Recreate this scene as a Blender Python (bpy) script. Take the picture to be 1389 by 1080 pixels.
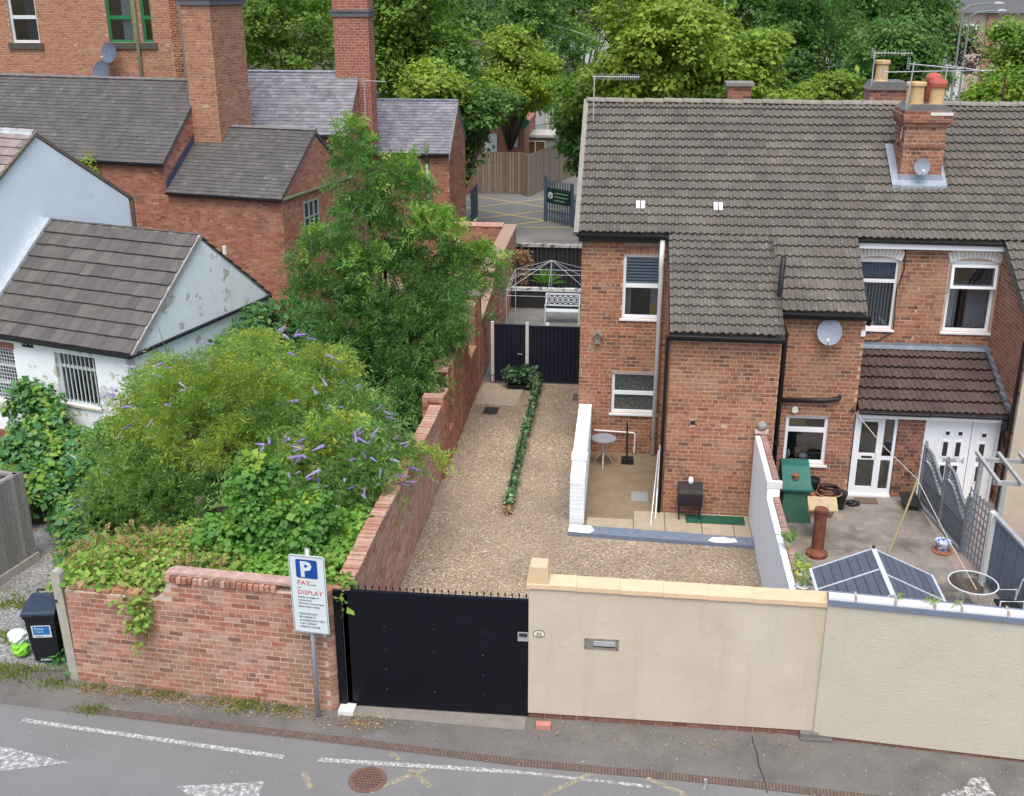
import bpy, math, random
import numpy as np
from mathutils import Vector, Matrix
R = math.radians
sc = bpy.context.scene
col = sc.collection
for o in list(bpy.data.objects): bpy.data.objects.remove(o)

# ------------------------------------------------------------------ camera, sky, sun, exposure
CAM = np.array([0.0, 0.0, 10.4])
cd = bpy.data.cameras.new('camera'); cam = bpy.data.objects.new('camera', cd); col.objects.link(cam)
cd.sensor_width = 36.0; cd.lens = 1500 / 1389 * 36.0; cd.clip_end = 2000; cd.clip_start = 0.1
cam.location = CAM; cam.rotation_euler = (R(90 - 20.5), 0, R(6)); sc.camera = cam
SUN_EL, SUN_AZ = 64, 178          # azimuth clockwise from +Y: the light comes from behind the camera, a little left
w = bpy.data.worlds.new('World'); sc.world = w; w.use_nodes = True
nt = w.node_tree; sky = nt.nodes.new('ShaderNodeTexSky'); sky.sky_type = 'NISHITA'; sky.sun_disc = False
sky.sun_elevation = R(SUN_EL); sky.sun_rotation = R(SUN_AZ); sky.dust_density = 3.5; sky.air_density = 1.2; sky.ozone_density = 1.0
bg = nt.nodes['Background']; nt.links.new(sky.outputs[0], bg.inputs[0]); bg.inputs[1].default_value = 0.14
sd = bpy.data.lights.new('sun', 'SUN'); sun = bpy.data.objects.new('sun', sd); col.objects.link(sun)
sd.energy = 1.5; sd.angle = R(44); sd.color = (1.0, 0.97, 0.92)
az, el = R(SUN_AZ), R(SUN_EL)
tosun = Vector((math.sin(az) * math.cos(el), math.cos(az) * math.cos(el), math.sin(el)))
sun.rotation_euler = tosun.to_track_quat('Z', 'Y').to_euler()
vs = sc.view_settings; vs.view_transform = 'Standard'; vs.look = 'None'; vs.exposure = 0.80; vs.gamma = 1; vs.use_curve_mapping = False
sc.render.engine = 'CYCLES'

# ------------------------------------------------------------------ helpers
rng = np.random.default_rng(7)
random.seed(7)
def A3(*p): return np.array(p, float)
class Fr:
    """a local frame: a runs along, b up (or up the slope), n outwards"""
    def __init__(s, O, a, b=None):
        s.O = np.array(O, float); s.a = np.array(a, float); s.a /= np.linalg.norm(s.a)
        s.b = np.array(b if b is not None else (0, 0, 1), float); s.b /= np.linalg.norm(s.b)
        s.n = np.cross(s.a, s.b); s.n /= np.linalg.norm(s.n)
    def p(s, u, v, d=0.0): return s.O + s.a * u + s.b * v + s.n * d
    def mat(s, u=0, v=0, d=0, sa=1, sb=1, sn=1):
        m = np.eye(4); m[:3, 0] = s.a * sa; m[:3, 1] = s.b * sb; m[:3, 2] = s.n * sn; m[:3, 3] = s.p(u, v, d); return m
WORLD = Fr((0, 0, 0), (1, 0, 0), (0, 1, 0))
def facing_camera(x, y, z=0): return Fr((x, y, z), (1, 0, 0))
def wallfr(p0, p1, z=0): return Fr((p0[0], p0[1], z), (p1[0] - p0[0], p1[1] - p0[1], 0))

class MB:
    def __init__(s): s.v = []; s.f = []; s.r = []
    def poly(s, pts, rnd=0.0):
        b = len(s.v); s.v.extend([tuple(p) for p in pts]); s.f.append(tuple(range(b, b + len(pts)))); s.r.append(rnd); return s
    def box(s, F, u0, u1, v0, v1, d0, d1, rnd=0.0):
        b = len(s.v)
        for u, v, d in ((u0, v0, d0), (u1, v0, d0), (u1, v1, d0), (u0, v1, d0), (u0, v0, d1), (u1, v0, d1), (u1, v1, d1), (u0, v1, d1)):
            s.v.append(tuple(F.p(u, v, d)))
        for q in ((4, 5, 6, 7), (0, 3, 2, 1), (0, 1, 5, 4), (2, 3, 7, 6), (1, 2, 6, 5), (0, 4, 7, 3)):
            s.f.append(tuple(b + i for i in q)); s.r.append(rnd)
        return s
    def wbox(s, x0, x1, y0, y1, z0, z1, rnd=0.0): return s.box(WORLD, x0, x1, y0, y1, z0, z1, rnd)
    def prism(s, F, poly, d0, d1, rnd=0.0):
        n = len(poly); b = len(s.v)
        for d in (d0, d1):
            for u, v in poly: s.v.append(tuple(F.p(u, v, d)))
        s.f.append(tuple(b + i for i in reversed(range(n)))); s.f.append(tuple(b + n + i for i in range(n))); s.r += [rnd, rnd]
        for i in range(n):
            j = (i + 1) % n; s.f.append((b + i, b + j, b + n + j, b + n + i)); s.r.append(rnd)
        return s
    def tube(s, pts, rad, n=8, rnd=0.0):
        pts = [np.array(p, float) for p in pts]; k = len(pts); b = len(s.v)
        rads = rad if hasattr(rad, '__len__') else [rad] * k
        prev = None
        for i, p in enumerate(pts):
            t = pts[min(i + 1, k - 1)] - pts[max(i - 1, 0)]; t = t / (np.linalg.norm(t) + 1e-9)
            if prev is None:
                e = np.array((0, 0, 1.0)) if abs(t[2]) < .9 else np.array((1.0, 0, 0))
            else: e = prev
            x = np.cross(t, np.cross(e, t)); x /= (np.linalg.norm(x) + 1e-9); prev = x; y = np.cross(t, x)
            for j in range(n):
                an = 2 * math.pi * j / n; s.v.append(tuple(p + (x * math.cos(an) + y * math.sin(an)) * rads[i]))
        for i in range(k - 1):
            for j in range(n):
                j2 = (j + 1) % n; s.f.append((b + i * n + j, b + i * n + j2, b + (i + 1) * n + j2, b + (i + 1) * n + j)); s.r.append(rnd)
        s.f.append(tuple(b + j for j in reversed(range(n)))); s.f.append(tuple(b + (k - 1) * n + j for j in range(n))); s.r += [rnd, rnd]
        return s
    def lathe(s, c, prof, n=16, rnd=0.0, sx=1, sy=1):
        b = len(s.v); k = len(prof)
        for r_, z in prof:
            for j in range(n):
                an = 2 * math.pi * j / n; s.v.append((c[0] + r_ * sx * math.cos(an), c[1] + r_ * sy * math.sin(an), c[2] + z))
        for i in range(k - 1):
            for j in range(n):
                j2 = (j + 1) % n; s.f.append((b + i * n + j, b + i * n + j2, b + (i + 1) * n + j2, b + (i + 1) * n + j)); s.r.append(rnd)
        s.f.append(tuple(b + j for j in reversed(range(n)))); s.f.append(tuple(b + (k - 1) * n + j for j in range(n))); s.r += [rnd, rnd]
        return s
    def mesh(s, name):
        me = bpy.data.meshes.new(name); me.from_pydata(s.v, [], s.f)
        if any(s.r):
            at = me.attributes.new('rnd', 'FLOAT', 'FACE'); at.data.foreach_set('value', np.array(s.r, np.float32))
        return me
    def build(s, name, m, parent=None, smooth=False, kind=None):
        me = s.mesh(name); return mkobj(name, me, m, parent, smooth, kind)

def wloc(o):
    return np.array(o.location) if o is not None and o.type == 'EMPTY' else np.zeros(3)
def mkobj(name, me, m, parent=None, smooth=False, kind=None):
    if m is not None and not len(me.materials): me.materials.append(m)
    if smooth: me.polygons.foreach_set('use_smooth', [True] * len(me.polygons))
    o = bpy.data.objects.new(name, me); col.objects.link(o)
    if parent is not None:
        o.parent = parent; l = wloc(parent); o.matrix_parent_inverse = Matrix.Translation((-l[0], -l[1], -l[2]))
    if kind: o['kind'] = kind
    return o
def tag(o, label, cat, group=None, kind=None):
    o['label'] = label; o['category'] = cat
    if group: o['group'] = group
    if kind: o['kind'] = kind
    return o
def thing(name, label, cat, loc, group=None):
    o = bpy.data.objects.new(name, None); o.empty_display_size = .2; col.objects.link(o); o.location = tuple(loc)
    return tag(o, label, cat, group)
def struct(o): o['kind'] = 'structure'; return o

def np_mesh(name, V, nper, rnd=None):
    """V: (F*nper,3) vertices of separate n-gons"""
    V = np.asarray(V, np.float32).reshape(-1, 3); nf = len(V) // nper
    me = bpy.data.meshes.new(name); me.vertices.add(len(V)); me.vertices.foreach_set('co', V.ravel())
    me.loops.add(len(V)); me.loops.foreach_set('vertex_index', np.arange(len(V), dtype=np.int32))
    me.polygons.add(nf); me.polygons.foreach_set('loop_start', np.arange(0, len(V), nper, dtype=np.int32))
    try: me.polygons.foreach_set('loop_total', np.full(nf, nper, np.int32))
    except Exception: pass
    if rnd is not None:
        at = me.attributes.new('rnd', 'FLOAT', 'FACE'); at.data.foreach_set('value', np.asarray(rnd, np.float32))
    me.update(calc_edges=True)
    return me

def place(parent, mats, tv, tf, name, m, budget=300, stuff=None, smooth=False):
    """alike pieces: the nearest ones as objects that share one mesh, the rest joined"""
    mats = [np.asarray(q) for q in mats]
    if not len(mats): return 0
    P = np.array([q[:3, 3] for q in mats]); order = np.argsort(np.linalg.norm(P - CAM, axis=1))
    me = bpy.data.meshes.new(name); me.from_pydata([tuple(v) for v in tv], [], tf); me.materials.append(m)
    if smooth: me.polygons.foreach_set('use_smooth', [True] * len(me.polygons))
    l = wloc(parent); inv = Matrix.Translation((-l[0], -l[1], -l[2]))
    nobj = min(budget, len(mats))
    for i in order[:nobj]:
        o = bpy.data.objects.new(name, me); col.objects.link(o); o.parent = parent; o.matrix_parent_inverse = inv
        o.matrix_basis = Matrix(mats[i].tolist())
    rest = order[nobj:]
    if len(rest):
        tvh = np.c_[np.array(tv, float), np.ones(len(tv))]; nv = len(tv)
        V = np.concatenate([(mats[i] @ tvh.T).T[:, :3] for i in rest])
        F = []
        for k in range(len(rest)): F += [tuple(q + k * nv for q in f) for f in tf]
        mj = bpy.data.meshes.new(name); mj.from_pydata(V.tolist(), [], F)
        rr = np.repeat(rng.random(len(rest)), len(tf)).astype(np.float32)
        at = mj.attributes.new('rnd', 'FLOAT', 'FACE'); at.data.foreach_set('value', rr)
        mj.materials.append(m)
        if smooth: mj.polygons.foreach_set('use_smooth', [True] * len(mj.polygons))
        mkobj(stuff or (name + '_courses'), mj, None, parent, False, 'stuff')
    return nobj

# ------------------------------------------------------------------ materials
def srgb(r, g, b, k=1.0):
    f = lambda c: ((c / 255) / 12.92 if c / 255 <= .04045 else ((c / 255 + .055) / 1.055) ** 2.4)
    return (f(r) * k, f(g) * k, f(b) * k)
def M(name, cols, rough=.85, var=.12, vs=9.0, stain=None, stain2=None, bump=0.0, bs=60.0, metal=0.0, spec=.3, trans=0.0, coat=0.0, detail=4, vor=None, extra=()):
    m = bpy.data.materials.new(name); m.use_nodes = True; nt = m.node_tree; N = nt.nodes; L = nt.links
    b = N['Principled BSDF']; out = N['Material Output']
    b.inputs['Roughness'].default_value = rough; b.inputs['Metallic'].default_value = metal
    b.inputs['Specular IOR Level'].default_value = spec; b.inputs['Coat Weight'].default_value = coat
    geo = N.new('ShaderNodeNewGeometry'); pos = geo.outputs['Position']
    if isinstance(cols, list):
        at = N.new('ShaderNodeAttribute'); at.attribute_name = 'rnd'; oi = N.new('ShaderNodeObjectInfo')
        ad = N.new('ShaderNodeMath'); ad.operation = 'ADD'; fr = N.new('ShaderNodeMath'); fr.operation = 'FRACT'
        L.new(at.outputs['Fac'], ad.inputs[0]); L.new(oi.outputs['Random'], ad.inputs[1]); L.new(ad.outputs[0], fr.inputs[0])
        rp = N.new('ShaderNodeValToRGB'); e = rp.color_ramp.elements; n = len(cols)
        while len(e) < n: e.new(.5)
        for i, c in enumerate(cols): e[i].position = i / (n - 1); e[i].color = (*c, 1)
        L.new(fr.outputs[0], rp.inputs[0]); c_out = rp.outputs[0]
    else:
        rgb = N.new('ShaderNodeRGB'); rgb.outputs[0].default_value = (*cols, 1); c_out = rgb.outputs[0]
    if vor:      # small grains: (scale, [colours])
        vt = N.new('ShaderNodeTexVoronoi'); vt.inputs['Scale'].default_value = vor[0]; L.new(pos, vt.inputs['Vector'])
        sp = N.new('ShaderNodeSeparateColor'); L.new(vt.outputs['Color'], sp.inputs[0])
        rp = N.new('ShaderNodeValToRGB'); e = rp.color_ramp.elements
        while len(e) < len(vor[1]): e.new(.5)
        for i, c in enumerate(vor[1]): e[i].position = i / (len(vor[1]) - 1); e[i].color = (*c, 1)
        L.new(sp.outputs[0], rp.inputs[0]); c_out = rp.outputs[0]
    def noise(scale, det=4):
        t = N.new('ShaderNodeTexNoise'); stretch = scale if isinstance(scale, tuple) else None; t.inputs['Scale'].default_value = 1.0 if stretch else scale; t.inputs['Detail'].default_value = det; t.inputs['Roughness'].default_value = .6
        if stretch:
            vm_ = N.new('ShaderNodeVectorMath'); vm_.operation = 'MULTIPLY'; vm_.inputs[1].default_value = stretch; L.new(pos, vm_.inputs[0]); L.new(vm_.outputs[0], t.inputs['Vector'])
        else: L.new(pos, t.inputs['Vector'])
        return t.outputs['Fac']
    if var:
        mr = N.new('ShaderNodeMapRange'); mr.inputs['From Min'].default_value = .25; mr.inputs['From Max'].default_value = .75
        mr.inputs['To Min'].default_value = 1 - var; mr.inputs['To Max'].default_value = 1 + var; L.new(noise(vs, detail), mr.inputs[0])
        vm = N.new('ShaderNodeVectorMath'); vm.operation = 'SCALE'; L.new(c_out, vm.inputs[0]); L.new(mr.outputs[0], vm.inputs['Scale']); c_out = vm.outputs[0]
    for st in (stain, stain2, *extra):
        if st:   # (colour, scale, low, high, strength)
            mr = N.new('ShaderNodeMapRange'); mr.inputs['From Min'].default_value = st[2]; mr.inputs['From Max'].default_value = st[3]; mr.inputs['To Max'].default_value = st[4]
            L.new(noise(st[1], 6), mr.inputs[0])
            mx = N.new('ShaderNodeMix'); mx.data_type = 'RGBA'; L.new(mr.outputs[0], mx.inputs[0]); L.new(c_out, mx.inputs[6]); mx.inputs[7].default_value = (*st[0], 1); c_out = mx.outputs[2]
    L.new(c_out, b.inputs['Base Color'])
    if bump:
        bp = N.new('ShaderNodeBump'); bp.inputs['Strength'].default_value = bump; bp.inputs['Distance'].default_value = .02
        if vor: L.new(vt.outputs['Distance'], bp.inputs['Height']); bp.invert = True
        else: L.new(noise(bs, 5), bp.inputs['Height'])
        L.new(bp.outputs[0], b.inputs['Normal'])
    if trans:    # leaves let light through
        tr = N.new('ShaderNodeBsdfTranslucent'); vm = N.new('ShaderNodeVectorMath'); vm.operation = 'MULTIPLY'; vm.inputs[1].default_value = (1.15, 1.25, .5)
        L.new(c_out, vm.inputs[0]); L.new(vm.outputs[0], tr.inputs['Color'])
        ms = N.new('ShaderNodeMixShader'); ms.inputs[0].default_value = trans; L.new(b.outputs[0], ms.inputs[1]); L.new(tr.outputs[0], ms.inputs[2]); L.new(ms.outputs[0], out.inputs[0])
    return m
def worn_paint(name, c, lo=.42, hi=.56, scale=14):
    """road paint broken up by wear: where it is gone the surface below shows"""
    m = M(name, c, .8, .15, 20); nt = m.node_tree; N = nt.nodes; L = nt.links; b = N['Principled BSDF']; out = N['Material Output']
    geo = N.new('ShaderNodeNewGeometry'); t = N.new('ShaderNodeTexNoise'); t.inputs['Scale'].default_value = scale; t.inputs['Detail'].default_value = 8; t.inputs['Roughness'].default_value = .75
    L.new(geo.outputs['Position'], t.inputs['Vector']); mr = N.new('ShaderNodeMapRange'); mr.inputs['From Min'].default_value = lo; mr.inputs['From Max'].default_value = hi; L.new(t.outputs['Fac'], mr.inputs[0])
    tp = N.new('ShaderNodeBsdfTransparent'); ms = N.new('ShaderNodeMixShader'); L.new(mr.outputs[0], ms.inputs[0]); L.new(tp.outputs[0], ms.inputs[1]); L.new(b.outputs[0], ms.inputs[2]); L.new(ms.outputs[0], out.inputs[0])
    return m
def glass(name, tint=(.7, .75, .78), refl=.16):
    m = bpy.data.materials.new(name); m.use_nodes = True; nt = m.node_tree; N = nt.nodes; L = nt.links; out = N['Material Output']; N.remove(N['Principled BSDF'])
    tp = N.new('ShaderNodeBsdfTransparent'); tp.inputs[0].default_value = (*tint, 1); gl = N.new('ShaderNodeBsdfGlossy'); gl.inputs['Roughness'].default_value = .03
    lw = N.new('ShaderNodeLayerWeight'); lw.inputs[0].default_value = .5; mr = N.new('ShaderNodeMapRange'); mr.inputs['To Min'].default_value = refl; mr.inputs['To Max'].default_value = .85; L.new(lw.outputs['Facing'], mr.inputs[0])
    mr.inputs['From Min'].default_value = .3
    ms = N.new('ShaderNodeMixShader'); L.new(mr.outputs[0], ms.inputs[0]); L.new(tp.outputs[0], ms.inputs[1]); L.new(gl.outputs[0], ms.inputs[2]); L.new(ms.outputs[0], out.inputs[0])
    return m

BR_HOUSE = M('brick_house', [(0.266, 0.101, 0.057), (0.346, 0.149, 0.082), (0.310, 0.126, 0.071), (0.381, 0.187, 0.108), (0.190, 0.081, 0.054), (0.355, 0.159, 0.090), (0.275, 0.107, 0.061), (0.373, 0.191, 0.118), (0.133, 0.067, 0.050), (0.329, 0.135, 0.075)], .9, .22, 14, bump=.25, bs=90,
             stain=((.42, .25, .16), 1.1, .53, .68, .5), stain2=((.085, .055, .042), 1.9, .56, .68, .6), extra=(((.30, .17, .12), .55, .52, .66, .4),))
BR_WALL = M('brick_garden', [(0.393, 0.181, 0.123), (0.326, 0.122, 0.075), (0.439, 0.230, 0.163), (0.367, 0.157, 0.097), (0.240, 0.098, 0.064), (0.408, 0.201, 0.136), (0.459, 0.265, 0.194), (0.306, 0.132, 0.084), (0.173, 0.083, 0.062), (0.403, 0.186, 0.123)], .92, .22, 16, bump=.3, bs=90,
            stain=((.46, .34, .285), 2.2, .50, .70, .55), stain2=((.24, .19, .10), .9, .50, .70, .55))
BR_OLD = M('brick_old', [(0.338, 0.126, 0.072), (0.423, 0.201, 0.121), (0.296, 0.106, 0.066), (0.465, 0.239, 0.148), (0.254, 0.100, 0.066), (0.402, 0.164, 0.099)], .92, .25, 12, bump=.3, bs=80,
           stain=((.48, .32, .26), 2.0, .55, .75, .45), stain2=((.10, .07, .06), 1.3, .60, .75, .5))
BR_FAR = M('brick_far', [(0.310, 0.130, 0.075), (0.380, 0.180, 0.101), (0.340, 0.150, 0.088), (0.410, 0.210, 0.123), (0.260, 0.110, 0.070), (0.360, 0.165, 0.097)], .9, .2, 8, bump=.2, bs=60,
           stain=((.50, .30, .20), 1.4, .55, .75, .4))
BR_CAP = M('brick_cap', [(.30, .165, .13), (.34, .20, .16), (.26, .135, .105), (.37, .23, .19), (.22, .12, .10)], .92, .25, 14, bump=.4, bs=60, stain=((.42, .38, .34), 3, .55, .7, .5))
BR_DRIVE = M('brick_drive', [(0.428, 0.245, 0.174), (0.377, 0.194, 0.133), (0.479, 0.306, 0.230), (0.408, 0.219, 0.151), (0.306, 0.153, 0.106), (0.459, 0.275, 0.197)], .92, .22, 10, bump=.3, bs=70, stain=((.50, .39, .34), 1.6, .50, .70, .6), stain2=((.24, .17, .13), 1.0, .55, .72, .5))
BR_PLINTH = M('brick_plinth_dark', [(.20, .095, .075), (.15, .07, .055), (.24, .12, .09)], .92, .3, 12, bump=.4, bs=60)
BR_DARK = M('brick_mottled', [(.10, .05, .04), (.30, .13, .08), (.17, .07, .05), (.34, .16, .10), (.08, .045, .04), (.26, .11, .07)], .9, .2, 14, bump=.25, bs=90)
MORTAR = M('mortar', (.47, .335, .25), .95, .2, 12, bump=.2, bs=120, stain=((.30, .22, .18), 2.0, .55, .75, .5))
MORTAR_P = M('mortar_pale', (.50, .39, .33), .95, .2, 12, bump=.2, bs=120)
MORTAR_D = M('mortar_dark', (.34, .20, .15), .95, .2, 12, bump=.2, bs=120)
TILE = M('roof_tile', [(0.110, 0.096, 0.080), (0.130, 0.115, 0.096), (0.118, 0.104, 0.087), (0.140, 0.125, 0.105), (0.101, 0.089, 0.075), (0.125, 0.110, 0.092)], .9, .2, 5, bump=.4, bs=90, extra=(((.23, .21, .17), .8, .55, .70, .35), ((.42, .25, .07), 1.9, .70, .72, .8), ((.06, .07, .04), 7, .66, .72, .5)),
         stain=((.42, .39, .33), 16, .655, .68, .85), stain2=((.115, .108, .10), 1.1, .55, .75, .4))
TILE_RIDGE = M('ridge_tile', [(.19, .175, .145), (.23, .215, .18), (.17, .16, .135)], .92, .2, 5, bump=.4, bs=60, stain=((.42, .38, .28), 9, .58, .7, .7), stain2=((.40, .17, .03), 2.0, .70, .75, .7))
TILE_BROWN = M('lean_to_tile', [(0.071, 0.050, 0.044), (0.090, 0.063, 0.054), (0.078, 0.055, 0.048), (0.100, 0.069, 0.059)], .85, .2, 6, bump=.3, bs=90)
TILE_FLAT = M('flat_tile', [(0.110, 0.099, 0.092), (0.093, 0.086, 0.082), (0.125, 0.114, 0.104), (0.081, 0.075, 0.074), (0.118, 0.108, 0.099), (0.101, 0.090, 0.084)], .85, .16, 4, bump=.25, bs=80,
              stain=((.42, .39, .33), 20, .69, .72, .9), stain2=((.08, .075, .07), 2.2, .6, .75, .5))
SLATE = M('slate', [(0.085, 0.081, 0.076), (0.101, 0.095, 0.090), (0.079, 0.075, 0.071), (0.110, 0.104, 0.100), (0.090, 0.085, 0.081)], .75, .2, 2.5, bump=.25, bs=70, stain=((.32, .30, .28), 3.0, .62, .74, .5), stain2=((.07, .066, .06), 1.0, .55, .72, .5))
SLATE_B = M('slate_blue', [(.155, .152, .172), (.19, .186, .208), (.135, .132, .148), (.225, .22, .24), (.17, .165, .186)], .7, .2, 2.5, bump=.25, bs=70, stain=((.36, .33, .30), 2.0, .58, .74, .5))
CREAM = M('cream_render', (0.520, 0.442, 0.349), .95, .06, 1.6, bump=.4, bs=38, extra=(((.36, .31, .225), (4.5, 4.5, .3), .55, .74, .35), ((.36, .31, .22), 2.4, .63, .71, .35), ((.33, .285, .21), 1.1, .60, .72, .3)), stain=((.47, .41, .29), .9, .52, .74, .5), stain2=((.55, .53, .47), .6, .5, .7, .5))
CREAM2 = M('grey_cream_render', (0.489, 0.448, 0.370), .95, .06, 1.6, bump=.5, bs=34, extra=(((.40, .36, .275), (4.5, 4.5, .3), .55, .74, .35), ((.37, .32, .235), 2.2, .63, .71, .35)), stain=((.43, .38, .27), .8, .55, .74, .45), stain2=((.54, .52, .46), .6, .5, .7, .5))
COPING = M('coping_stone', [(0.601, 0.438, 0.279), (0.639, 0.473, 0.305), (0.573, 0.415, 0.260)], .85, .08, 6, bump=.2, bs=60)
WHITEWALL = M('white_wall_paint', (.82, .86, .88), .85, .05, 3, bump=.35, bs=28, stain=((.44, .41, .34), 2.4, .585, .61, .8), stain2=((.66, .70, .72), .8, .5, .75, .5), extra=(((.50, .52, .50), (3.5, 3.5, .5), .62, .76, .45),))
WHITEWALL2 = M('clean_wall_paint', (.83, .85, .86), .85, .04, 3, bump=.3, bs=28, stain=((.60, .58, .54), 3, .64, .72, .5))
UPVC = M('white_upvc', (.80, .82, .84), .35, .03, 3, spec=.5)
GREYPIPE = M('grey_pipe', (.76, .77, .76), .5, .08, 5)
BLACKP = M('black_plastic', (.018, .018, .02), .45, .2, 12)
BLACKM = M('black_gate_paint', (.0035, .0035, .0085), .40, .25, 3, bump=.04, bs=40)
NAVY = M('navy_board', (.012, .015, .030), .5, .2, 4)
LEAD = M('lead', (.20, .23, .28), .55, .25, 6, metal=.2)
GREYPAINT = M('blue_grey_paint', (.155, .19, .25), .6, .15, 6, bump=.1, bs=40)
CONC = M('concrete', (0.216, 0.198, 0.169), .95, .18, 5, bump=.3, bs=60, stain=((.17, .15, .12), 1.6, .52, .72, .5))
CONC_POST = M('concrete_post', (.36, .335, .285), .95, .15, 7, bump=.35, bs=50)
CONC_WHITE = M('pale_concrete', (.62, .62, .60), .9, .1, 7, bump=.2, bs=50)
PATIO = M('patio_concrete', (0.224, 0.173, 0.112), .9, .15, 4, bump=.15, bs=60, stain=((.16, .115, .07), 1.5, .50, .72, .6))
SLAB = M('paving_slab', [(0.352, 0.289, 0.203), (0.390, 0.330, 0.240), (0.323, 0.262, 0.188)], .9, .12, 6, bump=.2, bs=50)
YARD = M('yard_concrete', (.225, .205, .18), .92, .2, 3, bump=.35, bs=45, stain=((.10, .088, .074), 1.0, .48, .64, .85), stain2=((.33, .295, .24), 2.3, .55, .68, .65))
ASPH = M('asphalt', (.185, .183, .180), .93, .10, 1.2, bump=.6, bs=110, stain=((.145, .143, .14), .6, .48, .70, .6), stain2=((.31, .30, .285), 46, .55, .70, .5))
ASPH_FOOT = M('footway_asphalt', (.150, .142, .130), .95, .18, 1.6, bump=.7, bs=80, stain=((.095, .09, .083), 1.1, .48, .66, .7), stain2=((.30, .275, .235), 38, .56, .70, .5))
GRAVEL = M('gravel', (.3, .2, .1), .9, .22, .7, bump=1.0, vor=(60, [(.20, .145, .10), (.38, .295, .20), (.46, .39, .30), (.31, .22, .14), (.53, .46, .37), (.26, .20, .15), (.36, .27, .18)]))
STONES = M('gravel_stone', [(0.232, 0.168, 0.113), (0.374, 0.282, 0.190), (0.446, 0.380, 0.295), (0.294, 0.212, 0.134), (0.509, 0.451, 0.364), (0.205, 0.168, 0.134), (0.357, 0.256, 0.156), (0.401, 0.309, 0.208)], .85, .32, .55)
SOIL = M('soil', (.075, .058, .038), .98, .3, 2.5, bump=.8, bs=30, stain=((.10, .12, .04), 1.2, .5, .7, .6))
PATHGREY = M('grey_grit', (.22, .215, .21), .95, .3, 1.4, bump=.9, stain=((.13, .135, .06), 1.1, .50, .66, .7), vor=(38, [(.10, .10, .10), (.22, .22, .22), (.32, .315, .31), (.16, .16, .16), (.44, .43, .42), (.20, .20, .195)]))
WOODGREY = M('weathered_timber', [(.20, .185, .17), (.26, .24, .22), (.17, .155, .14), (.30, .28, .25)], .9, .25, 14, bump=.3, bs=50)
WOODBROWN = M('fence_timber', [(.22, .175, .14), (.27, .215, .17), (.19, .15, .12), (.30, .24, .19)], .9, .2, 8, bump=.2, bs=40)
WOODPALE = M('pale_timber', (.42, .32, .20), .85, .2, 12, bump=.15, bs=60)
FENCEGREY = M('grey_fence_paint', [(.185, .205, .225), (.215, .235, .26), (.16, .18, .20)], .8, .2, 9, bump=.2, bs=60)
TERRA = M('terracotta', (.33, .12, .06), .85, .25, 12, bump=.2, bs=50)
RUST = M('rusty_clay', (.16, .055, .035), .8, .35, 9, bump=.3, bs=40, stain=((.30, .13, .07), 5, .5, .7, .6))
BUFF = M('buff_clay', (.58, .40, .20), .8, .15, 6, bump=.15, bs=50, stain=((.30, .20, .11), 4, .55, .7, .6))
REDCLAY = M('red_clay', (.40, .10, .07), .8, .2, 9)
FLAUNCH = M('flaunching', (.15, .145, .14), .95, .2, 8, bump=.5, bs=40)
GREENP = M('green_plastic', (.018, .115, .095), .55, .2, 5, stain=((.08, .12, .09), 3.5, .52, .68, .6))
GREENP2 = M('green_plastic_body', (.045, .13, .09), .6, .2, 5, stain=((.10, .13, .08), 3.0, .5, .68, .6))
GREENPAINT = M('green_paint', (.02, .17, .06), .5, .15, 6)
OLIVEPIPE = M('mossy_pipe', (.13, .15, .085), .8, .3, 8)
AQUAPIPE = M('aqua_pipe', (.20, .33, .30), .6, .15, 8)
MATGREEN = M('green_mat', (.015, .085, .05), .95, .2, 30)
DISH = M('dish_grey', (.22, .255, .31), .5, .1, 5)
DISHD = M('dish_dark', (.10, .12, .17), .5, .15, 5)
ALU = M('aluminium', (.52, .54, .55), .45, .1, 8, metal=.5)
STEEL = M('letterbox_steel', (.34, .32, .27), .4, .35, 20, metal=.6)
GALV = M('galvanised', (.40, .42, .44), .5, .15, 8, metal=.3)
WHITEMETAL = M('white_metal', (.60, .64, .68), .5, .06, 6)
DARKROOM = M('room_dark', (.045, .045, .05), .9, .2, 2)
CURTAIN = M('curtain', (.62, .64, .68), .95, .1, 6)
BLIND = M('blind', (.17, .24, .31), .8, .1, 6)
BLINDW = M('blind_white', (.55, .58, .62), .8, .08, 6)
GLASS = glass('window_glass')
GLASS_F = M('frosted_glass', (.06, .07, .07), .25, .5, 30, bump=.6, bs=40, stain=((.16, .15, .11), 26, .5, .62, .8))
IRON = M('cast_iron', (.03, .027, .025), .7, .2, 8)
RUSTIRON = M('manhole_iron', (.15, .085, .065), .85, .25, 14, bump=.4, bs=50)
DRAINRED = M('drain_block', [(0.147, 0.108, 0.088), (0.169, 0.124, 0.101), (0.125, 0.096, 0.084)], .9, .2, 9)
WHITEPAINT = worn_paint('worn_white_paint', (.60, .60, .58), .38, .66, 20)
WHITEPAINT2 = worn_paint('very_worn_white_paint', (.62, .62, .60), .42, .66, 11)
YELLOWPAINT = worn_paint('worn_yellow_paint', (.52, .45, .26), .42, .70, 15)
YELLOWPAINT2 = M('yellow_paint', (.55, .44, .16), .8, .2, 3)
BARK = M('bark', (.10, .085, .065), .95, .3, 10, bump=.6, bs=25)
BARKPALE = M('pale_bark', (.42, .40, .36), .9, .3, 6)
LEAF_ASH = M('ash_leaf', [(0.058, 0.149, 0.045), (0.106, 0.237, 0.061), (0.077, 0.185, 0.056), (0.164, 0.316, 0.070), (0.097, 0.212, 0.070), (0.231, 0.370, 0.081)], .5, .3, .9, trans=.42, spec=.35)
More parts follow.
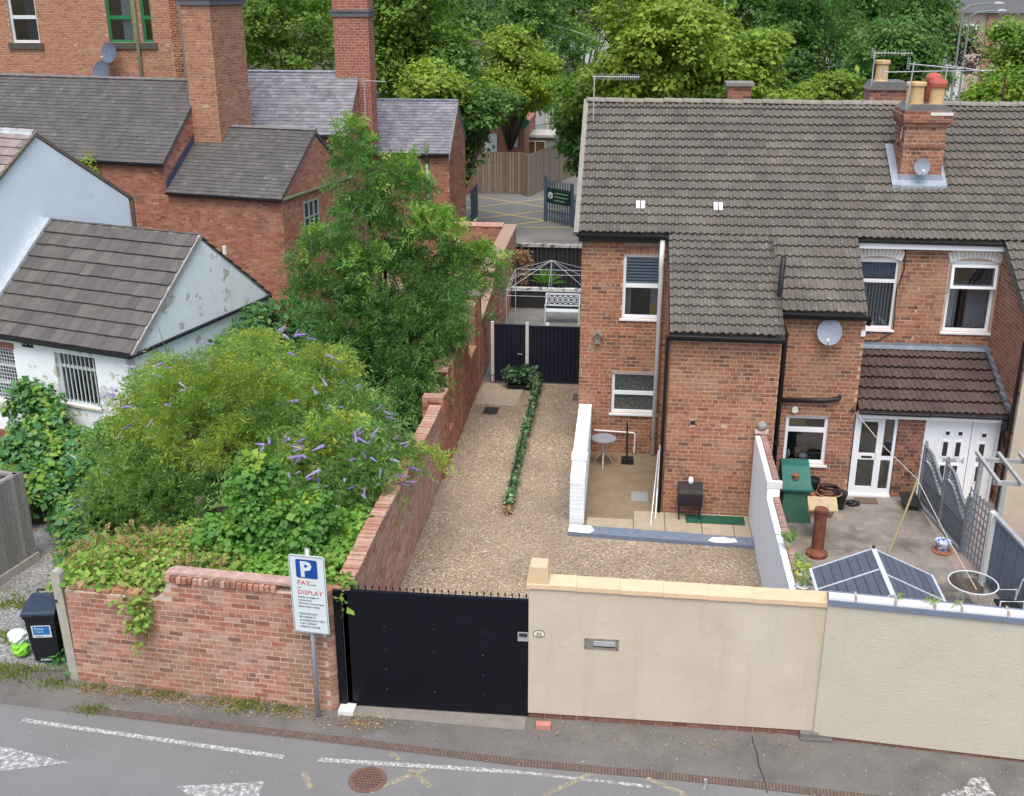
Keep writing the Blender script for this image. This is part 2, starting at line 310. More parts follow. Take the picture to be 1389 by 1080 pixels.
LEAF_BUD = M('buddleia_leaf', [(0.228, 0.360, 0.066), (0.363, 0.491, 0.078), (0.274, 0.403, 0.111), (0.455, 0.519, 0.066), (0.182, 0.316, 0.100), (0.608, 0.577, 0.066)], .6, .3, 1.1, trans=.42, spec=.3)
LEAF_BUDG = M('buddleia_green_leaf', [(0.129, 0.259, 0.072), (0.207, 0.353, 0.086), (0.154, 0.282, 0.097), (0.285, 0.424, 0.097), (0.117, 0.213, 0.086)], .6, .3, 1.1, trans=.42, spec=.3)
LEAF_SYC = M('sycamore_leaf', [(0.085, 0.220, 0.049), (0.140, 0.310, 0.060), (0.103, 0.255, 0.053), (0.207, 0.384, 0.069)], .5, .25, 1.2, trans=.42, spec=.35)
LEAF_BRAM = M('bramble_leaf', [(0.168, 0.353, 0.054), (0.243, 0.435, 0.071), (0.130, 0.291, 0.054), (0.316, 0.497, 0.089), (0.373, 0.353, 0.124), (0.186, 0.373, 0.063)], .6, .3, 1.4, trans=.42, spec=.3)
LEAF_IVY = M('ivy_leaf', [(0.043, 0.136, 0.043), (0.076, 0.203, 0.058), (0.054, 0.169, 0.055), (0.107, 0.247, 0.069)], .45, .3, 1.5, trans=.2, spec=.4)
LEAF_FAUX = M('faux_ivy_leaf', [(0.019, 0.067, 0.028), (0.063, 0.133, 0.063), (0.025, 0.085, 0.028), (0.316, 0.387, 0.214), (0.032, 0.085, 0.036), (0.089, 0.157, 0.063)], .5, .3, 2, trans=.1, spec=.4)
LEAF_T = [M('tree_leaf_light', [(0.192, 0.295, 0.035), (0.265, 0.375, 0.049), (0.147, 0.250, 0.035), (0.339, 0.427, 0.063), (0.221, 0.324, 0.041)], .55, .25, .35, trans=.42, spec=.3),
          M('tree_leaf_mid', [(0.124, 0.230, 0.035), (0.186, 0.304, 0.044), (0.104, 0.194, 0.035), (0.259, 0.369, 0.053), (0.155, 0.268, 0.044)], .55, .3, .35, trans=.42, spec=.3),
          M('tree_leaf_dark', [(0.071, 0.158, 0.042), (0.111, 0.219, 0.051), (0.084, 0.183, 0.046), (0.166, 0.292, 0.065), (0.097, 0.195, 0.046)], .55, .3, .4, trans=.42, spec=.3),
          M('tree_leaf_purple', [(.055, .035, .025), (.075, .045, .03), (.045, .03, .022), (.09, .055, .03)], .6, .3, .4, trans=.42, spec=.3)]
GRASS = M('grass_blade', [(.17, .23, .045), (.24, .28, .06), (.14, .20, .04), (.29, .27, .11)], .7, .25, 3, trans=.42)
DRYLEAF = M('leaf_litter', [(.22, .13, .06), (.32, .20, .10), (.15, .09, .05), (.26, .19, .08), (.38, .27, .15)], .9, .2, 9)
PURPLE = M('buddleia_flower', [(0.268, 0.188, 0.451), (0.343, 0.259, 0.520), (0.235, 0.165, 0.399), (0.407, 0.330, 0.546)], .7, .15, 9, trans=.15)
SIGNWHITE = M('sign_white', (.58, .645, .65), .45, .04, 4)
SIGNBLUE = M('sign_blue', (.012, .06, .28), .45, .08, 6)
SIGNRED = M('sign_red', (.50, .07, .07), .5, .05, 6)
SIGNINK = M('sign_ink', (.06, .07, .08), .5, .05, 6)
BINBLACK = M('bin_plastic', (.014, .015, .02), .5, .2, 6)
BINLID = M('bin_lid', (.030, .042, .068), .5, .15, 6)

# ------------------------------------------------------------------ builders shared by walls, roofs and windows
BP, BC = .238, .086                       # brick pitch along and up
BRICK_V = [(0, 0, -.03), (.225, 0, -.03), (.225, .072, -.03), (0, .072, -.03), (.003, .003, .006), (.222, .003, .006), (.222, .069, .006), (.003, .069, .006)]
BRICK_F = [(4, 5, 6, 7), (0, 1, 5, 4), (2, 3, 7, 6), (1, 2, 6, 5), (0, 4, 7, 3)]
def cut(a, b, ops):
    iv = [(a, b)]
    for o0, o1 in ops:
        nx = []
        for s, e in iv:
            if o1 <= s or o0 >= e: nx.append((s, e))
            else:
                if o0 - s > .02: nx.append((s, o0))
                if e - o1 > .02: nx.append((o1, e))
        iv = nx
    return iv
def lay(F, s0, s1, z0, z1, ops=(), top=None, header=6, jit=.002):
    """matrices of the bricks of one wall face; ops are openings (s0,s1,z0,z1)"""
    out = []; i = 0; z = z0
    while z + .07 < z1:
        oo = [(o[0], o[1]) for o in ops if o[2] < z + .07 and o[3] > z + .01]
        pitch = BP / 2 if header and i % header == header - 1 else BP
        off = (BP / 2 if i % 2 else 0) if pitch == BP else BP / 4
        for a, b in cut(s0, s1, oo):
            s = a - off
            while s < b:
                bs, be = max(a, s), min(b - .001, s + pitch - .013)
                if be - bs > .045 and (top is None or (z + BC * .8 < top(bs) and z + BC * .8 < top(be))):
                    m = F.mat(bs, z, rng.normal(0, jit), (be - bs) / .225); out.append(m)
                s += pitch
        z += BC; i += 1
    return out
def core(mb, F, s0, s1, z0, z1, ops=(), thick=.24):
    us = sorted({s0, s1, *[min(max(v, s0), s1) for o in ops for v in o[:2]]})
    for a, b in zip(us[:-1], us[1:]):
        if b - a < 1e-4: continue
        zz = [(o[2], o[3]) for o in ops if o[0] < (a + b) / 2 < o[1]]
        for c, d in cut(z0, z1, zz): mb.box(F, a, b, c, d, -thick, 0)
    return mb
def bricks(parent, mats, m, budget=300): return place(parent, mats, BRICK_V, BRICK_F, 'brick', m, budget, 'brick_courses')

def tile_profile(tw=.30, h=.036, length=.34, lip=.022):
    """double roll interlocking tile: a pan, a roll, a pan, a roll"""
    xs = [0, .06, .085, .115, .145, .155, .21, .235, .265, .295]; hs = [0, 0, .7, 1, .55, 0, 0, .7, 1, .45]
    xs = [x / .30 * tw for x in xs]; zs = [q * h for q in hs]; n = len(xs); V = []; F = []
    for x, z in zip(xs, zs): V.append((x, 0, z + lip + .028))      # lower edge, top
    for x, z in zip(xs, zs): V.append((x, length, z))              # head
    for x, z in zip(xs, zs): V.append((x, .0, z + .026))            # lower edge, underside
    for i in range(n - 1): F.append((i, i + 1, n + i + 1, n + i)); F.append((2 * n + i, 2 * n + i + 1, i + 1, i))
    F.append((n - 1, 3 * n - 1, 2 * n - 1)); F.append((0, n, 2 * n))
    return V, F
def flat_tile(tw, length, th=.022):
    V = [(0, 0, .6 * th + .012), (tw, 0, .6 * th + .012), (tw, length, -.004), (0, length, -.004), (0, 0, .014 + 1.5 * th), (tw, 0, .014 + 1.5 * th), (tw, length, th * .4), (0, length, th * .4)]
    return V, [(4, 5, 6, 7), (0, 1, 5, 4), (1, 2, 6, 5), (0, 4, 7, 3), (2, 3, 7, 6)]
def tiles(parent, F, u0, u1, length, tw, gauge, m, prof, budget=300, name='roof_tile', stagger=False, jit=.0018, skip=None, rot=.0, sag=0.0):
    mats = []; rows = int(round(length / gauge)); g = length / rows
    for r_ in range(rows):
        u = u0 - (tw / 2 if stagger and r_ % 2 else 0)
        while u < u1 - .02:
            a, b = max(u0, u), min(u1, u + tw - .004)
            if b - a > .03 and not (skip and skip((a + b) / 2, (r_ + .5) * g)):
                q = F.mat(a, r_ * g + rng.normal(0, jit * 2), .004 + abs(rng.normal(0, jit)) + sag * (math.sin(u * 1.1 + r_ * .35) + .8 * math.sin(u * .47 - r_ * .2 + 1)), (b - a) / (tw - .004))
                mats.append(q)
            u += tw
    return place(parent, mats, prof[0], prof[1], name, m, budget, name + '_courses')
def bar(mb, p, q, w, h, up=(0, 0, 1)):
    p, q = np.array(p, float), np.array(q, float); d = q - p; l = np.linalg.norm(d); F = Fr(p, d, None)
    x = np.cross(d / l, np.array(up, float)); x /= np.linalg.norm(x); u = np.cross(x, d / l); F.a = d / l; F.b = u; F.n = x
    mb.box(F, 0, l, -h / 2, h / 2, -w / 2, w / 2); return mb

def window(parent, F, s0, s1, z0, z1, trans=(), mull=(), rec=.06, fw=.05, name='window', sill=True, sill_m=None, fm=None, pane_m=None, inside=None, room=True, sub=None):
    """frame set back in its opening, panes, sill, and a dim room behind; returns the window part"""
    fm = fm or UPVC; d0, d1 = -rec - .06, -rec; mb = MB()
    mb.box(F, s0, s1, z1 - fw, z1, d0, d1).box(F, s0, s1, z0, z0 + fw, d0, d1).box(F, s0, s0 + fw, z0 + fw, z1 - fw, d0, d1).box(F, s1 - fw, s1, z0 + fw, z1 - fw, d0, d1)
    for t in trans: mb.box(F, s0 + fw, s1 - fw, t - fw * .7, t + fw * .7, d0, d1 + .006)
    zz = [z0 + fw] + [q for t in trans for q in (t - fw * .7, t + fw * .7)] + [z1 - fw]
    for u in mull: mb.box(F, u - fw * .6, u + fw * .6, z0 + fw, z1 - fw, d0 + .01, d1 - .003)
    W = mb.build(name, fm, parent)
    uu = [s0 + fw] + [q for u in mull for q in (u - fw * .6, u + fw * .6)] + [s1 - fw]
    for a, b in zip(uu[::2], uu[1::2]):
        for c, d in zip(zz[::2], zz[1::2]): MB().box(F, a - .004, b + .004, c - .004, d + .004, d0 + .02, d0 + .03).build('pane', pane_m or GLASS, W)
    if sill: MB().box(F, s0 - .05, s1 + .05, z0 - .045, z0 - .001, -.10, .05).build('sill', sill_m or UPVC, W)
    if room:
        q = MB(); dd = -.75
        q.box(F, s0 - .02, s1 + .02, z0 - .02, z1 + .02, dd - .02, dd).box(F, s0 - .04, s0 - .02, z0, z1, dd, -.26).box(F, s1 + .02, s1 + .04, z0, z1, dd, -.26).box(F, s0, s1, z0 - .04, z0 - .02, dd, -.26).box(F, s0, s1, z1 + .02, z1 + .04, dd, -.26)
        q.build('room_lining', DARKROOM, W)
    return W
def curtain(W, F, s0, s1, z0, z1, d=-.22, m=None, name='curtain', folds=7, amp=.018):
    mb = MB(); n = folds * 4; pts = [(s0 + (s1 - s0) * i / n, d + amp * math.sin(i * math.pi / 2)) for i in range(n + 1)]
    for (a, da), (b, db) in zip(pts[:-1], pts[1:]): mb.poly([F.p(a, z0, da), F.p(b, z0, db), F.p(b, z1, db), F.p(a, z1, da)])
    return mb.build(name, m or CURTAIN, W)
def slats(W, F, s0, s1, z0, z1, n, vertical, m, d=-.19, name='blind_slat', cover=.8):
    mats = []; V = [(0, 0, 0), (1, 0, 0), (1, 1, .02), (0, 1, .02), (0, 0, -.002), (1, 0, -.002), (1, 1, .018), (0, 1, .018)]; Fc = [(0, 1, 2, 3), (7, 6, 5, 4)]
    for i in range(n):
        if vertical: q = F.mat(s0 + (s1 - s0) * i / n, z0, d, (s1 - s0) / n * cover, z1 - z0)
        else: q = F.mat(s0, z0 + (z1 - z0) * i / n, d, s1 - s0, (z1 - z0) / n * cover)
        mats.append(q)
    place(W, mats, V, Fc, name, m, 300)
def gutter(parent, p, q, r=.055, m=None, name='gutter'):
    """open half-round channel"""
    m = m or BLACKP; p, q = np.array(p, float), np.array(q, float); d = (q - p) / np.linalg.norm(q - p); x = np.cross(d, (0, 0, 1)); x /= np.linalg.norm(x); mb = MB(); n = 8
    pr = [(math.cos(math.pi + math.pi * i / n) * r, math.sin(math.pi + math.pi * i / n) * r) for i in range(n + 1)]; pr2 = [(a * .85, b * .85) for a, b in pr]
    for P in (pr, pr2):
        for (a, b), (c, e) in zip(P[:-1], P[1:]):
            mb.poly([p + x * a + np.array((0, 0, b)), q + x * a + np.array((0, 0, b)), q + x * c + np.array((0, 0, e)), p + x * c + np.array((0, 0, e))])
    for k in (0, n): mb.poly([p + x * pr[k][0], q + x * pr[k][0], q + x * pr2[k][0], p + x * pr2[k][0]])
    for e in (p, q): mb.poly([e + x * a + np.array((0, 0, b)) for a, b in pr])
    return mb.build(name, m, parent)
def pipe(parent, pts, r=.04, m=None, name='downpipe', n=10): return MB().tube(pts, r, n).build(name, m or BLACKP, parent, smooth=True)
def text_mesh(body, size, F, u, v, d, m, parent, name='lettering', align='LEFT', ext=.0015, squeeze=1.0, bold=0.0):
    c = bpy.data.curves.new(name, 'FONT'); c.body = body; c.size = size; c.extrude = ext; c.align_x = align; c.space_line = 1.0; c.offset = bold; c.resolution_u = 2
    t = bpy.data.objects.new(name, c); col.objects.link(t); dg = bpy.context.evaluated_depsgraph_get(); me = bpy.data.meshes.new_from_object(t.evaluated_get(dg))
    bpy.data.objects.remove(t); me.name = name; q = F.mat(u, v, d, squeeze); me.transform(Matrix(q.tolist())); me.materials.clear(); return mkobj(name, me, m, parent)

# ------------------------------------------------------------------ leaves
def rand_dir(n): v = rng.normal(size=(n, 3)); return v / np.linalg.norm(v, axis=1)[:, None]
def nrm(v): return v / (np.linalg.norm(v, axis=-1, keepdims=True) + 1e-9)
def leaf_quads(P, D, N, L, W):
    """kite-shaped leaves: P base, D towards the tip, N normal"""
    S = nrm(np.cross(D, N)); N2 = np.cross(S, D); L = L[:, None]; W = W[:, None]
    return np.stack([P, P + D * L * .45 + S * W * .5 - N2 * W * .12, P + D * L, P + D * L * .45 - S * W * .5 - N2 * W * .12], 1)
def in_lobes(lobes, n, inner=.55, up=.25):
    lobes = np.array(lobes, float); wts = (lobes[:, 3] * lobes[:, 4] + lobes[:, 4] * lobes[:, 5] + lobes[:, 3] * lobes[:, 5]); k = rng.choice(len(lobes), n, p=wts / wts.sum())
    d = rand_dir(n); d[:, 2] += up; d = nrm(d); r = 1 - (1 - inner) * rng.random(n) ** 1.8
    return lobes[k, :3] + d * lobes[k, 3:] * r[:, None], d
def crown(name, parent, lobes, nclump, per, clump_r, L, Wd, m, up=.25, inner=.55, zmin=None, droop=.25, kind=None):
    """clumps of leaves spread over uneven lobes, open between"""
    C, d = in_lobes(lobes, nclump, inner, up); cr = clump_r * rng.uniform(.5, 1.35, nclump)
    k = np.repeat(np.arange(nclump), per); n = len(k); e = rand_dir(n); e[:, 2] = e[:, 2] * .6 + .15
    P = C[k] + e * (cr[k] * rng.random(n) ** .4)[:, None]
    N = nrm(d[k] * .35 + e * .4 + np.array((0, 0, .55)) + rng.normal(0, .35, (n, 3)))
    D = nrm(np.cross(N, rand_dir(n)) + e * .4 - np.array((0, 0, droop)))
    sz = np.clip(np.exp(rng.normal(-.05, .38, n)), .4, 1.9); r = np.clip(rng.random(nclump)[k] * .55 + rng.random(n) * .45, 0, .999)
    if zmin is not None: ok = P[:, 2] > zmin; P, D, N, sz, r = P[ok], D[ok], N[ok], sz[ok], r[ok]
    me = np_mesh(name, leaf_quads(P, D, N, L * sz, Wd * sz), 4, r)
    return mkobj(name, me, m, parent, False, kind), C
def sprays(name, parent, lobes, ns, pairs, slen, L, Wd, m, up=.3, inner=.5, droop=.35, zmin=None, kind=None, lift=.5, only=None, voids=0, vr=.3):
    """leafy shoots: leaflets in pairs along a short drooping stalk"""
    C, d = in_lobes(lobes, ns, inner, up); A = nrm(d + np.array((0, 0, lift)) + rng.normal(0, .45, (ns, 3))); S = nrm(np.cross(A, rand_dir(ns))); U = np.cross(S, A); U *= np.sign(U[:, 2:3] + 1e-6)
    if voids:      # gaps between the clumps
        vc, _ = in_lobes(lobes, voids, .8, up); rr_ = vr * rng.uniform(.6, 1.4, voids); keep = np.ones(ns, bool)
        for q, r_ in zip(vc, rr_): keep &= np.linalg.norm(C - q, axis=1) > r_
        C, d, A, S, U = C[keep], d[keep], A[keep], S[keep], U[keep]; ns = len(C)
    if only is not None:
        ok = only(C); C, d, A, S, U = C[ok], d[ok], A[ok], S[ok], U[ok]; ns = len(C)
    t = np.linspace(.12, 1, pairs); Q = []; rr = []; base = rng.random(ns)
    for i, q in enumerate(t):
        for sg in (-1, 1):
            ln = slen * rng.uniform(.8, 1.15, ns)
            P = C + A * (ln * q)[:, None] - np.array((0, 0, 1)) * (droop * slen * q * q)
            D = nrm(A * .55 + S * sg * .85 + rng.normal(0, .18, (ns, 3)) - np.array((0, 0, droop * (.4 + q * .5))))
            N = nrm(U + rng.normal(0, .3, (ns, 3))); sz = rng.uniform(.75, 1.2, ns) * (1.1 - .35 * abs(q - .5))
            Q.append(leaf_quads(P, D, N, L * sz, Wd * sz)); rr.append(np.clip(base * .6 + rng.random(ns) * .4, 0, .999))
    Q = np.concatenate(Q); rr = np.concatenate(rr)
    if zmin is not None: ok = Q[:, :, 2].min(1) > zmin; Q, rr = Q[ok], rr[ok]
    return mkobj(name, np_mesh(name, Q, 4, rr), m, parent, False, kind), C
def limbs(name, parent, base, tips, r0, m, fork=.35, seed=0):
    """a trunk that divides into limbs reaching the tips"""
    rs = np.random.default_rng(seed); base = np.array(base, float); tips = np.array(tips, float); top = tips.mean(0); f = base + (top - base) * fork; f[:2] = base[:2] + (top - base)[:2] * fork * .6
    mb = MB(); mb.tube([base, base + (f - base) * .5 + rs.normal(0, .04, 3), f], [r0 * 1.25, r0, r0 * .85], 9)
    for t in tips:
        mid = f + (t - f) * .5 + np.array((0, 0, .12)) * np.linalg.norm(t - f) + rs.normal(0, .06, 3) * np.linalg.norm(t - f)
        mb.tube([f - (f - base) * .04, mid, t], [r0 * .55, r0 * .32, r0 * .08], 6)
        for _ in range(2):
            e = mid + (t - mid) * rs.uniform(.1, .7); g = e + rs.normal(0, .3, 3) * np.linalg.norm(t - f) * .9 + np.array((0, 0, .15)); mb.tube([e, (e + g) / 2 + rs.normal(0, .05, 3), g], [r0 * .22, r0 * .14, r0 * .04], 5)
    return mb.build(name, m, parent, smooth=True)

# ------------------------------------------------------------------ ground, street and paved areas
def sheet(name, pts, z, m, parent=None): return MB().poly([(x, y, z) for x, y in pts]).build(name, m, parent)
struct(sheet('ground', [(-400, -60), (400, -60), (400, 700), (-400, 700)], -.03, SOIL))
struct(sheet('road', [(-40, 2), (40, 2), (40, 12.55), (12, 12.62), (-1.3, 12.84), (-8.05, 13.36), (-40, 15.8)], 0, ASPH))
struct(sheet('footway', [(-8.3, 14.3), (-12, 14.75), (-16, 15.4), (-16, 13.92), (-8.05, 13.34), (-1.3, 12.82), (12, 12.60), (30, 12.3), (30, 13.6), (8, 13.75), (3.0, 14.1), (-4.2, 14.0)], .004, ASPH_FOOT))
struct(sheet('grit_path', [(-16, 15.2), (-12, 14.6), (-8.5, 14.25), (-8.62, 14.3), (-9.0, 18.5), (-11.0, 19.5), (-16, 18.0)], .002, PATHGREY))
# slotted drain channel along the road edge, in short lengths
ch = thing('drain_channel', 'rust brown slotted drain channel running along the road edge', 'drain', (-4.3, 13.15, 0)); ch['kind'] = 'structure'
pts = [(-8.05, 13.43), (-4.28, 13.15), (-1.30, 12.90), (1.61, 12.80), (4.2, 12.62), (6.5, 12.45)]
base = MB(); mats = []
for (x0, y0), (x1, y1) in zip(pts[:-1], pts[1:]):
    F = Fr((x0, y0, 0), (x1 - x0, y1 - y0, 0), None); F.b, F.n = np.cross((0, 0, 1), F.a), np.array((0, 0, 1.0)); l = math.hypot(x1 - x0, y1 - y0)
    base.box(F, 0, l, -.075, .075, -.03, .007); k = int(l / .045)
    for i in range(k): mats.append(F.mat(i * l / k, -.065, .0, .9))
base.build('channel_bed', M('channel_bed', (.10, .075, .06), .95, .2, 9), ch)
place(ch, mats, [(0, 0, 0), (.028, 0, 0), (.028, .13, 0), (0, .13, 0), (.003, .003, .011), (.025, .003, .011), (.025, .127, .011), (.003, .127, .011)], BRICK_F, 'grating_bar', DRAINRED, 0, 'grating_bars')

def stripe(name, p, q, wd, m, label, cat='road marking', z=.006):
    p, q = np.array((*p, z)), np.array((*q, z)); d = (q - p) / np.linalg.norm(q - p); x = np.cross(d, (0, 0, 1)) * wd / 2; mb = MB(); mb.poly([p - x, q - x, q + x, p + x]); o = mb.build(name, m)
    o['label'] = label; o['category'] = cat; return o
stripe('white_line', (-8.81, 13.08), (-4.63, 12.66), .085, WHITEPAINT, 'long worn white edge line on the road below the brick wall')
stripe('white_line', (-4.12, 12.66), (-1.28, 12.69), .085, WHITEPAINT, 'worn white edge line on the road in front of the black gate')
stripe('white_line', (-1.28, 12.69), (.6, 12.58), .06, WHITEPAINT2, 'faint worn white line on the road in front of the letter box')
def flatpoly(name, pts, m, label, z=.006):
    o = sheet(name, pts, z, m); o['label'] = label; o['category'] = 'road marking'; return o
flatpoly('white_arrow', [(-9.3, 12.62), (-8.82, 12.47), (-7.62, 12.22), (-8.5, 11.95), (-9.3, 12.0)], WHITEPAINT2, 'worn white painted arrow at the left edge of the road')
flatpoly('white_arrow', [(-5.95, 11.90), (-4.95, 12.08), (-4.75, 12.14), (-4.7, 11.5), (-5.2, 11.5)], WHITEPAINT2, 'worn white painted arrow at the bottom edge of the picture')
flatpoly('white_patch', [(4.2, 12.5), (4.6, 12.85), (4.95, 13.05), (5.05, 13.22), (5.25, 13.28), (5.3, 12.9), (5.2, 12.4)], WHITEPAINT2, 'worn white painted patch on the tarmac at the right')
for p, q, lb in (((-4.25, 12.36), (-4.05, 12.05), 'short worn yellow dash left of the manhole cover'), ((-3.25, 12.06), (-2.55, 12.62), 'worn yellow diagonal stroke crossing beside the manhole cover'), ((-2.78, 12.58), (-2.42, 12.25), 'worn yellow stroke that completes the cross'),
                 ((-.85, 12.25), (-.2, 12.78), 'worn yellow diagonal stroke below the letter box'), ((.55, 12.75), (1.1, 12.45), 'worn yellow stroke near the small stump'), ((-3.15, 12.9), (-2.95, 12.78), 'tiny worn yellow dab by the drain channel')):
    stripe('yellow_stroke', p, q, .085, YELLOWPAINT, 'worn ' + lb if not lb.startswith(('worn', 'short', 'tiny')) else lb, z=.008)
mh = thing('manhole_cover', 'round rusty brown manhole cover set in the road', 'manhole cover', (-3.32, 12.31, 0))
MB().lathe((-3.32, 12.31, 0), [(.27, 0), (.27, .012), (.24, .014), (.01, .014)], 28).build('cover', RUSTIRON, mh)
hm = []
for i in range(-4, 5):
    for j in range(-4, 5):
        x, y = i * .05 + (.025 if j % 2 else 0), j * .05
        if math.hypot(x, y) < .215: hm.append(Fr((-3.32 + x, 12.31 + y, .0142), (1, 0, 0), (0, 1, 0)).mat(-.015, -.011))
place(mh, hm, [(0, 0, 0), (.03, 0, 0), (.03, .022, 0), (0, .022, 0), (.004, .003, .004), (.026, .003, .004), (.026, .019, .004), (.004, .019, .004)], BRICK_F, 'stud', IRON, 300)
tag(MB().tube([(1.34, 12.62, 0), (1.36, 12.63, .06), (1.35, 12.62, .16)], [.02, .022, .02], 8).build('stump', GALV), 'short grey stump standing up from the road edge', 'stump')
tag(MB().poly([(2.10, 13.84, .009), (2.112, 13.84, .009), (2.118, 13.66, .009), (2.152, 13.44, .009), (2.148, 13.2, .009), (2.186, 12.95, .009), (2.206, 12.62, .009), (2.192, 12.62, .009), (2.170, 12.94, .009), (2.130, 13.2, .009), (2.136, 13.44, .009), (2.104, 13.65, .009)]).build('crack', IRON), 'dark crack across the footway below the cream wall', 'crack')
struct(sheet('crossover', [(-4.1, 13.98), (-1.25, 13.98), (-1.25, 13.62), (-4.1, 13.72)], .008, CONC))
struct(sheet('driveway', [(-3.95, 13.9), (-.95, 13.9), (2.75, 13.9), (2.75, 20.0), (-.9, 20.1), (-.9, 29.0), (-3.95, 29.0)], .0, GRAVEL))
struct(sheet('courtyard', [(-4.0, 28.9), (-.9, 28.9), (-.9, 38.2), (-4.0, 38.2)], .003, M('courtyard_paving', (.17, .165, .155), .9, .2, 2, bump=.2, bs=50)))
struct(sheet('patio', [(-.7, 20.1), (.95, 20.1), (2.75, 20.1), (2.75, 21.2), (.95, 21.2), (.95, 24.25), (-.7, 24.25)], .028, PATIO))
struct(sheet('neighbour_yard', [(2.9, 13.8), (6.42, 13.5), (6.42, 22.5), (2.9, 22.5)], .001, YARD))
struct(sheet('far_yard', [(6.42, 13.5), (14, 13.0), (14, 24.3), (6.42, 24.3)], .003, M('pinkish_paving', [(.3, .24, .21), (.34, .27, .23)], .9, .15, 4, bump=.2, bs=40)))
CARPARK = struct(sheet('car_park', [(-30, 38.3), (60, 38.3), (60, 190), (-30, 190)], .0, M('car_park_tarmac', (.20, .195, .185), .93, .12, .5, bump=.3, bs=80, stain=((.13, .12, .11), .25, .5, .72, .6))))
struct(sheet('access_road', [(-4.0, 38.5), (30, 38.5), (30, 47.5), (-4.0, 47.5)], .006, M('access_tarmac', (.16, .155, .15), .93, .12, .7, bump=.3, bs=80)))
# loose gravel stones
n = 40000
gx = np.concatenate([rng.uniform(-3.88, -.98, int(n * .66)), rng.uniform(-.98, 2.7, int(n * .34))]); gy = np.concatenate([rng.uniform(14.0, 28.8, int(n * .66)), rng.uniform(14.2, 19.75, int(n * .34))])
s = rng.uniform(.010, .024, n); an = rng.uniform(0, 6.28, n); tv = []
octa = np.array([(1, 0, 0), (0, 1, 0), (-1, 0, 0), (0, -1, 0), (0, 0, .75), (0, 0, -.4)]); tri = [(0, 1, 4), (1, 2, 4), (2, 3, 4), (3, 0, 4)]
for a, b, c in tri:
    for i in (a, b, c):
        x, y, z = octa[i]; el = 1.5
        tv.append(np.stack([gx + (x * el * np.cos(an) - y * np.sin(an)) * s, gy + (x * el * np.sin(an) + y * np.cos(an)) * s, .004 + z * s + .3 * s], 1))
V = np.stack(tv, 1).reshape(-1, 3, 3).reshape(-1, 3)
g = mkobj('gravel', np_mesh('gravel', V, 3, np.repeat(rng.random(n), 4)), STONES); tag(g, 'loose golden brown gravel spread over the driveway', 'gravel', kind='stuff')
dc = thing('drain_cover', 'rusty square drain cover in the gravel before the inner gate', 'drain cover', (-3.35, 26.6, 0))
MB().wbox(-3.55, -3.15, 26.35, 26.9, 0, .02).build('frame', RUSTIRON, dc); MB().wbox(-3.52, -3.18, 26.39, 26.86, .02, .026).build('lid', IRON, dc)
struct(sheet('concrete_pad', [(-3.85, 27.1), (-2.75, 27.0), (-2.65, 28.7), (-3.8, 28.75)], .016, M('pad', (.36, .31, .235), .92, .12, 5, bump=.2, bs=40)))
tag(MB().wbox(-1.28, -1.06, 27.6, 28.1, .0, .022).build('slate_piece', SLATE), 'small dark slab lying in the gravel by the house corner', 'slab')
tag(MB().wbox(-.86, -.68, 15.25, 15.85, .0, .04).build('slate_piece', SLATE_B), 'small blue grey slab in the gravel behind the cream pier', 'slab')
# yellow box lines in the far car park
for i, (p, q) in enumerate([((-9.0, 50.2), (-2.8, 54.8)), ((-9.0, 53.2), (-4.2, 57.2)), ((-6.2, 49.6), (-2.8, 52.2)), ((-9.2, 55.2), (-3.0, 50.8)), ((-8.2, 57.6), (-2.8, 53.8)), ((-9.0, 52.2), (-5.8, 49.8)), ((-9, 49.7), (-2.6, 49.9))]):
    x = np.cross(np.array((q[0] - p[0], q[1] - p[1], 0)) / math.dist(p, q), (0, 0, 1)) * .06
    o = MB().poly([(p[0] - x[0], p[1] - x[1], .012 + i * .001), (q[0] - x[0], q[1] - x[1], .012 + i * .001), (q[0] + x[0], q[1] + x[1], .012 + i * .001), (p[0] + x[0], p[1] + x[1], .012 + i * .001)]).build('yellow_box_line', YELLOWPAINT2, CARPARK)
    pass

# ------------------------------------------------------------------ street front: brick wall, sign, gate, rendered walls
bw = thing('brick_wall', 'weathered red brick wall along the street, overhung by brambles', 'wall', (-6.3, 14.0, 0))
F = wallfr((-8.42, 14.13), (-4.22, 13.80)); L = 4.21
top = lambda s: 1.70 if s < 1.55 else (1.86 if s < 1.75 else 2.0)
c = MB().prism(F, [(0, 0), (L, 0), (L, 1.985), (1.75, 1.985), (1.6, 1.75), (1.5, 1.66), (0, 1.66)], -.24, 0).build('wall_core', MORTAR_P, bw)
bricks(c, lay(F, 0, L, .02, 1.99, top=lambda s: top(s) - .0), BR_WALL, 260)
mats = [F.mat(1.72 + i * .088, 1.99 + rng.normal(0, .006), -.005, .33, 1.35, 6.5) for i in range(20)]       # bricks on edge along the taller end
mats += [F.mat(.05 + i * .24, 1.665 + rng.normal(0, .01), -.03 + rng.normal(0, .015), 1, .8, 5) for i in range(6)]
place(c, [m @ np.diag([1, 1, 1, 1]) for m in mats], BRICK_V, BRICK_F, 'coping_brick', BR_WALL, 40)
MB().prism(F, [(1.68, 2.095), (L - .25, 2.095), (L - .3, 2.14), (1.8, 2.14)], -.23, -.02).build('mortar_capping', M('pink_mortar', (.42, .28, .23), .95, .3, 9, bump=.9, bs=24), bw)
nose = [(L + .11 * math.cos(t) - .11 + .1, -.11 + .11 * math.sin(t)) for t in np.linspace(-math.pi / 2, math.pi / 2, 9)]
mb = MB()
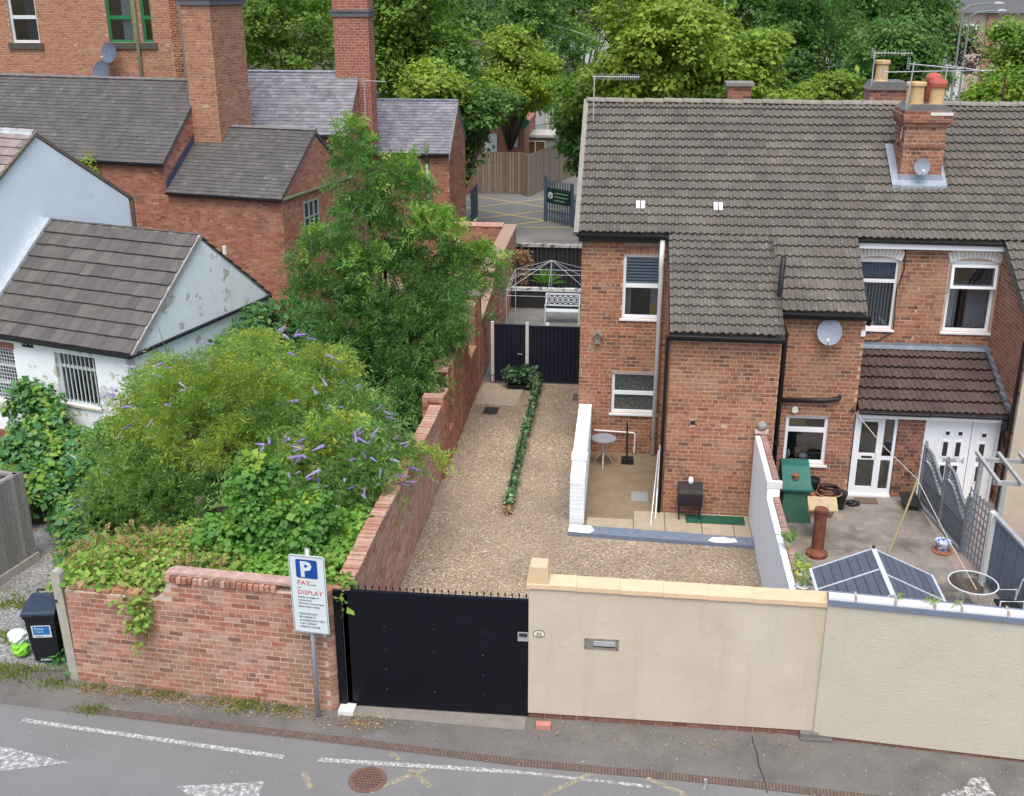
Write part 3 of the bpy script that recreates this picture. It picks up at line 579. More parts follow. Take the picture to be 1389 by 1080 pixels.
for i in range(24):
    z0 = .02 + i * BC; pts = [F.p(u, z0, d) for u, d in nose] + [F.p(u, z0 + .075, d) for u, d in nose]; k = len(nose); r_ = rng.random()
    for j in range(k - 1): mb.poly([pts[j], pts[j + 1], pts[k + j + 1], pts[k + j]], r_)
    mb.poly(pts[k:], r_)
mb.build('rounded_pier_bricks', BR_WALL, bw, kind='stuff'); MB().tube([F.p(L - .01, 0, -.115), F.p(L - .01, 2.05, -.115)], .1, 12).build('pier_core', MORTAR_P, bw)
cp = thing('concrete_post', 'leaning grey concrete post at the left end of the street wall', 'post', (-8.5, 14.2, 0))
F2 = Fr((-8.58, 14.16, 0), (1, -.06, 0), (-.03, 0, 1)); MB().prism(F2, [(0, -.02), (.15, -.02), (.145, 1.9), (.11, 1.95), (.03, 1.95), (.0, 1.9)], -.14, 0).build('shaft', CONC_POST, cp); MB().box(F2, .01, .04, 1.42, 1.46, -.001, .02).build('bolt', IRON, cp)

# wheelie bin, bag and the boarded enclosure beyond it
def wheelie(x, y, rz):
    t = thing('wheelie_bin', 'black wheelie bin with blue lid and blue and white sticker', 'bin', (x, y, 0)); cs, sn = math.cos(rz), math.sin(rz)
    F = Fr((x, y, 0), (cs, sn, 0))
    def ring(z, hw, f, b): return [F.p(-hw, z, f), F.p(hw, z, f), F.p(hw, z, -b), F.p(-hw, z, -b)]
    rings = [ring(.06, .19, .19, .17), ring(.45, .215, .225, .23), ring(.88, .235, .26, .29), ring(.90, .255, .28, .31), ring(.96, .255, .28, .31)]; mb = MB()
    for a, b in zip(rings[:-1], rings[1:]):
        for i in range(4): mb.poly([a[i], a[(i + 1) % 4], b[(i + 1) % 4], b[i]])
    mb.poly(rings[0][::-1]).poly(rings[-1]); mb.build('body', BINBLACK, t)
    mb = MB(); mb.prism(Fr(F.p(-.265, .962, .30), -F.n, None), [(0, 0), (.62, .0), (.64, .055), (.60, .085), (.30, .095), (.05, .06), (0, .035)], 0, .53); mb.build('lid', BINLID, t)
    MB().tube([F.p(-.2, 1.0, -.34), F.p(-.2, 1.06, -.38), F.p(.2, 1.06, -.38), F.p(.2, 1.0, -.34)], .018, 8).build('handle', BINBLACK, t)
    for sg in (-1, 1):
        wv = MB(); wv.tube([F.p(sg * .21, .1, -.2), F.p(sg * .27, .1, -.2)], .1, 14); wv.build('wheel', BINBLACK, t)
    MB().box(F, -.1, .1, .08, .10, .185, .215).build('lower_lip', GALV, t)
    G = Fr(F.p(-.15, .53, .233), F.a, (F.b * 1 + F.n * .07)); st = MB().box(G, 0, .30, 0, .23, 0, .004).build('sticker', SIGNWHITE, t); MB().box(G, .02, .28, .055, .215, .004, .006).build('sticker_panel', M('sticker_blue', (.03, .16, .42), .5, .1, 6), st)
    text_mesh('Please', .06, G, .04, .15, .0065, SIGNWHITE, st); text_mesh('recycle', .045, G, .05, .10, .0065, SIGNWHITE, st); text_mesh('thank you', .028, G, .05, .02, .0065, SIGNINK, st)
wheelie(-9.18, 14.72, R(10))
bag = thing('carrier_bag', 'white and lime green plastic carrier bag slumped beside the bin', 'bag', (-9.72, 14.72, 0))
def blob(c, rx, ry, rz, m, parent, name, seed, n=14, k=9, amp=.16):
    rs = np.random.default_rng(seed); mb = MB(); rows = []
    for i in range(k + 1):
        th = math.pi * i / k; rows.append([(c[0] + rx * math.sin(th) * math.cos(2 * math.pi * j / n) * (1 + rs.normal(0, amp)), c[1] + ry * math.sin(th) * math.sin(2 * math.pi * j / n) * (1 + rs.normal(0, amp)), c[2] - rz * math.cos(th) * (1 + rs.normal(0, amp * .4))) for j in range(n)])
    for i in range(k):
        for j in range(n): mb.poly([rows[i][j], rows[i][(j + 1) % n], rows[i + 1][(j + 1) % n], rows[i + 1][j]])
    return mb.build(name, m, parent)
blob((-9.70, 14.70, .15), .14, .13, .15, M('lime_plastic', (.22, .58, .03), .4, .15, 8, spec=.5), bag, 'bag_body', 3)
blob((-9.72, 14.72, .36), .15, .13, .14, M('white_plastic_film', (.60, .74, .66), .35, .15, 14, spec=.5), bag, 'bag_top', 4)
ec = thing('boarded_enclosure', 'tall weathered grey timber boarded enclosure at the left edge', 'enclosure', (-11.6, 17.5, 0))
P0, P1 = (-11.45, 16.3), (-11.12, 17.75); F = wallfr(P0, P1); L = math.dist(P0, P1)
V = [(0, 0, 0), (.118, 0, 0), (.118, 1.85, 0), (0, 1.85, 0), (.004, 0, .025), (.114, 0, .025), (.114, 1.85, .025), (.004, 1.85, .025)]
place(ec, [F.mat(i * .122, .02 + rng.normal(0, .006), rng.normal(0, .003)) for i in range(int(L / .122) + 1)], V, BRICK_F, 'board', WOODGREY, 60)
F3 = wallfr((-13.3, 18.2), (-11.12, 17.78)); F3b = wallfr((-11.12, 17.75), (-13.3, 18.17)); place(ec, [F3b.mat(i * .122, .02, rng.normal(0, .003)) for i in range(18)], V, BRICK_F, 'board', WOODGREY, 60)
MB().box(F, -.1, L + .02, 1.82, 1.88, -.09, -.005).box(F3b, 0, 2.2, 1.82, 1.88, -.09, -.005).build('top_rail', WOODGREY, ec)
MB().box(F, -.3, L + .12, .0, .17, .027, .065).build('gravel_board', CONC_POST, ec)
rl = thing('garden_railing', 'thin grey metal railing poking out of the brambles by the cottage', 'railing', (-10.4, 20.0, 0))
MB().tube([(-11.6, 20.4, 1.12), (-10.55, 19.6, 1.05), (-9.9, 19.7, 1.0)], .022, 6).build('rail', GALV, rl)
for x, y in ((-11.5, 20.3), (-10.55, 19.62)): MB().tube([(x, y, 0), (x, y, 1.08)], .02, 6).build('rail_post', IRON, rl)
fp = thing('broken_gate_post', 'old grey timber post and dark board hidden under the buddleia', 'post', (-7.9, 18.4, 0))
MB().wbox(-8.0, -7.84, 18.3, 18.44, 0, 1.25).build('post_shaft', WOODGREY, fp); MB().wbox(-7.8, -6.9, 18.42, 18.46, 0, 1.2).build('board', M('dark_board', (.05, .042, .035), .9, .2, 6), fp)
tag(blob((-8.6, 17.6, .35), .22, .18, .22, CONC_POST, None, 'rubble_stone', 9), 'grey lump of rubble in the brambles below the buddleia', 'rubble')

# parking sign
sg = thing('parking_sign', 'white and blue pay and display parking sign on a grey post', 'sign', (-4.39, 13.64, 0))
MB().tube([(-4.39, 13.64, 0), (-4.385, 13.64, 1.5), (-4.375, 13.64, 2.86)], .036, 12).build('pole', GALV, sg, smooth=True)
F = Fr((-4.635, 13.585, 1.52), (1, -.10, 0), (-.004, -.01, 1)); Wd, Hg = .545, 1.28
def rrect(w, h, r, n=5): return [(cx + r * math.cos(t), cy + r * math.sin(t)) for cx, cy, t0 in ((w - r, r, -90), (w - r, h - r, 0), (r, h - r, 90), (r, r, 180)) for t in [R(t0 + 90 * i / n) for i in range(n + 1)]]
sp = MB().prism(F, rrect(Wd, Hg, .04), -.012, 0).build('sign_plate', SIGNWHITE, sg)
mb = MB()
for a, b in zip(rrect(Wd - .03, Hg - .03, .03), rrect(Wd - .03, Hg - .03, .03)[1:] + rrect(Wd - .03, Hg - .03, .03)[:1]):
    p, q = F.p(a[0] + .015, a[1] + .015, .003), F.p(b[0] + .015, b[1] + .015, .003)
    if np.linalg.norm(p - q) > 1e-5: mb.tube([p, q], .003, 4)
mb.build('border_line', SIGNINK, sp)
bl = MB().prism(F, [(u + .105, v + .915) for u, v in rrect(.325, .30, .03)], 0, .004).build('blue_panel', SIGNBLUE, sp)
text_mesh('P', .34, F, .165, .945, .0045, SIGNWHITE, bl, bold=.012, squeeze=1.0)
text_mesh('PAY', .105, F, .105, .80, .002, SIGNRED, sp, squeeze=1.05); text_mesh('at meter', .038, F, .265, .80, .002, SIGNINK, sp, squeeze=1.0); text_mesh('and', .035, F, .105, .745, .002, SIGNINK, sp)
text_mesh('DISPLAY', .098, F, .10, .645, .002, SIGNRED, sp, squeeze=1.05)
for i, tx in enumerate(('Tickets on display of', 'machine here', 'All drivers must purchase', 'tickets before display')): text_mesh(tx, .040, F, .10, .585 - i * .052, .002, SIGNINK, sp, squeeze=.95)
for i, tx in enumerate(('VEHICLES MUST', 'BE PARKED IN', 'ACCORDANCE WITH', 'THE CURRENT', 'PARKING ORDER')): text_mesh(tx, .042, F, .10, .305 - i * .055, .002, SIGNINK, sp, squeeze=.95)
for z in (1.85, 2.5): MB().wbox(-4.44, -4.31, 13.60, 13.69, z, z + .04).build('clip', GALV, sg)

# black sliding gate
gt = thing('driveway_gate', 'solid black metal driveway gate with spiked top', 'gate', (-2.7, 13.95, 0))
F = facing_camera(-4.0, 13.95)
pn = MB().box(F, 0, 2.78, .05, 1.97, -.04, 0).build('gate_sheet', BLACKM, gt)
MB().box(F, 0, 2.78, 1.97, 2.03, -.05, .012).build('top_rail', BLACKM, gt); MB().box(F, 0, 2.78, .03, .09, -.05, .006).build('bottom_rail', BLACKM, gt)
MB().box(F, -.19, -.002, 0, 2.04, -.08, .06).build('gate_post', BLACKM, gt)
MB().wbox(-4.1, -3.86, 13.7, 13.92, 0, .07).build('post_footing', CONC_WHITE, gt)
sv = [(0, 0, .028), (.016, 0, .055), (0, .010, .055), (-.016, 0, .055), (0, -.010, .055), (0, 0, .105), (.006, .006, 0), (-.006, .006, 0), (-.006, -.006, 0), (.006, -.006, 0), (.006, .006, .03), (-.006, .006, .03), (-.006, -.006, .03), (.006, -.006, .03)]
sf = [(0, 2, 1), (0, 3, 2), (0, 4, 3), (0, 1, 4), (5, 1, 2), (5, 2, 3), (5, 3, 4), (5, 4, 1), (6, 7, 11, 10), (7, 8, 12, 11), (8, 9, 13, 12), (9, 6, 10, 13)]
place(gt, [np.array([[1, 0, 0, -3.95 + i * .1035], [0, 1, 0, 13.97], [0, 0, 1, 2.03], [0, 0, 0, 1]]) for i in range(27)], sv, sf, 'spike', BLACKM, 60)
rv = [F.mat(.62 + i * .74, z, 0, .6, .6, .6) for i in range(3) for z in (.35, .7, 1.05, 1.45)]
place(gt, rv, [(-.006, -.006, 0), (.006, -.006, 0), (.006, .006, 0), (-.006, .006, 0), (-.003, -.003, .004), (.003, -.003, .004), (.003, .003, .004), (-.003, .003, .004)], BRICK_F, 'rivet', GALV, 60)
lp = MB().box(F, 2.62, 2.775, 1.34, 1.49, 0, .008).build('latch_plate', ALU, gt); MB().box(F, 2.64, 2.76, 1.43, 1.475, .008, .03).build('latch', IRON, lp)

# cream rendered wall with stone coping
cw = thing('cream_wall', 'cream rendered wall with pale stone coping and letter box', 'wall', (.9, 13.95, 0))
F = facing_camera(-1.22, 13.92); L = 4.22
mb = MB().prism(F, [(0, .11), (L, .11), (L, 2.22), (0, 2.27)], -.23, 0); mb.build('render', CREAM, cw)
pl = MB().box(F, .02, L, 0, .11, -.22, -.022).build('plinth_core', MORTAR_D, cw); bricks(pl, lay(Fr(F.p(0, 0, -.02), F.a), .02, L, .02, .2, header=0), BR_PLINTH, 60)
mats = []; u = -.03; tv = [(0, 0, -.29), (1, 0, -.29), (1, .095, -.29), (0, .095, -.29), (0, 0, 0), (1, 0, 0), (1, .07, 0), (0, .07, 0)]
for l in (.72, .62, .62, .62, .62, .62, .46): mats.append(F.mat(u, 2.262 - .012 * (u + .3), .03, l - .003)); u += l
place(cw, mats, tv, [(4, 5, 6, 7), (0, 3, 2, 1), (0, 1, 5, 4), (2, 3, 7, 6), (1, 2, 6, 5), (0, 4, 7, 3)], 'coping_stone', COPING, 40)
pr = MB().prism(F, [(-.012, 2.33), (.29, 2.33), (.275, 2.57), (.255, 2.60), (.02, 2.60), (.0, 2.57)], -.27, .012).build('end_pier', COPING, cw)
lb = MB().box(F, .82, 1.32, 1.30, 1.475, 0, .014).build('letter_box', STEEL, cw)
MB().box(F, .955, 1.27, 1.365, 1.435, .014, .026).build('flap', ALU, lb); MB().box(F, .955, 1.27, 1.342, 1.354, .014, .020).build('slot', IRON, lb)
for u, v in ((.84, 1.32), (1.30, 1.32), (.84, 1.455), (1.30, 1.455)): MB().box(F, u - .008, u + .008, v - .008, v + .008, .014, .019).build('screw', IRON, lb)
op = MB().prism(F, [(.155 + .088 * math.cos(t), 1.50 + .06 * math.sin(t)) for t in np.linspace(0, 6.283, 25)[:-1]], 0, .010).build('number_plaque', M('plaque_green', (.03, .06, .04), .4, .1, 6), cw)
MB().prism(F, [(.155 + .080 * math.cos(t), 1.50 + .052 * math.sin(t)) for t in np.linspace(0, 6.283, 25)[:-1]], .010, .012).build('plaque_face', M('plaque_cream', (.66, .63, .52), .4, .05, 6), op)
text_mesh('32', .085, F, .155, 1.462, .0125, SIGNINK, op, align='CENTER', bold=.002)
lbk = thing('loose_brick', 'loose pinkish brick lying at the foot of the cream wall', 'brick', (-.98, 13.72, 0)); MB().wbox(-1.08, -.86, 13.66, 13.77, .004, .085).build('brick_body', M('pink_brick', (.46, .20, .16), .9, .2, 14, bump=.3, bs=60), lbk)

# greyer rendered wall to the right
rw = thing('grey_cream_wall', 'greyish cream rendered wall topped by white gutter and grey flashing', 'wall', (5.0, 13.7, 0))
F = wallfr((2.992, 13.895), (9.0, 13.36)); L = 6.02
MB().prism(F, [(0, .06), (L, .06), (L, 2.27), (0, 2.27)], -.22, 0).build('render', CREAM2, rw)
pl = MB().box(F, 0.1, L, -.02, .06, -.2, -.022).build('plinth_core', MORTAR_D, rw); bricks(pl, lay(Fr(F.p(0, 0, -.018), F.a), .25, L, -.025, .09, header=0), BR_PLINTH, 60)
MB().prism(F, [(0, 2.27), (L, 2.27), (L, 2.345), (0, 2.345)], -.25, .035).build('grey_flashing', GREYPAINT, rw)
mb = MB(); n = 8
for a, b in zip(np.linspace(0, math.pi, n + 1)[:-1], np.linspace(0, math.pi, n + 1)[1:]):
    mb.poly([F.p(0, 2.346 + .075 * math.sin(a), -.06 + .07 * math.cos(a)), F.p(L, 2.346 + .075 * math.sin(a), -.06 + .07 * math.cos(a)), F.p(L, 2.346 + .075 * math.sin(b), -.06 + .07 * math.cos(b)), F.p(0, 2.346 + .075 * math.sin(b), -.06 + .07 * math.cos(b))])
gp = mb.build('white_capping', M('white_capping', (.56, .57, .58), .5, .08, 6, stain=((.40, .34, .28), 7, .64, .7, .8)), rw, smooth=True)
for u in (.35, .88, 1.4, 1.75, 2.35, 2.8): MB().box(F, u, u + .03, 2.345, 2.428, -.14, .014).build('capping_clip', M('stained_clip%d' % int(u * 100), (.38, .33, .29), .7, .2, 12), gp)
st = thing('wall_toe_steps', 'dark stepped tarmac fillet where the two rendered walls meet', 'step', (3.0, 13.8, 0))
MB().wbox(2.80, 3.26, 13.80, 13.93, .005, .045).build('lower_step', ASPH_FOOT, st); MB().wbox(2.80, 3.06, 13.83, 13.917, .045, .11).build('upper_step', ASPH_FOOT, st)

# ------------------------------------------------------------------ driveway: old walls on the left, inner gate, planted screen
dw = thing('driveway_wall', 'long old pink brick wall down the left of the gravel driveway', 'wall', (-4.0, 18.0, 0))
F = wallfr((-3.92, 13.95), (-3.92, 22.3)); L = 8.35; tp = lambda s: 2.02 - .045 * max(0, s - 2.0) if s < 7 else 1.78
c = MB().prism(F, [(0, 0), (L, 0), (L, 1.75), (2.0, 1.98), (0, 1.98)], -.23, 0).build('wall_core', MORTAR_P, dw)
bricks(c, lay(F, 0, L, .02, 2.02, top=tp), BR_DRIVE, 240)
mats = [F.mat(i * .088, tp(i * .088) - .04 + rng.normal(0, .008), .003, .34, 1.1 + rng.normal(0, .06), 7.3) for i in range(int(L / .088))]
place(c, mats, BRICK_V, BRICK_F, 'coping_brick', BR_DRIVE, 60)
ru = thing('ruined_brick_wall', 'ruined old brick wall with narrow openings beside the inner gate', 'wall', (-4.0, 25.5, 0))
F = wallfr((-3.90, 22.3), (-3.90, 28.75)); L = 6.45
ops = [(1.0, 1.5, .75, 2.2), (2.75, 3.5, 1.15, 2.6), (4.45, 5.5, 1.35, 3.0)]
tp = lambda s: 1.85 if s < .9 else (2.3 if s < 1.6 else (1.95 if s < 2.7 else (2.3 if s < 3.6 else (2.1 if s < 4.4 else (1.5 if s < 5.5 else 2.5)))))
c = MB()
for a, b, o in ((0, 1.0, None), (1.0, 1.5, 0), (1.5, 2.75, None), (2.75, 3.5, 1), (3.5, 4.45, None), (4.45, 5.5, 2), (5.5, L, None)):
    h = min(tp(a + .01), tp(b - .01)) - .02; oo = [ops[o]] if o is not None else []
    core(c, F, a, b, 0, h, oo, .30)
c = c.build('wall_core', MORTAR_D, ru)
bricks(c, lay(F, 0, L, .02, 2.6, ops, top=tp), BR_OLD, 150)
bw_ = []
for a, b, h0, h1 in ((1.0, 1.5, .72, .8), (2.75, 3.5, 1.1, 1.2), (4.45, 5.5, 1.3, 1.4)): bw_.append(MB().box(F, a, b, h0, h1, -.30, .03).build('sloping_sill', BR_OLD, ru))
Fb = wallfr((-4.25, 28.55), (-3.9, 28.55)); bricks(c, lay(Fb, 0, .35, .02, 2.5, header=0), BR_OLD, 20)
for y0, y1, h in ((22.3, 22.6, 1.95), (23.75, 24.1, 2.3), (25.0, 25.25, 2.4), (28.35, 28.75, 2.55)):
    p = MB().wbox(-4.32, -3.86, y0, y1, 0, h).build('pier', MORTAR_D, ru); Fa, Fs = wallfr((-4.32, y0), (-3.86, y0)), wallfr((-3.86, y0), (-3.86, y1)); bricks(p, lay(Fa, 0, .46, .02, h, header=0) + lay(Fs, 0, y1 - y0, .02, h, header=0), BR_OLD, 40)
    if y0 > 28: MB().wbox(-4.36, -3.82, y0 - .03, y1 + .03, h, h + .07).build('pier_cap', M('mossy_cap', (.14, .13, .10), .95, .3, 8, bump=.5, bs=30), p)
ow = thing('outhouse_wall', 'old brick wall with sloping coping at the left of the courtyard', 'wall', (-4.1, 33.0, 0))
F = wallfr((-3.88, 28.95), (-3.88, 38.3)); L = 9.35
c = MB().prism(F, [(0, 0), (L, 0), (L, 2.4), (2.9, 2.4), (2.5, 2.0), (0, 1.75)], -.36, 0).build('wall_core', MORTAR, ow)
tp = lambda s: 1.75 + .1 * s if s < 2.7 else 2.4
Fl = wallfr((-4.24, 38.0), (-4.24, 29.0)); Ff = wallfr((-4.24, 31.3), (-3.88, 31.3))
bricks(c, lay(F, 0, L, .02, 2.4, top=tp) + lay(Fr(Ff.p(0, 0), Ff.a), 0, .36, 1.7, 2.4, header=0), BR_WALL, 60)
MB().prism(F, [(0, 1.76), (2.6, 2.02), (2.6, 2.09), (0, 1.83)], -.40, .03).prism(F, [(2.6, 2.41), (L + .1, 2.41), (L + .1, 2.5), (2.6, 2.5)], -.42, .03).build('coping', M('worn_coping', (.34, .235, .175), .95, .25, 8, bump=.5, bs=30), ow)
bk = thing('yard_back_wall', 'dark red brick wall closing the overgrown yard behind the tree', 'wall', (-5.6, 38.3, 0))
F = facing_camera(-7.2, 38.3); c = MB().box(F, 0, 2.95, 0, 2.42, -.3, 0).build('wall_core', MORTAR_D, bk); bricks(c, lay(F, 0, 2.95, .6, 2.42), BR_OLD, 0)
place(bk, [F.mat(i * .24, 2.425, -.34, .232, 1, 1) for i in range(12)], [(0, 0, 0), (1, 0, 0), (1, .09, .05), (0, .09, .05), (0, 0, .38), (1, 0, .38), (1, .09, .33), (0, .09, .33)], [(4, 5, 6, 7), (0, 3, 2, 1), (0, 1, 5, 4), (2, 3, 7, 6), (1, 2, 6, 5), (0, 4, 7, 3)], 'coping_brick', M('pale_coping_brick', [(.40, .23, .17), (.46, .28, .22)], .9, .2, 9), 40)

# inner gate of navy boards between white posts
ig = thing('inner_gate', 'navy boarded gate and panel with white posts across the driveway', 'gate', (-2.4, 28.9, 0))
F = facing_camera(-3.6, 28.9)
V = [(0, 0, -.02), (.108, 0, -.02), (.108, 1, -.02), (0, 1, -.02), (.006, 0, .0), (.102, 0, .0), (.102, 1, .0), (.006, 1, .0)]
for u0, u1, h, nm in ((.07, .93, 1.66, 'gate_leaf'), (1.03, 2.66, 1.64, 'fixed_panel')):
    lf = MB().box(F, u0, u1, h - .03, h + .02, -.05, .012).box(F, u0, u1, .05, .12, -.05, -.022).build(nm, NAVY, ig)
    MB().box(F, u0, u1, .06, h - .03, -.045, -.021).build('backing', NAVY, lf); k = int((u1 - u0) / .112); place(lf, [F.mat(u0 + i * (u1 - u0) / k, .05, 0, 1, h - .085) for i in range(k)], V, BRICK_F, 'board', NAVY, 60)
for u in (-.02, .94): MB().box(F, u, u + .085, 0, 1.75, -.06, .035).build('white_post', CONC_WHITE, ig)
MB().box(F, .72, .86, .83, .85, 0, .03).build('latch', GALV, ig)
ir = thing('iron_edging', 'low black iron edging fence at the foot of the inner gate', 'edging', (-3.3, 28.7, 0))
mb = MB(); mb.tube([(-3.62, 28.72, .26), (-2.75, 28.70, .26)], .01, 6).tube([(-3.62, 28.72, .06), (-2.75, 28.70, .06)], .01, 6); mb.build('rail', IRON, ir)
place(ir, [np.array([[1, 0, 0, -3.6 + i * .07], [0, 1, 0, 28.71], [0, 0, 1, 0], [0, 0, 0, 1]]) for i in range(12)], [(-.005, -.005, 0), (.005, -.005, 0), (.005, .005, 0), (-.005, .005, 0), (-.005, -.005, .27), (.005, -.005, .27), (.005, .005, .27), (-.005, .005, .27)], BRICK_F[:1] + [(0, 1, 5, 4), (1, 2, 6, 5), (2, 3, 7, 6), (3, 0, 4, 7)], 'bar', IRON, 40)
hs = thing('leafy_screen', 'low strip of dark variegated ivy screen dividing the gravel driveway', 'hedge', (-2.28, 24.5, 0))
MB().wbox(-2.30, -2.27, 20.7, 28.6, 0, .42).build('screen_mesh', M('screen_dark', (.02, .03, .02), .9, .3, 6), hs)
lob = [(-2.28 + rng.normal(0, .015), y, .20 + rng.uniform(-.03, .06), rng.uniform(.02, .05), .30, rng.uniform(.12, .24)) for y in np.arange(21.0, 28.8, .4)]
crown('leaves', hs, lob, 800, 12, .05, .055, .04, LEAF_FAUX, zmin=.01); crown('green_leaves', hs, lob, 320, 9, .05, .055, .04, LEAF_IVY, zmin=.01)
wz = [(-2.28, 20.75, .10, .05, .1, .12), (-2.28, 20.9, .2, .05, .1, .15)]; crown('dry_leaves', hs, wz, 60, 8, .05, .06, .04, DRYLEAF, zmin=.01)
hp = thing('ivy_planter', 'bushy variegated ivy in a dark trough before the inner gate', 'planter', (-2.75, 28.45, 0))
MB().wbox(-3.1, -2.35, 28.3, 28.55, 0, .14).build('trough', BLACKP, hp); crown('leaves', hp, [(-2.95, 28.45, .35, .25, .15, .25), (-2.6, 28.45, .38, .28, .15, .28), (-2.38, 28.3, .34, .14, .2, .22)], 160, 14, .09, .085, .06, LEAF_FAUX, zmin=.05)

# courtyard beyond the inner gate
tr = thing('courtyard_back_fence', 'black boarded fence with pale ledge at the back of the courtyard', 'fence', (-2.4, 38.2, 0))
F = facing_camera(-3.86, 38.2); bd = M('black_stained_board', [(.012, .012, .014), (.018, .018, .02), (.009, .009, .01)], .8, .3, 6)
place(tr, [F.mat(i * .15, 0, 0, 1.36, 1.75) for i in range(20)], V, BRICK_F, 'board', bd, 60); MB().box(F, 0, 3.0, 1.76, 1.86, -.12, .08).build('pale_ledge', M('flaking_white', (.34, .33, .31), .9, .3, 9, stain=((.05, .05, .05), 5, .5, .58, .9)), tr)
rt = thing('raised_bed', 'low dark wall with flaking white ledge and iron railing behind the bench', 'wall', (-2.4, 36.6, 0))
F = facing_camera(-3.86, 36.5); MB().box(F, 0, 3.0, 0, .62, -.5, 0).build('bed_wall', M('dark_render', (.035, .035, .035), .9, .3, 5), rt); MB().box(F, 0, 3.0, .62, .72, -.12, .06).build('flaking_ledge', M('flaking_white2', (.55, .55, .54), .9, .2, 9, stain=((.06, .06, .06), 6, .52, .6, .9)), rt)
place(rt, [F.mat(.05 + i * .1, 0, .16) for i in range(29)], [(-.008, 0, -.008), (.008, 0, -.008), (.008, .55, -.008), (-.008, .55, -.008), (-.008, 0, .008), (.008, 0, .008), (.008, .55, .008), (-.008, .55, .008)], [(4, 5, 6, 7), (0, 1, 5, 4), (1, 2, 6, 5), (0, 4, 7, 3)], 'railing_bar', IRON, 40)
MB().box(F, 0, 3.0, .53, .56, .145, .175).build('railing_rail', IRON, rt)
pm = thing('spiky_plant', 'spiky green cordyline growing behind the bench', 'plant', (-2.75, 36.9, .6)); mb = MB()
for i in range(46):
    a, e, l = rng.uniform(0, 6.28), rng.uniform(.2, 1.4), rng.uniform(.5, .85); d = np.array((math.cos(a) * math.cos(e), math.sin(a) * math.cos(e), math.sin(e))); b = np.array((-2.75, 36.9, .75)); sd_ = np.cross(d, (0, 0, 1)); sd_ = sd_ / np.linalg.norm(sd_) * .025
    mb.poly([b - sd_ * .6, b + sd_ * .6, b + d * l * .6 + sd_, b + d * l - np.array((0, 0, .12 * l)), b + d * l * .6 - sd_], rng.random())
mb.build('leaves', LEAF_SYC, pm); MB().tube([(-2.75, 36.9, .3), (-2.75, 36.9, .78)], .05, 8).build('stem', BARK, pm)
tk = thing('dry_shrub', 'bare brown tangled shrub in the corner of the courtyard', 'shrub', (-3.5, 37.2, 0)); crown('twigs', tk, [(-3.5, 37.2, 1.2, .3, .3, .7), (-3.55, 37.0, 1.6, .25, .25, .35)], 90, 14, .12, .13, .03, DRYLEAF)
MB().tube([(-3.5, 37.2, 0), (-3.48, 37.2, 1.4)], .04, 6).build('stem', BARK, tk)
bn = thing('garden_bench', 'white cast metal garden bench with ornate back', 'bench', (-2.0, 35.0, 0)); F = facing_camera(-2.56, 35.1)
for u in (0, 1.10): MB().tube([F.p(u, 0, .42), F.p(u, .40, .38), F.p(u, .62, .36), F.p(u, .60, .05), F.p(u, .92, -.05)], .022, 6).tube([F.p(u, 0, -.02), F.p(u, .42, .02)], .022, 6).build('bench_end', WHITEMETAL, bn)
for i in range(5): MB().box(F, -.02, 1.12, .40, .42, .05 + i * .075, .11 + i * .075).build('seat_slat', WHITEMETAL, bn)
br = MB().box(F, 0, 1.10, .86, .92, -.06, -.03).box(F, 0, 1.10, .50, .54, -.02, .01).build('backrest', WHITEMETAL, bn)
for i in range(6):
    c0 = F.p(.10 + i * .18, .70, -.03); mb = MB(); mb.tube([c0 + F.a * .085 * math.cos(t) + F.b * .13 * math.sin(t) for t in np.linspace(0, 6.283, 13)], .014, 5).tube([c0 + F.a * .045 * math.cos(t) + F.b * .06 * math.sin(t) for t in np.linspace(0, 6.283, 10)], .012, 5); mb.build('scroll', WHITEMETAL, br)
GZW = M('gazebo_white', (.40, .42, .44), .6, .2, 6)
gz = thing('gazebo_frame', 'bare white metal gazebo frame standing in the courtyard', 'gazebo', (-2.2, 32.6, 0))
x0, x1, y0, y1, ze = -3.45, -1.0, 31.3, 33.9, 2.0; ap = (-2.22, 32.6, 2.62); cs = [(x0, y0), (x1, y0), (x1, y1), (x0, y1)]
for x, y in cs: MB().tube([(x, y, 0), (x, y, ze)], .013, 6).build('post', GZW, gz); MB().tube([(x, y, ze), ap], .010, 6).build('rafter', GZW, gz)
for (xa, ya), (xb, yb) in zip(cs, cs[1:] + cs[:1]):
    MB().tube([(xa, ya, ze), (xb, yb, ze)], .011, 6).build('eaves_rail', GZW, gz); MB().tube([(xa, ya, ze - .16), (xb, yb, ze - .16)], .009, 5).build('lower_rail', GZW, gz); MB().tube([((xa + xb) / 2, (ya + yb) / 2, ze), ap], .008, 6).build('rafter', GZW, gz)
MB().tube([(ap[0], ap[1], 1.75), ap], .010, 6).build('centre_pole', GZW, gz)
tag(blob((-2.45, 34.3, .07), .07, .07, .09, WHITEMETAL, None, 'ornament', 5, amp=.05), 'small white ornament on the ground by the bench', 'ornament')

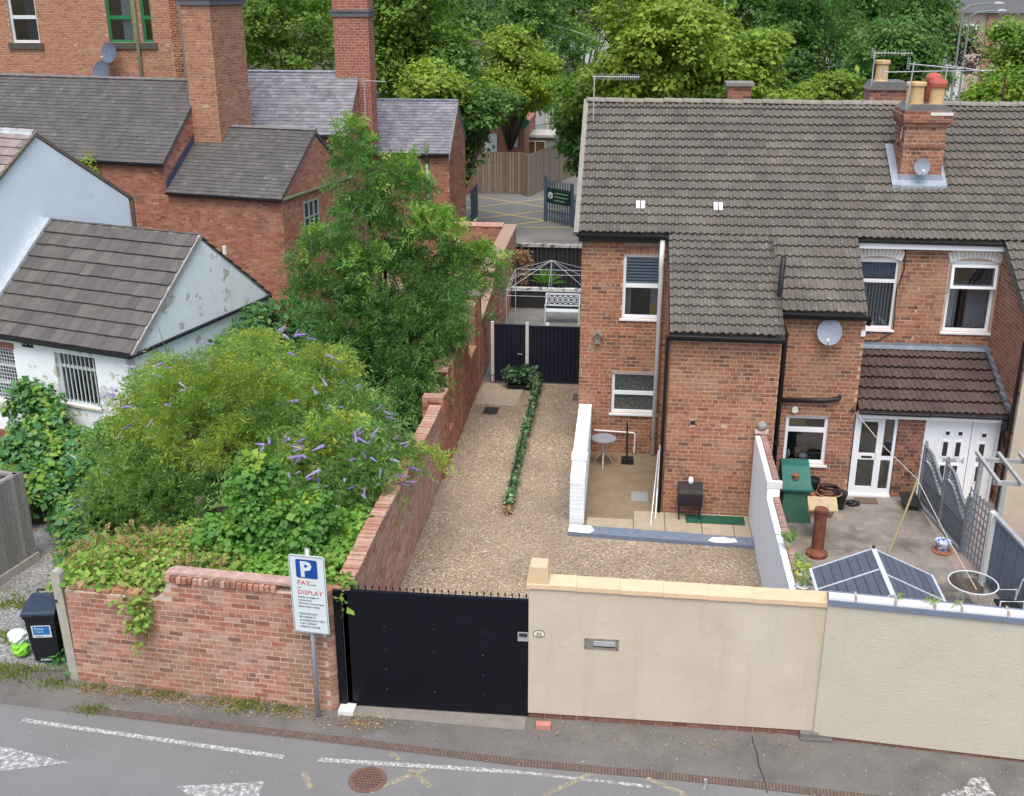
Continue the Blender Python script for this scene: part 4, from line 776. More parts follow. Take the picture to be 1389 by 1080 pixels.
# ------------------------------------------------------------------ the terrace on the right: three houses in a row
C32, S32 = math.cos(R(32)), math.sin(R(32)); SL = 3.9 / C32; RZ = 5.3 + 3.9 * math.tan(R(32))
PROF = tile_profile()
def ridge_tiles(parent, x0, x1, y, z, n=7):
    V = []; 
    for u in (0, .44):
        for i in range(n): t = math.pi * i / (n - 1); V.append((u, .15 * math.cos(t), .085 * math.sin(t) + (.012 if u == 0 else 0)))
    Fc = [(i, i + 1, n + i + 1, n + i) for i in range(n - 1)] + [tuple(range(n))]
    k = int(round((x1 - x0) / .45)); place(parent, [np.array([[(x1 - x0) / k / .45, 0, 0, x0 + i * (x1 - x0) / k], [0, 1, 0, y], [0, 0, 1, z - .01 + rng.normal(0, .004)], [0, 0, 0, 1]]) for i in range(k)], V, Fc, 'ridge_tile', TILE_RIDGE, 60, smooth=False)
def main_roof(parent, x0, x1, skip=None, budget=230, verge=False):
    F = Fr((x0, 24.0, 5.3), (1, 0, 0), (0, C32, S32)); ln = SL
    rf = MB().box(F, 0, x1 - x0, 0, ln - .05, -.13, -.055).prism(Fr((x0, 27.9, RZ), (0, 1, 0)), [(0, 0), (3.9, -3.9 * math.tan(R(32))), (3.9, -3.9 * math.tan(R(32)) - .08), (0, -.1)], 0, x1 - x0).build('roof', TILE, parent)
    tiles(rf, F, .04 if verge else 0, x1 - x0, ln, .30, .2875, TILE, PROF, budget, skip=skip, sag=.005)
    ridge_tiles(rf, x0, x1, 27.9, RZ); return rf, F
def ext_roof(rf, x0, x1, ye, ze, budget, m=TILE, yt=24.02, zt=5.31, g=.29):
    l = math.hypot(yt - ye, zt - ze); F = Fr((x0, ye, ze), (1, 0, 0), (0, yt - ye, zt - ze)); MB().box(F, 0, x1 - x0, 0, l, -.13, -.055).build('extension_roof', m, rf); tiles(rf, F, 0, x1 - x0, l, .30, g, m, PROF, budget, sag=.004); return F
def arch(parent, F, s0, s1, z, rise=.10, h=.21, m=None, n=14):
    w_ = s1 - s0; Rr = (w_ * w_ / 4 + rise * rise) / (2 * rise); cx, cz = (s0 + s1) / 2, z + rise - Rr; a0 = math.asin(w_ / 2 / Rr); mats = []
    for i in range(n):
        t = -a0 + 2 * a0 * (i + .5) / n; G = Fr(F.p(cx + Rr * math.sin(t), cz + Rr * math.cos(t), .008), F.a * math.cos(t) - F.b * math.sin(t), F.b * math.cos(t) + F.a * math.sin(t)); mats.append(G.mat(-a0 * Rr / n + .004, 0, 0, 2 * a0 * Rr / n - .008, h))
    place(parent, mats, [(0, 0, -.04), (1, 0, -.04), (1, 1, -.04), (0, 1, -.04), (0, 0, .012), (1, 0, .012), (1, 1, .012), (0, 1, .012)], BRICK_F, 'voussoir', m, 40)
def dish(c, r, tilt, m, name='satellite_dish', label=None, az=0.0, arm=(.15, -.3, -.12)):
    """a shallow bowl on a bracket with its receiver arm; c is the bowl centre, facing -Y turned by az"""
    t = thing(name, label, 'satellite dish', (c[0], c[1], c[2] - r)); mb = MB(); F = Fr(c, (math.cos(az), math.sin(az), 0), None); u2 = F.b * math.cos(tilt) - F.n * math.sin(tilt); n2 = np.cross(F.a, u2); n = 24; rings = []
    for q, d in ((0, -.045), (.5, -.034), (.85, -.013), (1, 0)): rings.append([np.array(c) + (F.a * math.cos(2 * math.pi * j / n) * .92 + u2 * math.sin(2 * math.pi * j / n)) * r * q + n2 * d * r / .25 for j in range(n)])
    for a, b in zip(rings[:-1], rings[1:]):
        for j in range(n): mb.poly([a[j], a[(j + 1) % n], b[(j + 1) % n], b[j]])
    mb.build('bowl', m, t, smooth=True); e = np.array(c) + F.a * arm[0] * 0 - u2 * r * .75 + n2 * r * 1.1; MB().tube([np.array(c) - u2 * r * .9, e], .012, 6).build('arm', GALV, t); MB().tube([e, e - n2 * .07 + u2 * .05], .025, 8).build('receiver', CONC_WHITE, t)
    MB().tube([np.array(c) - n2 * .05, np.array(c) - n2 * .12, np.array(c) - n2 * .30 - np.array((0, 0, .05))], .02, 6).build('bracket', GALV, t); return t
def aerial(base, top, booms, label, name='tv_aerial'):
    t = thing(name, label, 'aerial', base); MB().tube([base, top], .016, 6).build('mast', ALU, t)
    for p, q, ne, el, refl in booms:
        b = MB().tube([p, q], .011, 5).build('boom', ALU, t); p_, q_ = np.array(p), np.array(q); d = (q_ - p_); sd_ = np.array((0, 0, 1.0)) if el > 0 else np.cross(d / np.linalg.norm(d), (0, 0, 1))
        place(b, [np.array([[1, 0, 0, *(p_ + d * (i + .5) / ne)[:1]], [0, 1, 0, (p_ + d * (i + .5) / ne)[1]], [0, 0, 1, (p_ + d * (i + .5) / ne)[2]], [0, 0, 0, 1]]) for i in range(ne)], [tuple(sd_ * abs(el) * k + np.array(o)) for k in (-1, 1) for o in ((-.004, -.004, -.004), (.004, -.004, .004), (0, .004, 0))], [(0, 1, 4, 3), (1, 2, 5, 4), (2, 0, 3, 5)], 'element', ALU, 60)
        if refl:
            mb = MB(); x = d / np.linalg.norm(d)
            for k in range(5): mb.tube([p_ - x * .02 + np.array((0, -.12, -.11 + k * .055)), p_ - x * .02 + np.array((0, .12, -.11 + k * .055))], .007, 4)
            mb.tube([p_ - x * .02 + np.array((0, -.1, -.12)), p_ - x * .02 + np.array((0, -.1, .12))], .007, 4).tube([p_ - x * .02 + np.array((0, .1, -.12)), p_ - x * .02 + np.array((0, .1, .12))], .007, 4); mb.build('reflector', ALU, t)
    return t
def pot(parent, x, y, z, r, h, m, cap=None): 
    p = MB().lathe((x, y, z), [(r * 1.05, 0), (r * .95, .05), (r * .9, h * .75), (r * .92, h * .8), (r * 1.12, h * .84), (r * 1.12, h * .97), (r * 1.0, h), (r * .7, h), (r * .7, h - .05)], 18).build('chimney_pot', m, parent, smooth=False)
    if cap: MB().lathe((x, y, z + h), [(r * 1.15, -.10), (r * 1.2, -.02), (r * 1.05, .03), (r * .6, .07), (.02, .085)], 18).build('pot_rim', cap, p)

# --- house A, the end house
hA = thing('end_terrace_house', 'red brick end house with long tiled roof sloping over its rear extension', 'house', (1.0, 24.2, 0))
F = facing_camera(-.98, 24.2); opsA = [(.93, 1.80, 3.33, 4.80), (.76, 1.80, 1.03, 2.03)]
w1 = core(MB(), F, 0, 1.95, 0, 5.2, opsA).build('rear_wall', MORTAR, hA); bricks(w1, [m for m in lay(F, 0, 1.94, .02, 5.2, opsA + [(.93, 1.85, 4.80, 5.02)])], BR_HOUSE, 130)
place(w1, [F.mat(.93 + i * .083, 4.815, 0, .33, 2.65) for i in range(11)], BRICK_V, BRICK_F, 'soldier_brick', M('soldier_brick', [(.24, .10, .07), (.33, .17, .12), (.20, .09, .065)], .9, .2, 12), 30)
Fg = wallfr((-.98, 31.8), (-.98, 24.225)); gtop = lambda s: 5.2 + min(s, 7.6 - s) * math.tan(R(32)) * 1.0
gw = MB().prism(Fg, [(0, 0), (7.57, 0), (7.57, 5.2), (3.85, 7.55), (0, 5.2)], -.24, 0).build('gable_wall', MORTAR, hA); bricks(gw, lay(Fg, 0, 7.56, .02, 7.5, top=lambda s: gtop(s) - .02), BR_HOUSE, 0)
Fx = facing_camera(.95, 21.1); opx = [(.47, .57, 2.02, 2.12)]
w2 = core(MB(), Fx, 0, 2.15, 0, 4.02, opx).build('extension_wall', MORTAR, hA); bricks(w2, lay(Fx, 0, 2.15, .02, 4.0, [(.47, .57, 2.03, 2.11)]), BR_HOUSE, 150)
MB().box(Fx, .46, .58, 2.01, 2.13, -.05, -.012).build('vent_grille', IRON, w2)
Fxl = wallfr((.95, 24.2), (.95, 21.1)); w3 = MB().prism(Fxl, [(0, 0), (3.09, 0), (3.09, 4.0), (0, 5.2)], -.22, -.001).build('extension_side_wall', MORTAR, hA); bricks(w3, lay(Fxl, 0, 3.1, .02, 5.2, top=lambda s: 5.2 - s * .39), BR_HOUSE, 0)
MB().prism(wallfr((3.1, 21.12), (3.1, 24.2)), [(0, 0), (3.05, 0), (3.05, 5.2), (0, 4.0)], -.2, 0).build('extension_party_wall', BR_HOUSE, hA)
rfA, FA = main_roof(hA, -1.10, 3.12, budget=235, verge=True); ext_roof(rfA, .91, 3.12, 20.9, 4.0, 65)
MB().box(FA, -.06, .05, -.02, SL + .02, -.07, .045).build('verge_strip', M('verge_mortar', (.24, .225, .195), .95, .2, 7, bump=.4, bs=40), rfA)
gutter(hA, (-1.1, 23.97, 5.29), (.84, 23.97, 5.27)); MB().wbox(-1.05, .84, 24.02, 24.19, 5.10, 5.22).build('fascia', BLACKP, hA)
gutter(hA, (.86, 20.86, 3.99), (3.1, 20.86, 3.97)); MB().wbox(.92, 3.1, 20.92, 21.08, 3.86, 3.94).build('fascia', BLACKP, hA)
MB().prism(Fr((.93, 24.0, 0), (0, -1, 0)), [(0, 5.12), (0, 5.28), (3.1, 3.98), (3.1, 3.84)], 0, .03).build('bargeboard', BLACKP, hA)
pipe(hA, [(.78, 24.02, 5.18), (.78, 24.05, 4.55), (.79, 24.10, 4.42), (.79, 24.10, .05)], .055, GREYPIPE, 'soil_pipe'); pipe(hA, [(.86, 20.98, 3.93), (.875, 21.06, 3.78), (.875, 21.06, .05)], .036)
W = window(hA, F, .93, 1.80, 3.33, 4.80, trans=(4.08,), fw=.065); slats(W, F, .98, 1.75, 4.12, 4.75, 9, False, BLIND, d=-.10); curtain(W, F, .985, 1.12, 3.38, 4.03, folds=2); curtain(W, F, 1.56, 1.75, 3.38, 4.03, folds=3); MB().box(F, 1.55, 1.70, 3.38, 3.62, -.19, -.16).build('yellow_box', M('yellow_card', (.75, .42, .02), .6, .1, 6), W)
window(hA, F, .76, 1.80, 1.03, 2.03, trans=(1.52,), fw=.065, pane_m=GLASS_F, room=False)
for x in (.18, 1.88):
    v = MB()
    for k in (0, .11): v.box(FA, x + 1.10 + k, x + 1.10 + k + .085, .70, .94, .07, .12)
    v.build('tile_vent', M('vent_white%d' % int(x * 100), (.66, .68, .70), .6, .1, 8), rfA)
ch3 = MB().wbox(2.45, 3.02, 29.6, 30.2, 6.2, 7.98).build('rear_chimney', MORTAR_D, hA); Fc = facing_camera(2.45, 29.6); bricks(ch3, lay(Fc, 0, .57, 6.9, 7.98, header=0), BR_DARK, 15); MB().wbox(2.38, 3.09, 29.53, 30.27, 7.98, 8.06).build('chimney_cap', CONC, ch3)
aerial((-.90, 27.2, 7.2), (-.90, 27.2, 8.38), [((-.95, 27.2, 8.36), (.16, 27.2, 8.36), 24, .07, False)], 'thin tv aerial on the left gable end of the tiled roof')
bb = thing('bird_box', 'small wooden bird box fixed to the red brick wall', 'bird box', (-.57, 24.1, 2.72)); MB().prism(F, [(.33, 2.74), (.47, 2.74), (.47, 2.92), (.40, 2.99), (.33, 2.92)], .008, .13).build('box', WOODGREY, bb); MB().prism(F, [(.30, 2.905), (.40, 3.005), (.50, 2.905), (.50, 2.925), (.40, 3.03), (.30, 2.925)], .006, .17).build('roof', WOODGREY, bb); MB().tube([F.p(.40, 2.87, .128), F.p(.40, 2.87, .134)], .02, 10).build('hole', IRON, bb)

# --- house B with its extension and its half of the lean-to
hB = thing('middle_terrace_house', 'red brick middle house with satellite dish and glazed back door', 'house', (4.8, 24.2, 0))
Fb = facing_camera(3.12, 22.45); opb = [(.41, 1.30, .68, 1.79)]
wb = core(MB(), Fb, 0, 1.83, 0, 4.1, opb).build('extension_wall', MORTAR, hB); bricks(wb, lay(Fb, 0, 1.83, .02, 4.08, opb), BR_HOUSE, 150)
MB().prism(wallfr((4.95, 22.46), (4.95, 24.2)), [(0, 0), (1.74, 0), (1.74, 5.2), (0, 4.1)], -.2, 0).build('extension_side_wall', BR_HOUSE, hB)
Fu = facing_camera(4.70, 24.2); opu = [(.25, 1.20, 3.25, 4.86)]
wu = core(MB(), Fu, 0, 1.70, 2.6, 5.2, opu).build('upper_wall', MORTAR, hB); bricks(wu, lay(Fu, 0, 1.70, 2.7, 5.2, [(.2, 1.24, 3.2, 5.08)]), BR_HOUSE, 80)
PALE = M('painted_voussoir', [(.76, .74, .70), (.80, .78, .74), (.72, .70, .66)], .85, .12, 9)
arch(wu, Fu, .22, 1.23, 4.80, m=PALE); MB().prism(Fu, [(.25, 4.80), (1.20, 4.80), (1.20, 4.83), (.95, 4.895), (.72, 4.91), (.5, 4.895), (.25, 4.83)], -.12, -.04).build('arch_infill', UPVC, wu)
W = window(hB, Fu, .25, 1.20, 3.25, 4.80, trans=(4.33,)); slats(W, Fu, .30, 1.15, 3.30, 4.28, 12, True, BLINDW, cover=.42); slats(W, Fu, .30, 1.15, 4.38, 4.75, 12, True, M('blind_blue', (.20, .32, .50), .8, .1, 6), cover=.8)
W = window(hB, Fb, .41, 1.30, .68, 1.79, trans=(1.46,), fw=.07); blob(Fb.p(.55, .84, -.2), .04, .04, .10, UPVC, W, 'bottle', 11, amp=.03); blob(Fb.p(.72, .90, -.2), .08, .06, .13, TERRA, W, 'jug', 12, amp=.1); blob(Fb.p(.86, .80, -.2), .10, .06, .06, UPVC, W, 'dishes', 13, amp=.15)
rfB, FB = main_roof(hB, 3.12, 6.40, budget=200); ext_roof(rfB, 3.12, 4.94, 22.25, 4.13, 50)
gutter(hB, (3.12, 22.22, 4.12), (4.98, 22.22, 4.10)); MB().wbox(3.14, 4.94, 22.27, 22.44, 3.98, 4.06).build('fascia', BLACKP, hB)
gutter(hB, (4.94, 23.97, 5.28), (6.40, 23.97, 5.27)); MB().wbox(4.94, 6.40, 24.0, 24.19, 5.10, 5.22).build('white_fascia', UPVC, hB)
pipe(hB, [(3.10, 21.9, 5.35), (3.10, 22.05, 4.25), (3.13, 22.10, 4.0), (3.28, 22.32, 3.80), (3.34, 22.36, 3.6), (3.34, 22.38, .05)], .055, BLACKP, 'soil_pipe'); pipe(hB, [(3.36, 22.37, 2.17), (4.3, 22.36, 2.20), (4.55, 22.36, 2.24), (4.58, 22.44, 2.26)], .05, BLACKP, 'waste_pipe')
for z in (3.6, 2.17, 1.2): MB().tube([(3.34, 22.38, z - .05), (3.34, 22.38, z + .05)], .066, 10).build('pipe_collar', BLACKP, hB)
MB().tube([(3.68, 22.44, 1.95), (3.68, 22.37, 1.95)], .07, 14).build('vent_cap', CONC_WHITE, hB); MB().wbox(4.86, 4.95, 22.38, 22.44, 3.62, 3.74).build('alarm_box', UPVC, hB)
pipe(hB, [(5.98, 24.17, 5.1), (6.0, 24.17, 4.6), (5.9, 24.17, 4.2), (5.93, 24.17, 3.2), (5.6, 24.17, 2.98), (5.0, 24.17, 3.0)], .012, BLACKP, 'cable', 5)
pipe(hB, [(4.99, 22.25, 4.04), (5.02, 22.5, 3.85), (5.02, 22.9, 3.8)], .04)
dish((4.20, 22.22, 3.74), .27, R(18), DISH, label='pale grey satellite dish on the brick wall beside the black soil pipe', az=R(-14))
def lean_to(house, x0, x1, budget):
    l = math.hypot(2.0, .78); F = Fr((x0, 22.18, 2.06), (1, 0, 0), (0, 2.0, .78)); rf = MB().box(F, 0, x1 - x0, 0, l, -.08, -.012).build('lean_to_roof', TILE_BROWN, house); tiles(rf, F, 0, x1 - x0, l, .30, .36, TILE_BROWN, PROF, budget)
    MB().box(F, 0, x1 - x0, l - .14, l + .02, .058, .07).box(Fr((x0, 24.17, 2.82), (1, 0, 0)), 0, x1 - x0, 0, .14, 0, .02).build('lead_flashing', LEAD, rf); gutter(house, (x0, 22.14, 2.05), (x1, 22.14, 2.04)); MB().wbox(x0, x1, 22.2, 22.4, 1.90, 1.99).build('lean_to_fascia', UPVC, house); return rf
lean_to(hB, 4.97, 6.40, 45)
Fl = facing_camera(4.97, 22.42)
dB = MB(); dB.box(Fl, .0, .87, 1.80, 1.89, -.07, 0).box(Fl, 0, .06, .03, 1.80, -.07, 0).box(Fl, .81, .87, .03, 1.80, -.07, 0).box(Fl, .55, .61, .03, 1.80, -.07, 0).box(Fl, .0, .89, .0, .045, -.09, .03); dB = dB.build('back_door', UPVC, hB)
MB().box(Fl, .06, .55, .045, .22, -.06, -.008).box(Fl, .06, .13, .22, 1.80, -.06, -.008).box(Fl, .48, .55, .22, 1.80, -.06, -.008).box(Fl, .13, .48, 1.73, 1.80, -.06, -.008).box(Fl, .06, .55, .86, 1.00, -.061, -.006).box(Fl, .61, .81, .045, .18, -.06, -.012).box(Fl, .61, .81, .86, .94, -.06, -.012).build('door_leaf', UPVC, dB)
for a, b, c_, d in ((.13, .48, .22, .86), (.13, .48, 1.00, 1.73), (.61, .81, .18, .86), (.61, .81, .94, 1.80)): MB().box(Fl, a - .002, b + .002, c_ - .002, d + .002, -.045, -.035).build('pane', GLASS, dB)
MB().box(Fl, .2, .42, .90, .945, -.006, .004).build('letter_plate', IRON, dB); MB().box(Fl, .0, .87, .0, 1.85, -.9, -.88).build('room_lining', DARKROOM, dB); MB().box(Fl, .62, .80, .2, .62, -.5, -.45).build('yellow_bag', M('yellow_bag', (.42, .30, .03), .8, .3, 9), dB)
MB().box(Fl, .49, .515, .92, 1.06, -.008, .03).build('door_handle', UPVC, dB)
pb = MB().box(Fl, .89, 1.43, .0, 1.9, -.2, -.005).build('lean_to_pier', MORTAR, hB); bricks(pb, lay(Fl, .89, 1.43, .02, 1.9, header=2), BR_DARK, 60)
lt = MB().box(Fl, .42, .50, 1.87, 1.97, .0, .10).build('door_lamp', BLACKP, hB)

# --- house C at the right edge
hC = thing('right_terrace_house', 'red brick house at the right edge with white panelled door', 'house', (8.0, 24.2, 0))
Fv = facing_camera(6.40, 24.2); opv = [(.58, 1.56, 3.24, 4.84)]
wv_ = core(MB(), Fv, 0, 1.66, 2.6, 5.2, opv).build('upper_wall', MORTAR, hC); bricks(wv_, lay(Fv, 0, 1.65, 2.7, 5.2, [(.53, 1.61, 3.2, 5.08)]), BR_HOUSE, 100)
arch(wv_, Fv, .55, 1.59, 4.80, m=PALE); MB().prism(Fv, [(.58, 4.78), (1.56, 4.78), (1.56, 4.83), (1.3, 4.895), (1.07, 4.91), (.84, 4.895), (.58, 4.83)], -.12, -.04).build('arch_infill', UPVC, wv_)
W = window(hC, Fv, .58, 1.56, 3.24, 4.78, trans=(4.25,), fw=.065); curtain(W, Fv, .63, .80, 3.3, 4.2, folds=3); curtain(W, Fv, 1.06, 1.51, 3.3, 4.2, folds=7); curtain(W, Fv, 1.1, 1.51, 4.3, 4.72, folds=6, d=-.24)
G = Fr(Fv.p(.62, 4.24, .09), Fv.a, Fv.b + Fv.n * -.10); fl = MB().box(G, -.03, .93, 0, .06, -.04, .01).box(G, -.03, .93, .46, .52, -.04, .01).box(G, -.03, .03, .06, .46, -.04, .01).box(G, .87, .93, .06, .46, -.04, .01).build('open_fanlight', UPVC, W); MB().box(G, .03, .87, .06, .46, -.02, -.012).build('pane', GLASS, fl)
Fr_ = wallfr((8.02, 24.2), (8.02, 21.9)); wr = MB().prism(Fr_, [(0, 0), (2.3, 0), (2.3, 3.95), (0, 5.2)], -.24, 0).build('return_wall', MORTAR, hC); bricks(wr, lay(Fr_, 0, 2.3, .02, 5.2, top=lambda s: 5.2 - s * .54), BR_HOUSE, 90)
BEIGE = M('beige_render', (.46, .40, .31), .95, .08, 3, bump=.4, bs=40)
MB().box(facing_camera(8.012, 21.88), 0, 5, 0, 4.0, -.22, .01).build('rendered_wall', BEIGE, hC)
rfC, FC = main_roof(hC, 6.40, 12.5, budget=240); ext_roof(rfC, 7.95, 12.5, 21.65, 3.98, 30)
gutter(hC, (6.40, 23.97, 5.27), (7.97, 23.97, 5.26)); MB().wbox(6.40, 7.98, 24.0, 24.19, 5.10, 5.22).build('white_fascia', UPVC, hC); gutter(hC, (7.93, 21.62, 3.97), (12.5, 21.62, 3.95))
pipe(hC, [(7.97, 21.75, 3.9), (7.96, 21.98, 3.75), (7.96, 21.98, .05)], .036, M('brown_pipe', (.045, .03, .028), .5, .2, 8)); MB().wbox(7.86, 7.98, 22.05, 22.2, 1.78, 1.98).build('hopper', BLACKP, hC)
pipe(hC, [(7.93, 22.12, 1.95), (7.90, 22.14, 1.70), (7.95, 22.05, 1.4)], .035, BLACKP)
rfl = lean_to(hC, 6.40, 7.98, 45); Fq = Fr((7.985, 22.18, 2.06), (0, 2.0, .78), None); 
mb = MB()
for i in range(7): y = 22.25 + i * .285; z = 2.09 + i * .111; mb.wbox(7.93, 8.015, y, y + .28, z + .03, z + .16)
mb.build('stepped_flashing', LEAD, rfl)
Fd = facing_camera(6.41, 22.42); dC = MB().box(Fd, 0, 1.52, 0, 1.89, -.10, -.05).box(Fd, 0, .24, .0, 1.89, -.05, 0).box(Fd, .24, .30, 0, 1.89, -.05, .008).box(Fd, .96, 1.02, 0, 1.89, -.05, .008).box(Fd, 1.46, 1.52, 0, 1.89, -.05, .008).box(Fd, .30, .96, 1.83, 1.89, -.05, .008).box(Fd, 1.02, 1.46, 1.83, 1.89, -.05, .008).build('white_door', UPVC, hC)
lf = MB().box(Fd, .31, .95, .04, 1.82, -.05, -.015).build('door_leaf', UPVC, dC); sl_ = MB().box(Fd, 1.03, 1.45, .04, 1.82, -.05, -.015).build('side_panel', UPVC, dC)
for par, rects in ((lf, [(.43, .51, 1.50, 1.58), (.69, .77, 1.50, 1.58), (.41, .51, 1.02, 1.34), (.67, .77, 1.02, 1.34), (.41, .51, .46, .80), (.67, .77, .46, .80)]), (sl_, [(1.17, 1.26, 1.48, 1.56), (1.15, 1.26, .98, 1.32), (1.15, 1.26, .46, .80)])):
    for a, b, c_, d in rects:
        fr = MB().box(Fd, a - .035, b + .035, c_ - .035, d + .035, -.015, .002).build('light_frame', UPVC, par)
        MB().box(Fd, a, b, c_, d, .002, .005).build('small_pane', M('dark_pane_%d_%d' % (a * 100, c_ * 100), (.02, .022, .025), .15, .1, 6, spec=.6), par)
MB().box(Fd, .45, .74, .89, .955, -.015, -.004).build('letter_plate', GALV, lf); MB().box(Fd, .86, .885, .86, 1.0, -.015, -.002).tube([Fd.p(.87, .95, .02), Fd.p(.77, .95, .02)], .01, 6).build('door_handle', ALU, lf)

# --- the big chimney between B and C, its pots, flashing and aerials
cm = MB().wbox(5.98, 6.86, 25.5, 26.45, 6.05, 7.5).build('chimney_stack', MORTAR, hC); Ff, Fs = facing_camera(5.98, 25.5), wallfr((5.98, 26.45), (5.98, 25.5)); bricks(cm, lay(Ff, 0, .88, 6.2, 7.5, header=3) + lay(Fs, 0, .95, 6.2, 7.5, header=3), BR_HOUSE, 60)
for i, (e, z0, z1) in enumerate(((.02, 7.03, 7.11), (.045, 7.5, 7.58), (.085, 7.58, 7.75), (.05, 7.75, 7.83))):
    q = MB().wbox(5.98 - e, 6.86 + e, 25.5 - e, 26.45 + e, z0, z1).build('corbel_core', MORTAR_D, cm); bricks(q, lay(facing_camera(5.98 - e, 25.5 - e), 0, .88 + 2 * e, z0 + .003, z1, header=0) + lay(wallfr((5.98 - e, 26.45 + e), (5.98 - e, 25.5 - e)), 0, .95 + 2 * e, z0 + .003, z1, header=0), BR_DARK, 40)
MB().prism(Fr((5.93, 25.45, 7.83), (1, 0, 0)), [(0, 0), (.98, 0), (.82, .13), (.16, .13)], -1.05, 0).build('flaunching', FLAUNCH, cm)
MB().wbox(6.46, 6.93, 25.40, 25.46, 7.74, 7.80).build('render_patch', CONC_WHITE, cm); pot(cm, 6.20, 25.75, 7.92, .155, .50, BUFF); pot(cm, 6.62, 25.75, 7.92, .165, .50, BUFF, REDCLAY); pot(cm, 6.62, 26.2, 7.92, .15, .58, REDCLAY, REDCLAY); pot(cm, 6.20, 26.2, 7.92, .14, .46, BUFF)
mb = MB(); rz = lambda y: 5.3 + (y - 24) * math.tan(R(32)) + .125
for xa, xb, ya, yb in ((5.80, 5.975, 25.32, 26.5), (6.865, 6.98, 25.32, 26.5), (5.975, 6.865, 25.30, 25.49)):
    mb.poly([(xa, ya, rz(ya)), (xb, ya, rz(ya)), (xb, yb, rz(yb)), (xa, yb, rz(yb))]).poly([(xa, ya, rz(ya) - .08), (xb, ya, rz(ya) - .08), (xb, ya, rz(ya)), (xa, ya, rz(ya))])
mb.wbox(5.95, 6.89, 25.46, 25.497, rz(25.3), rz(25.49) + .10).build('lead_apron', M('pale_lead', (.27, .31, .36), .6, .15, 8), cm)
dish((6.38, 25.28, 6.66), .185, R(14), DISH, label='round grey satellite dish on the front of the tall roof chimney')
aerial((5.93, 25.62, 7.2), (6.02, 25.6, 8.85), [((5.92, 25.6, 8.80), (6.85, 25.55, 8.72), 9, -.1, True)], 'slanting tv aerial mast strapped to the left corner of the chimney')
aerial((6.95, 26.5, 7.3), (6.95, 26.5, 8.75), [((5.6, 26.5, 8.56), (8.0, 26.5, 8.62), 16, -.11, True), ((6.9, 26.5, 8.72), (7.75, 26.45, 8.6), 8, -.1, True)], 'wide tv aerial standing behind the chimney pots')
c2 = MB().wbox(5.95, 6.9, 29.5, 30.3, 6.3, 7.92).build('rear_chimney', MORTAR_D, hC); bricks(c2, lay(facing_camera(5.95, 29.5), 0, .95, 6.9, 7.92, header=3), BR_DARK, 20); MB().prism(Fr((5.9, 29.45, 7.92), (1, 0, 0)), [(0, 0), (1.05, 0), (.9, .2), (.15, .2)], -.9, 0).build('flaunching', FLAUNCH, c2); pot(c2, 6.25, 29.85, 8.1, .17, .52, BUFF)
aerial((5.98, 29.6, 7.4), (5.98, 29.6, 8.86), [((5.95, 29.6, 8.80), (6.9, 29.6, 8.80), 12, .07, True)], 'tv aerial on the chimney behind the ridge')

# --- small rear patio of house A
lw = thing('low_white_wall', 'low white painted brick wall between patio and gravel driveway', 'wall', (-.8, 22.2, 0))
Fw = wallfr((-.96, 24.15), (-.96, 20.4)); c = MB().prism(Fw, [(0, 0), (3.75, 0), (3.75, 1.03), (2.9, 1.10), (2.75, 1.20), (0, 1.24)], -.29, 0).build('wall_core', WHITEWALL2, lw)
WB = M('white_painted_brick', [(.72, .76, .79), (.76, .80, .82), (.69, .73, .77)], .85, .06, 9, bump=.3, bs=40)
bricks(c, lay(facing_camera(-.96, 20.4), 0, .29, .02, 1.0, header=0) + lay(wallfr((-.67, 20.4), (-.67, 24.1)), 0, 3.7, .04, 1.18, top=lambda s: 1.02 if s < .85 else 1.2), WB, 60)
MB().box(Fw, 2.72, 3.02, 1.12, 1.20, -.31, .02).build('cap_stone', WB, lw)
lg = thing('patio_ledge', 'low grey painted ledge with white paint patches along the patio edge', 'ledge', (.9, 19.95, 0))
FL = Fr((-.96, 19.90, 0), (3.68, -.21, 0), (0.06, 1, 0)); FL.b = np.cross((0, 0, 1), FL.a); FL.n = np.array((0, 0, 1.0))
MB().box(FL, 0, 3.68, 0, .34, -.01, .09).build('ledge_block', GREYPAINT, lg)
for n_, pts in (('white_paint_patch', [(0, .02), (.42, .0), (.52, .14), (.44, .33), (.2, .335), (0, .335)]), ('white_paint_patch', [(2.78, .08), (2.86, .22), (3.1, .27), (3.2, .22), (3.3, .24), (3.36, .10), (3.1, .03), (2.9, .01)])):
    MB().prism(FL, pts, .09, .094).build(n_, worn_paint('flaking_white_%d' % len(pts), (.78, .78, .76), .28, .36, 12), lg)
ss = thing('paving_strip', 'row of pale paving slabs between the ledge and the back wall', 'paving', (1.0, 20.55, 0))
for i, (a, b) in enumerate(((-.6, .34), (.36, .98), (1.0, 1.72), (1.74, 2.36), (2.38, 2.7))): MB().wbox(a, b, 20.24 - .04 * i, 20.66 if i == 0 else 21.06, .02, .055 + .002 * (i % 2)).build('slab', SLAB, ss)
tag(MB().wbox(1.42, 2.62, 20.62, 20.98, .058, .072).build('door_mat', MATGREEN), 'long dark green mat lying under the extension wall', 'mat')
tag(MB().wbox(.30, .66, 21.55, 22.05, .03, .042).build('drain_cover', M('drain_lid_grey', (.26, .27, .26), .8, .2, 9)), 'grey square drain lid set in the brown patio', 'drain cover')
tb = thing('bistro_table', 'small round grey bistro table with scrolled legs on the patio', 'table', (-.35, 23.45, .03)); MB().lathe((-.35, 23.45, .03), [(.27, .63), (.285, .64), (.285, .665), (.27, .67), (.01, .67)], 24).build('table_top', M('table_top_grey', (.24, .26, .30), .5, .1, 6), tb)
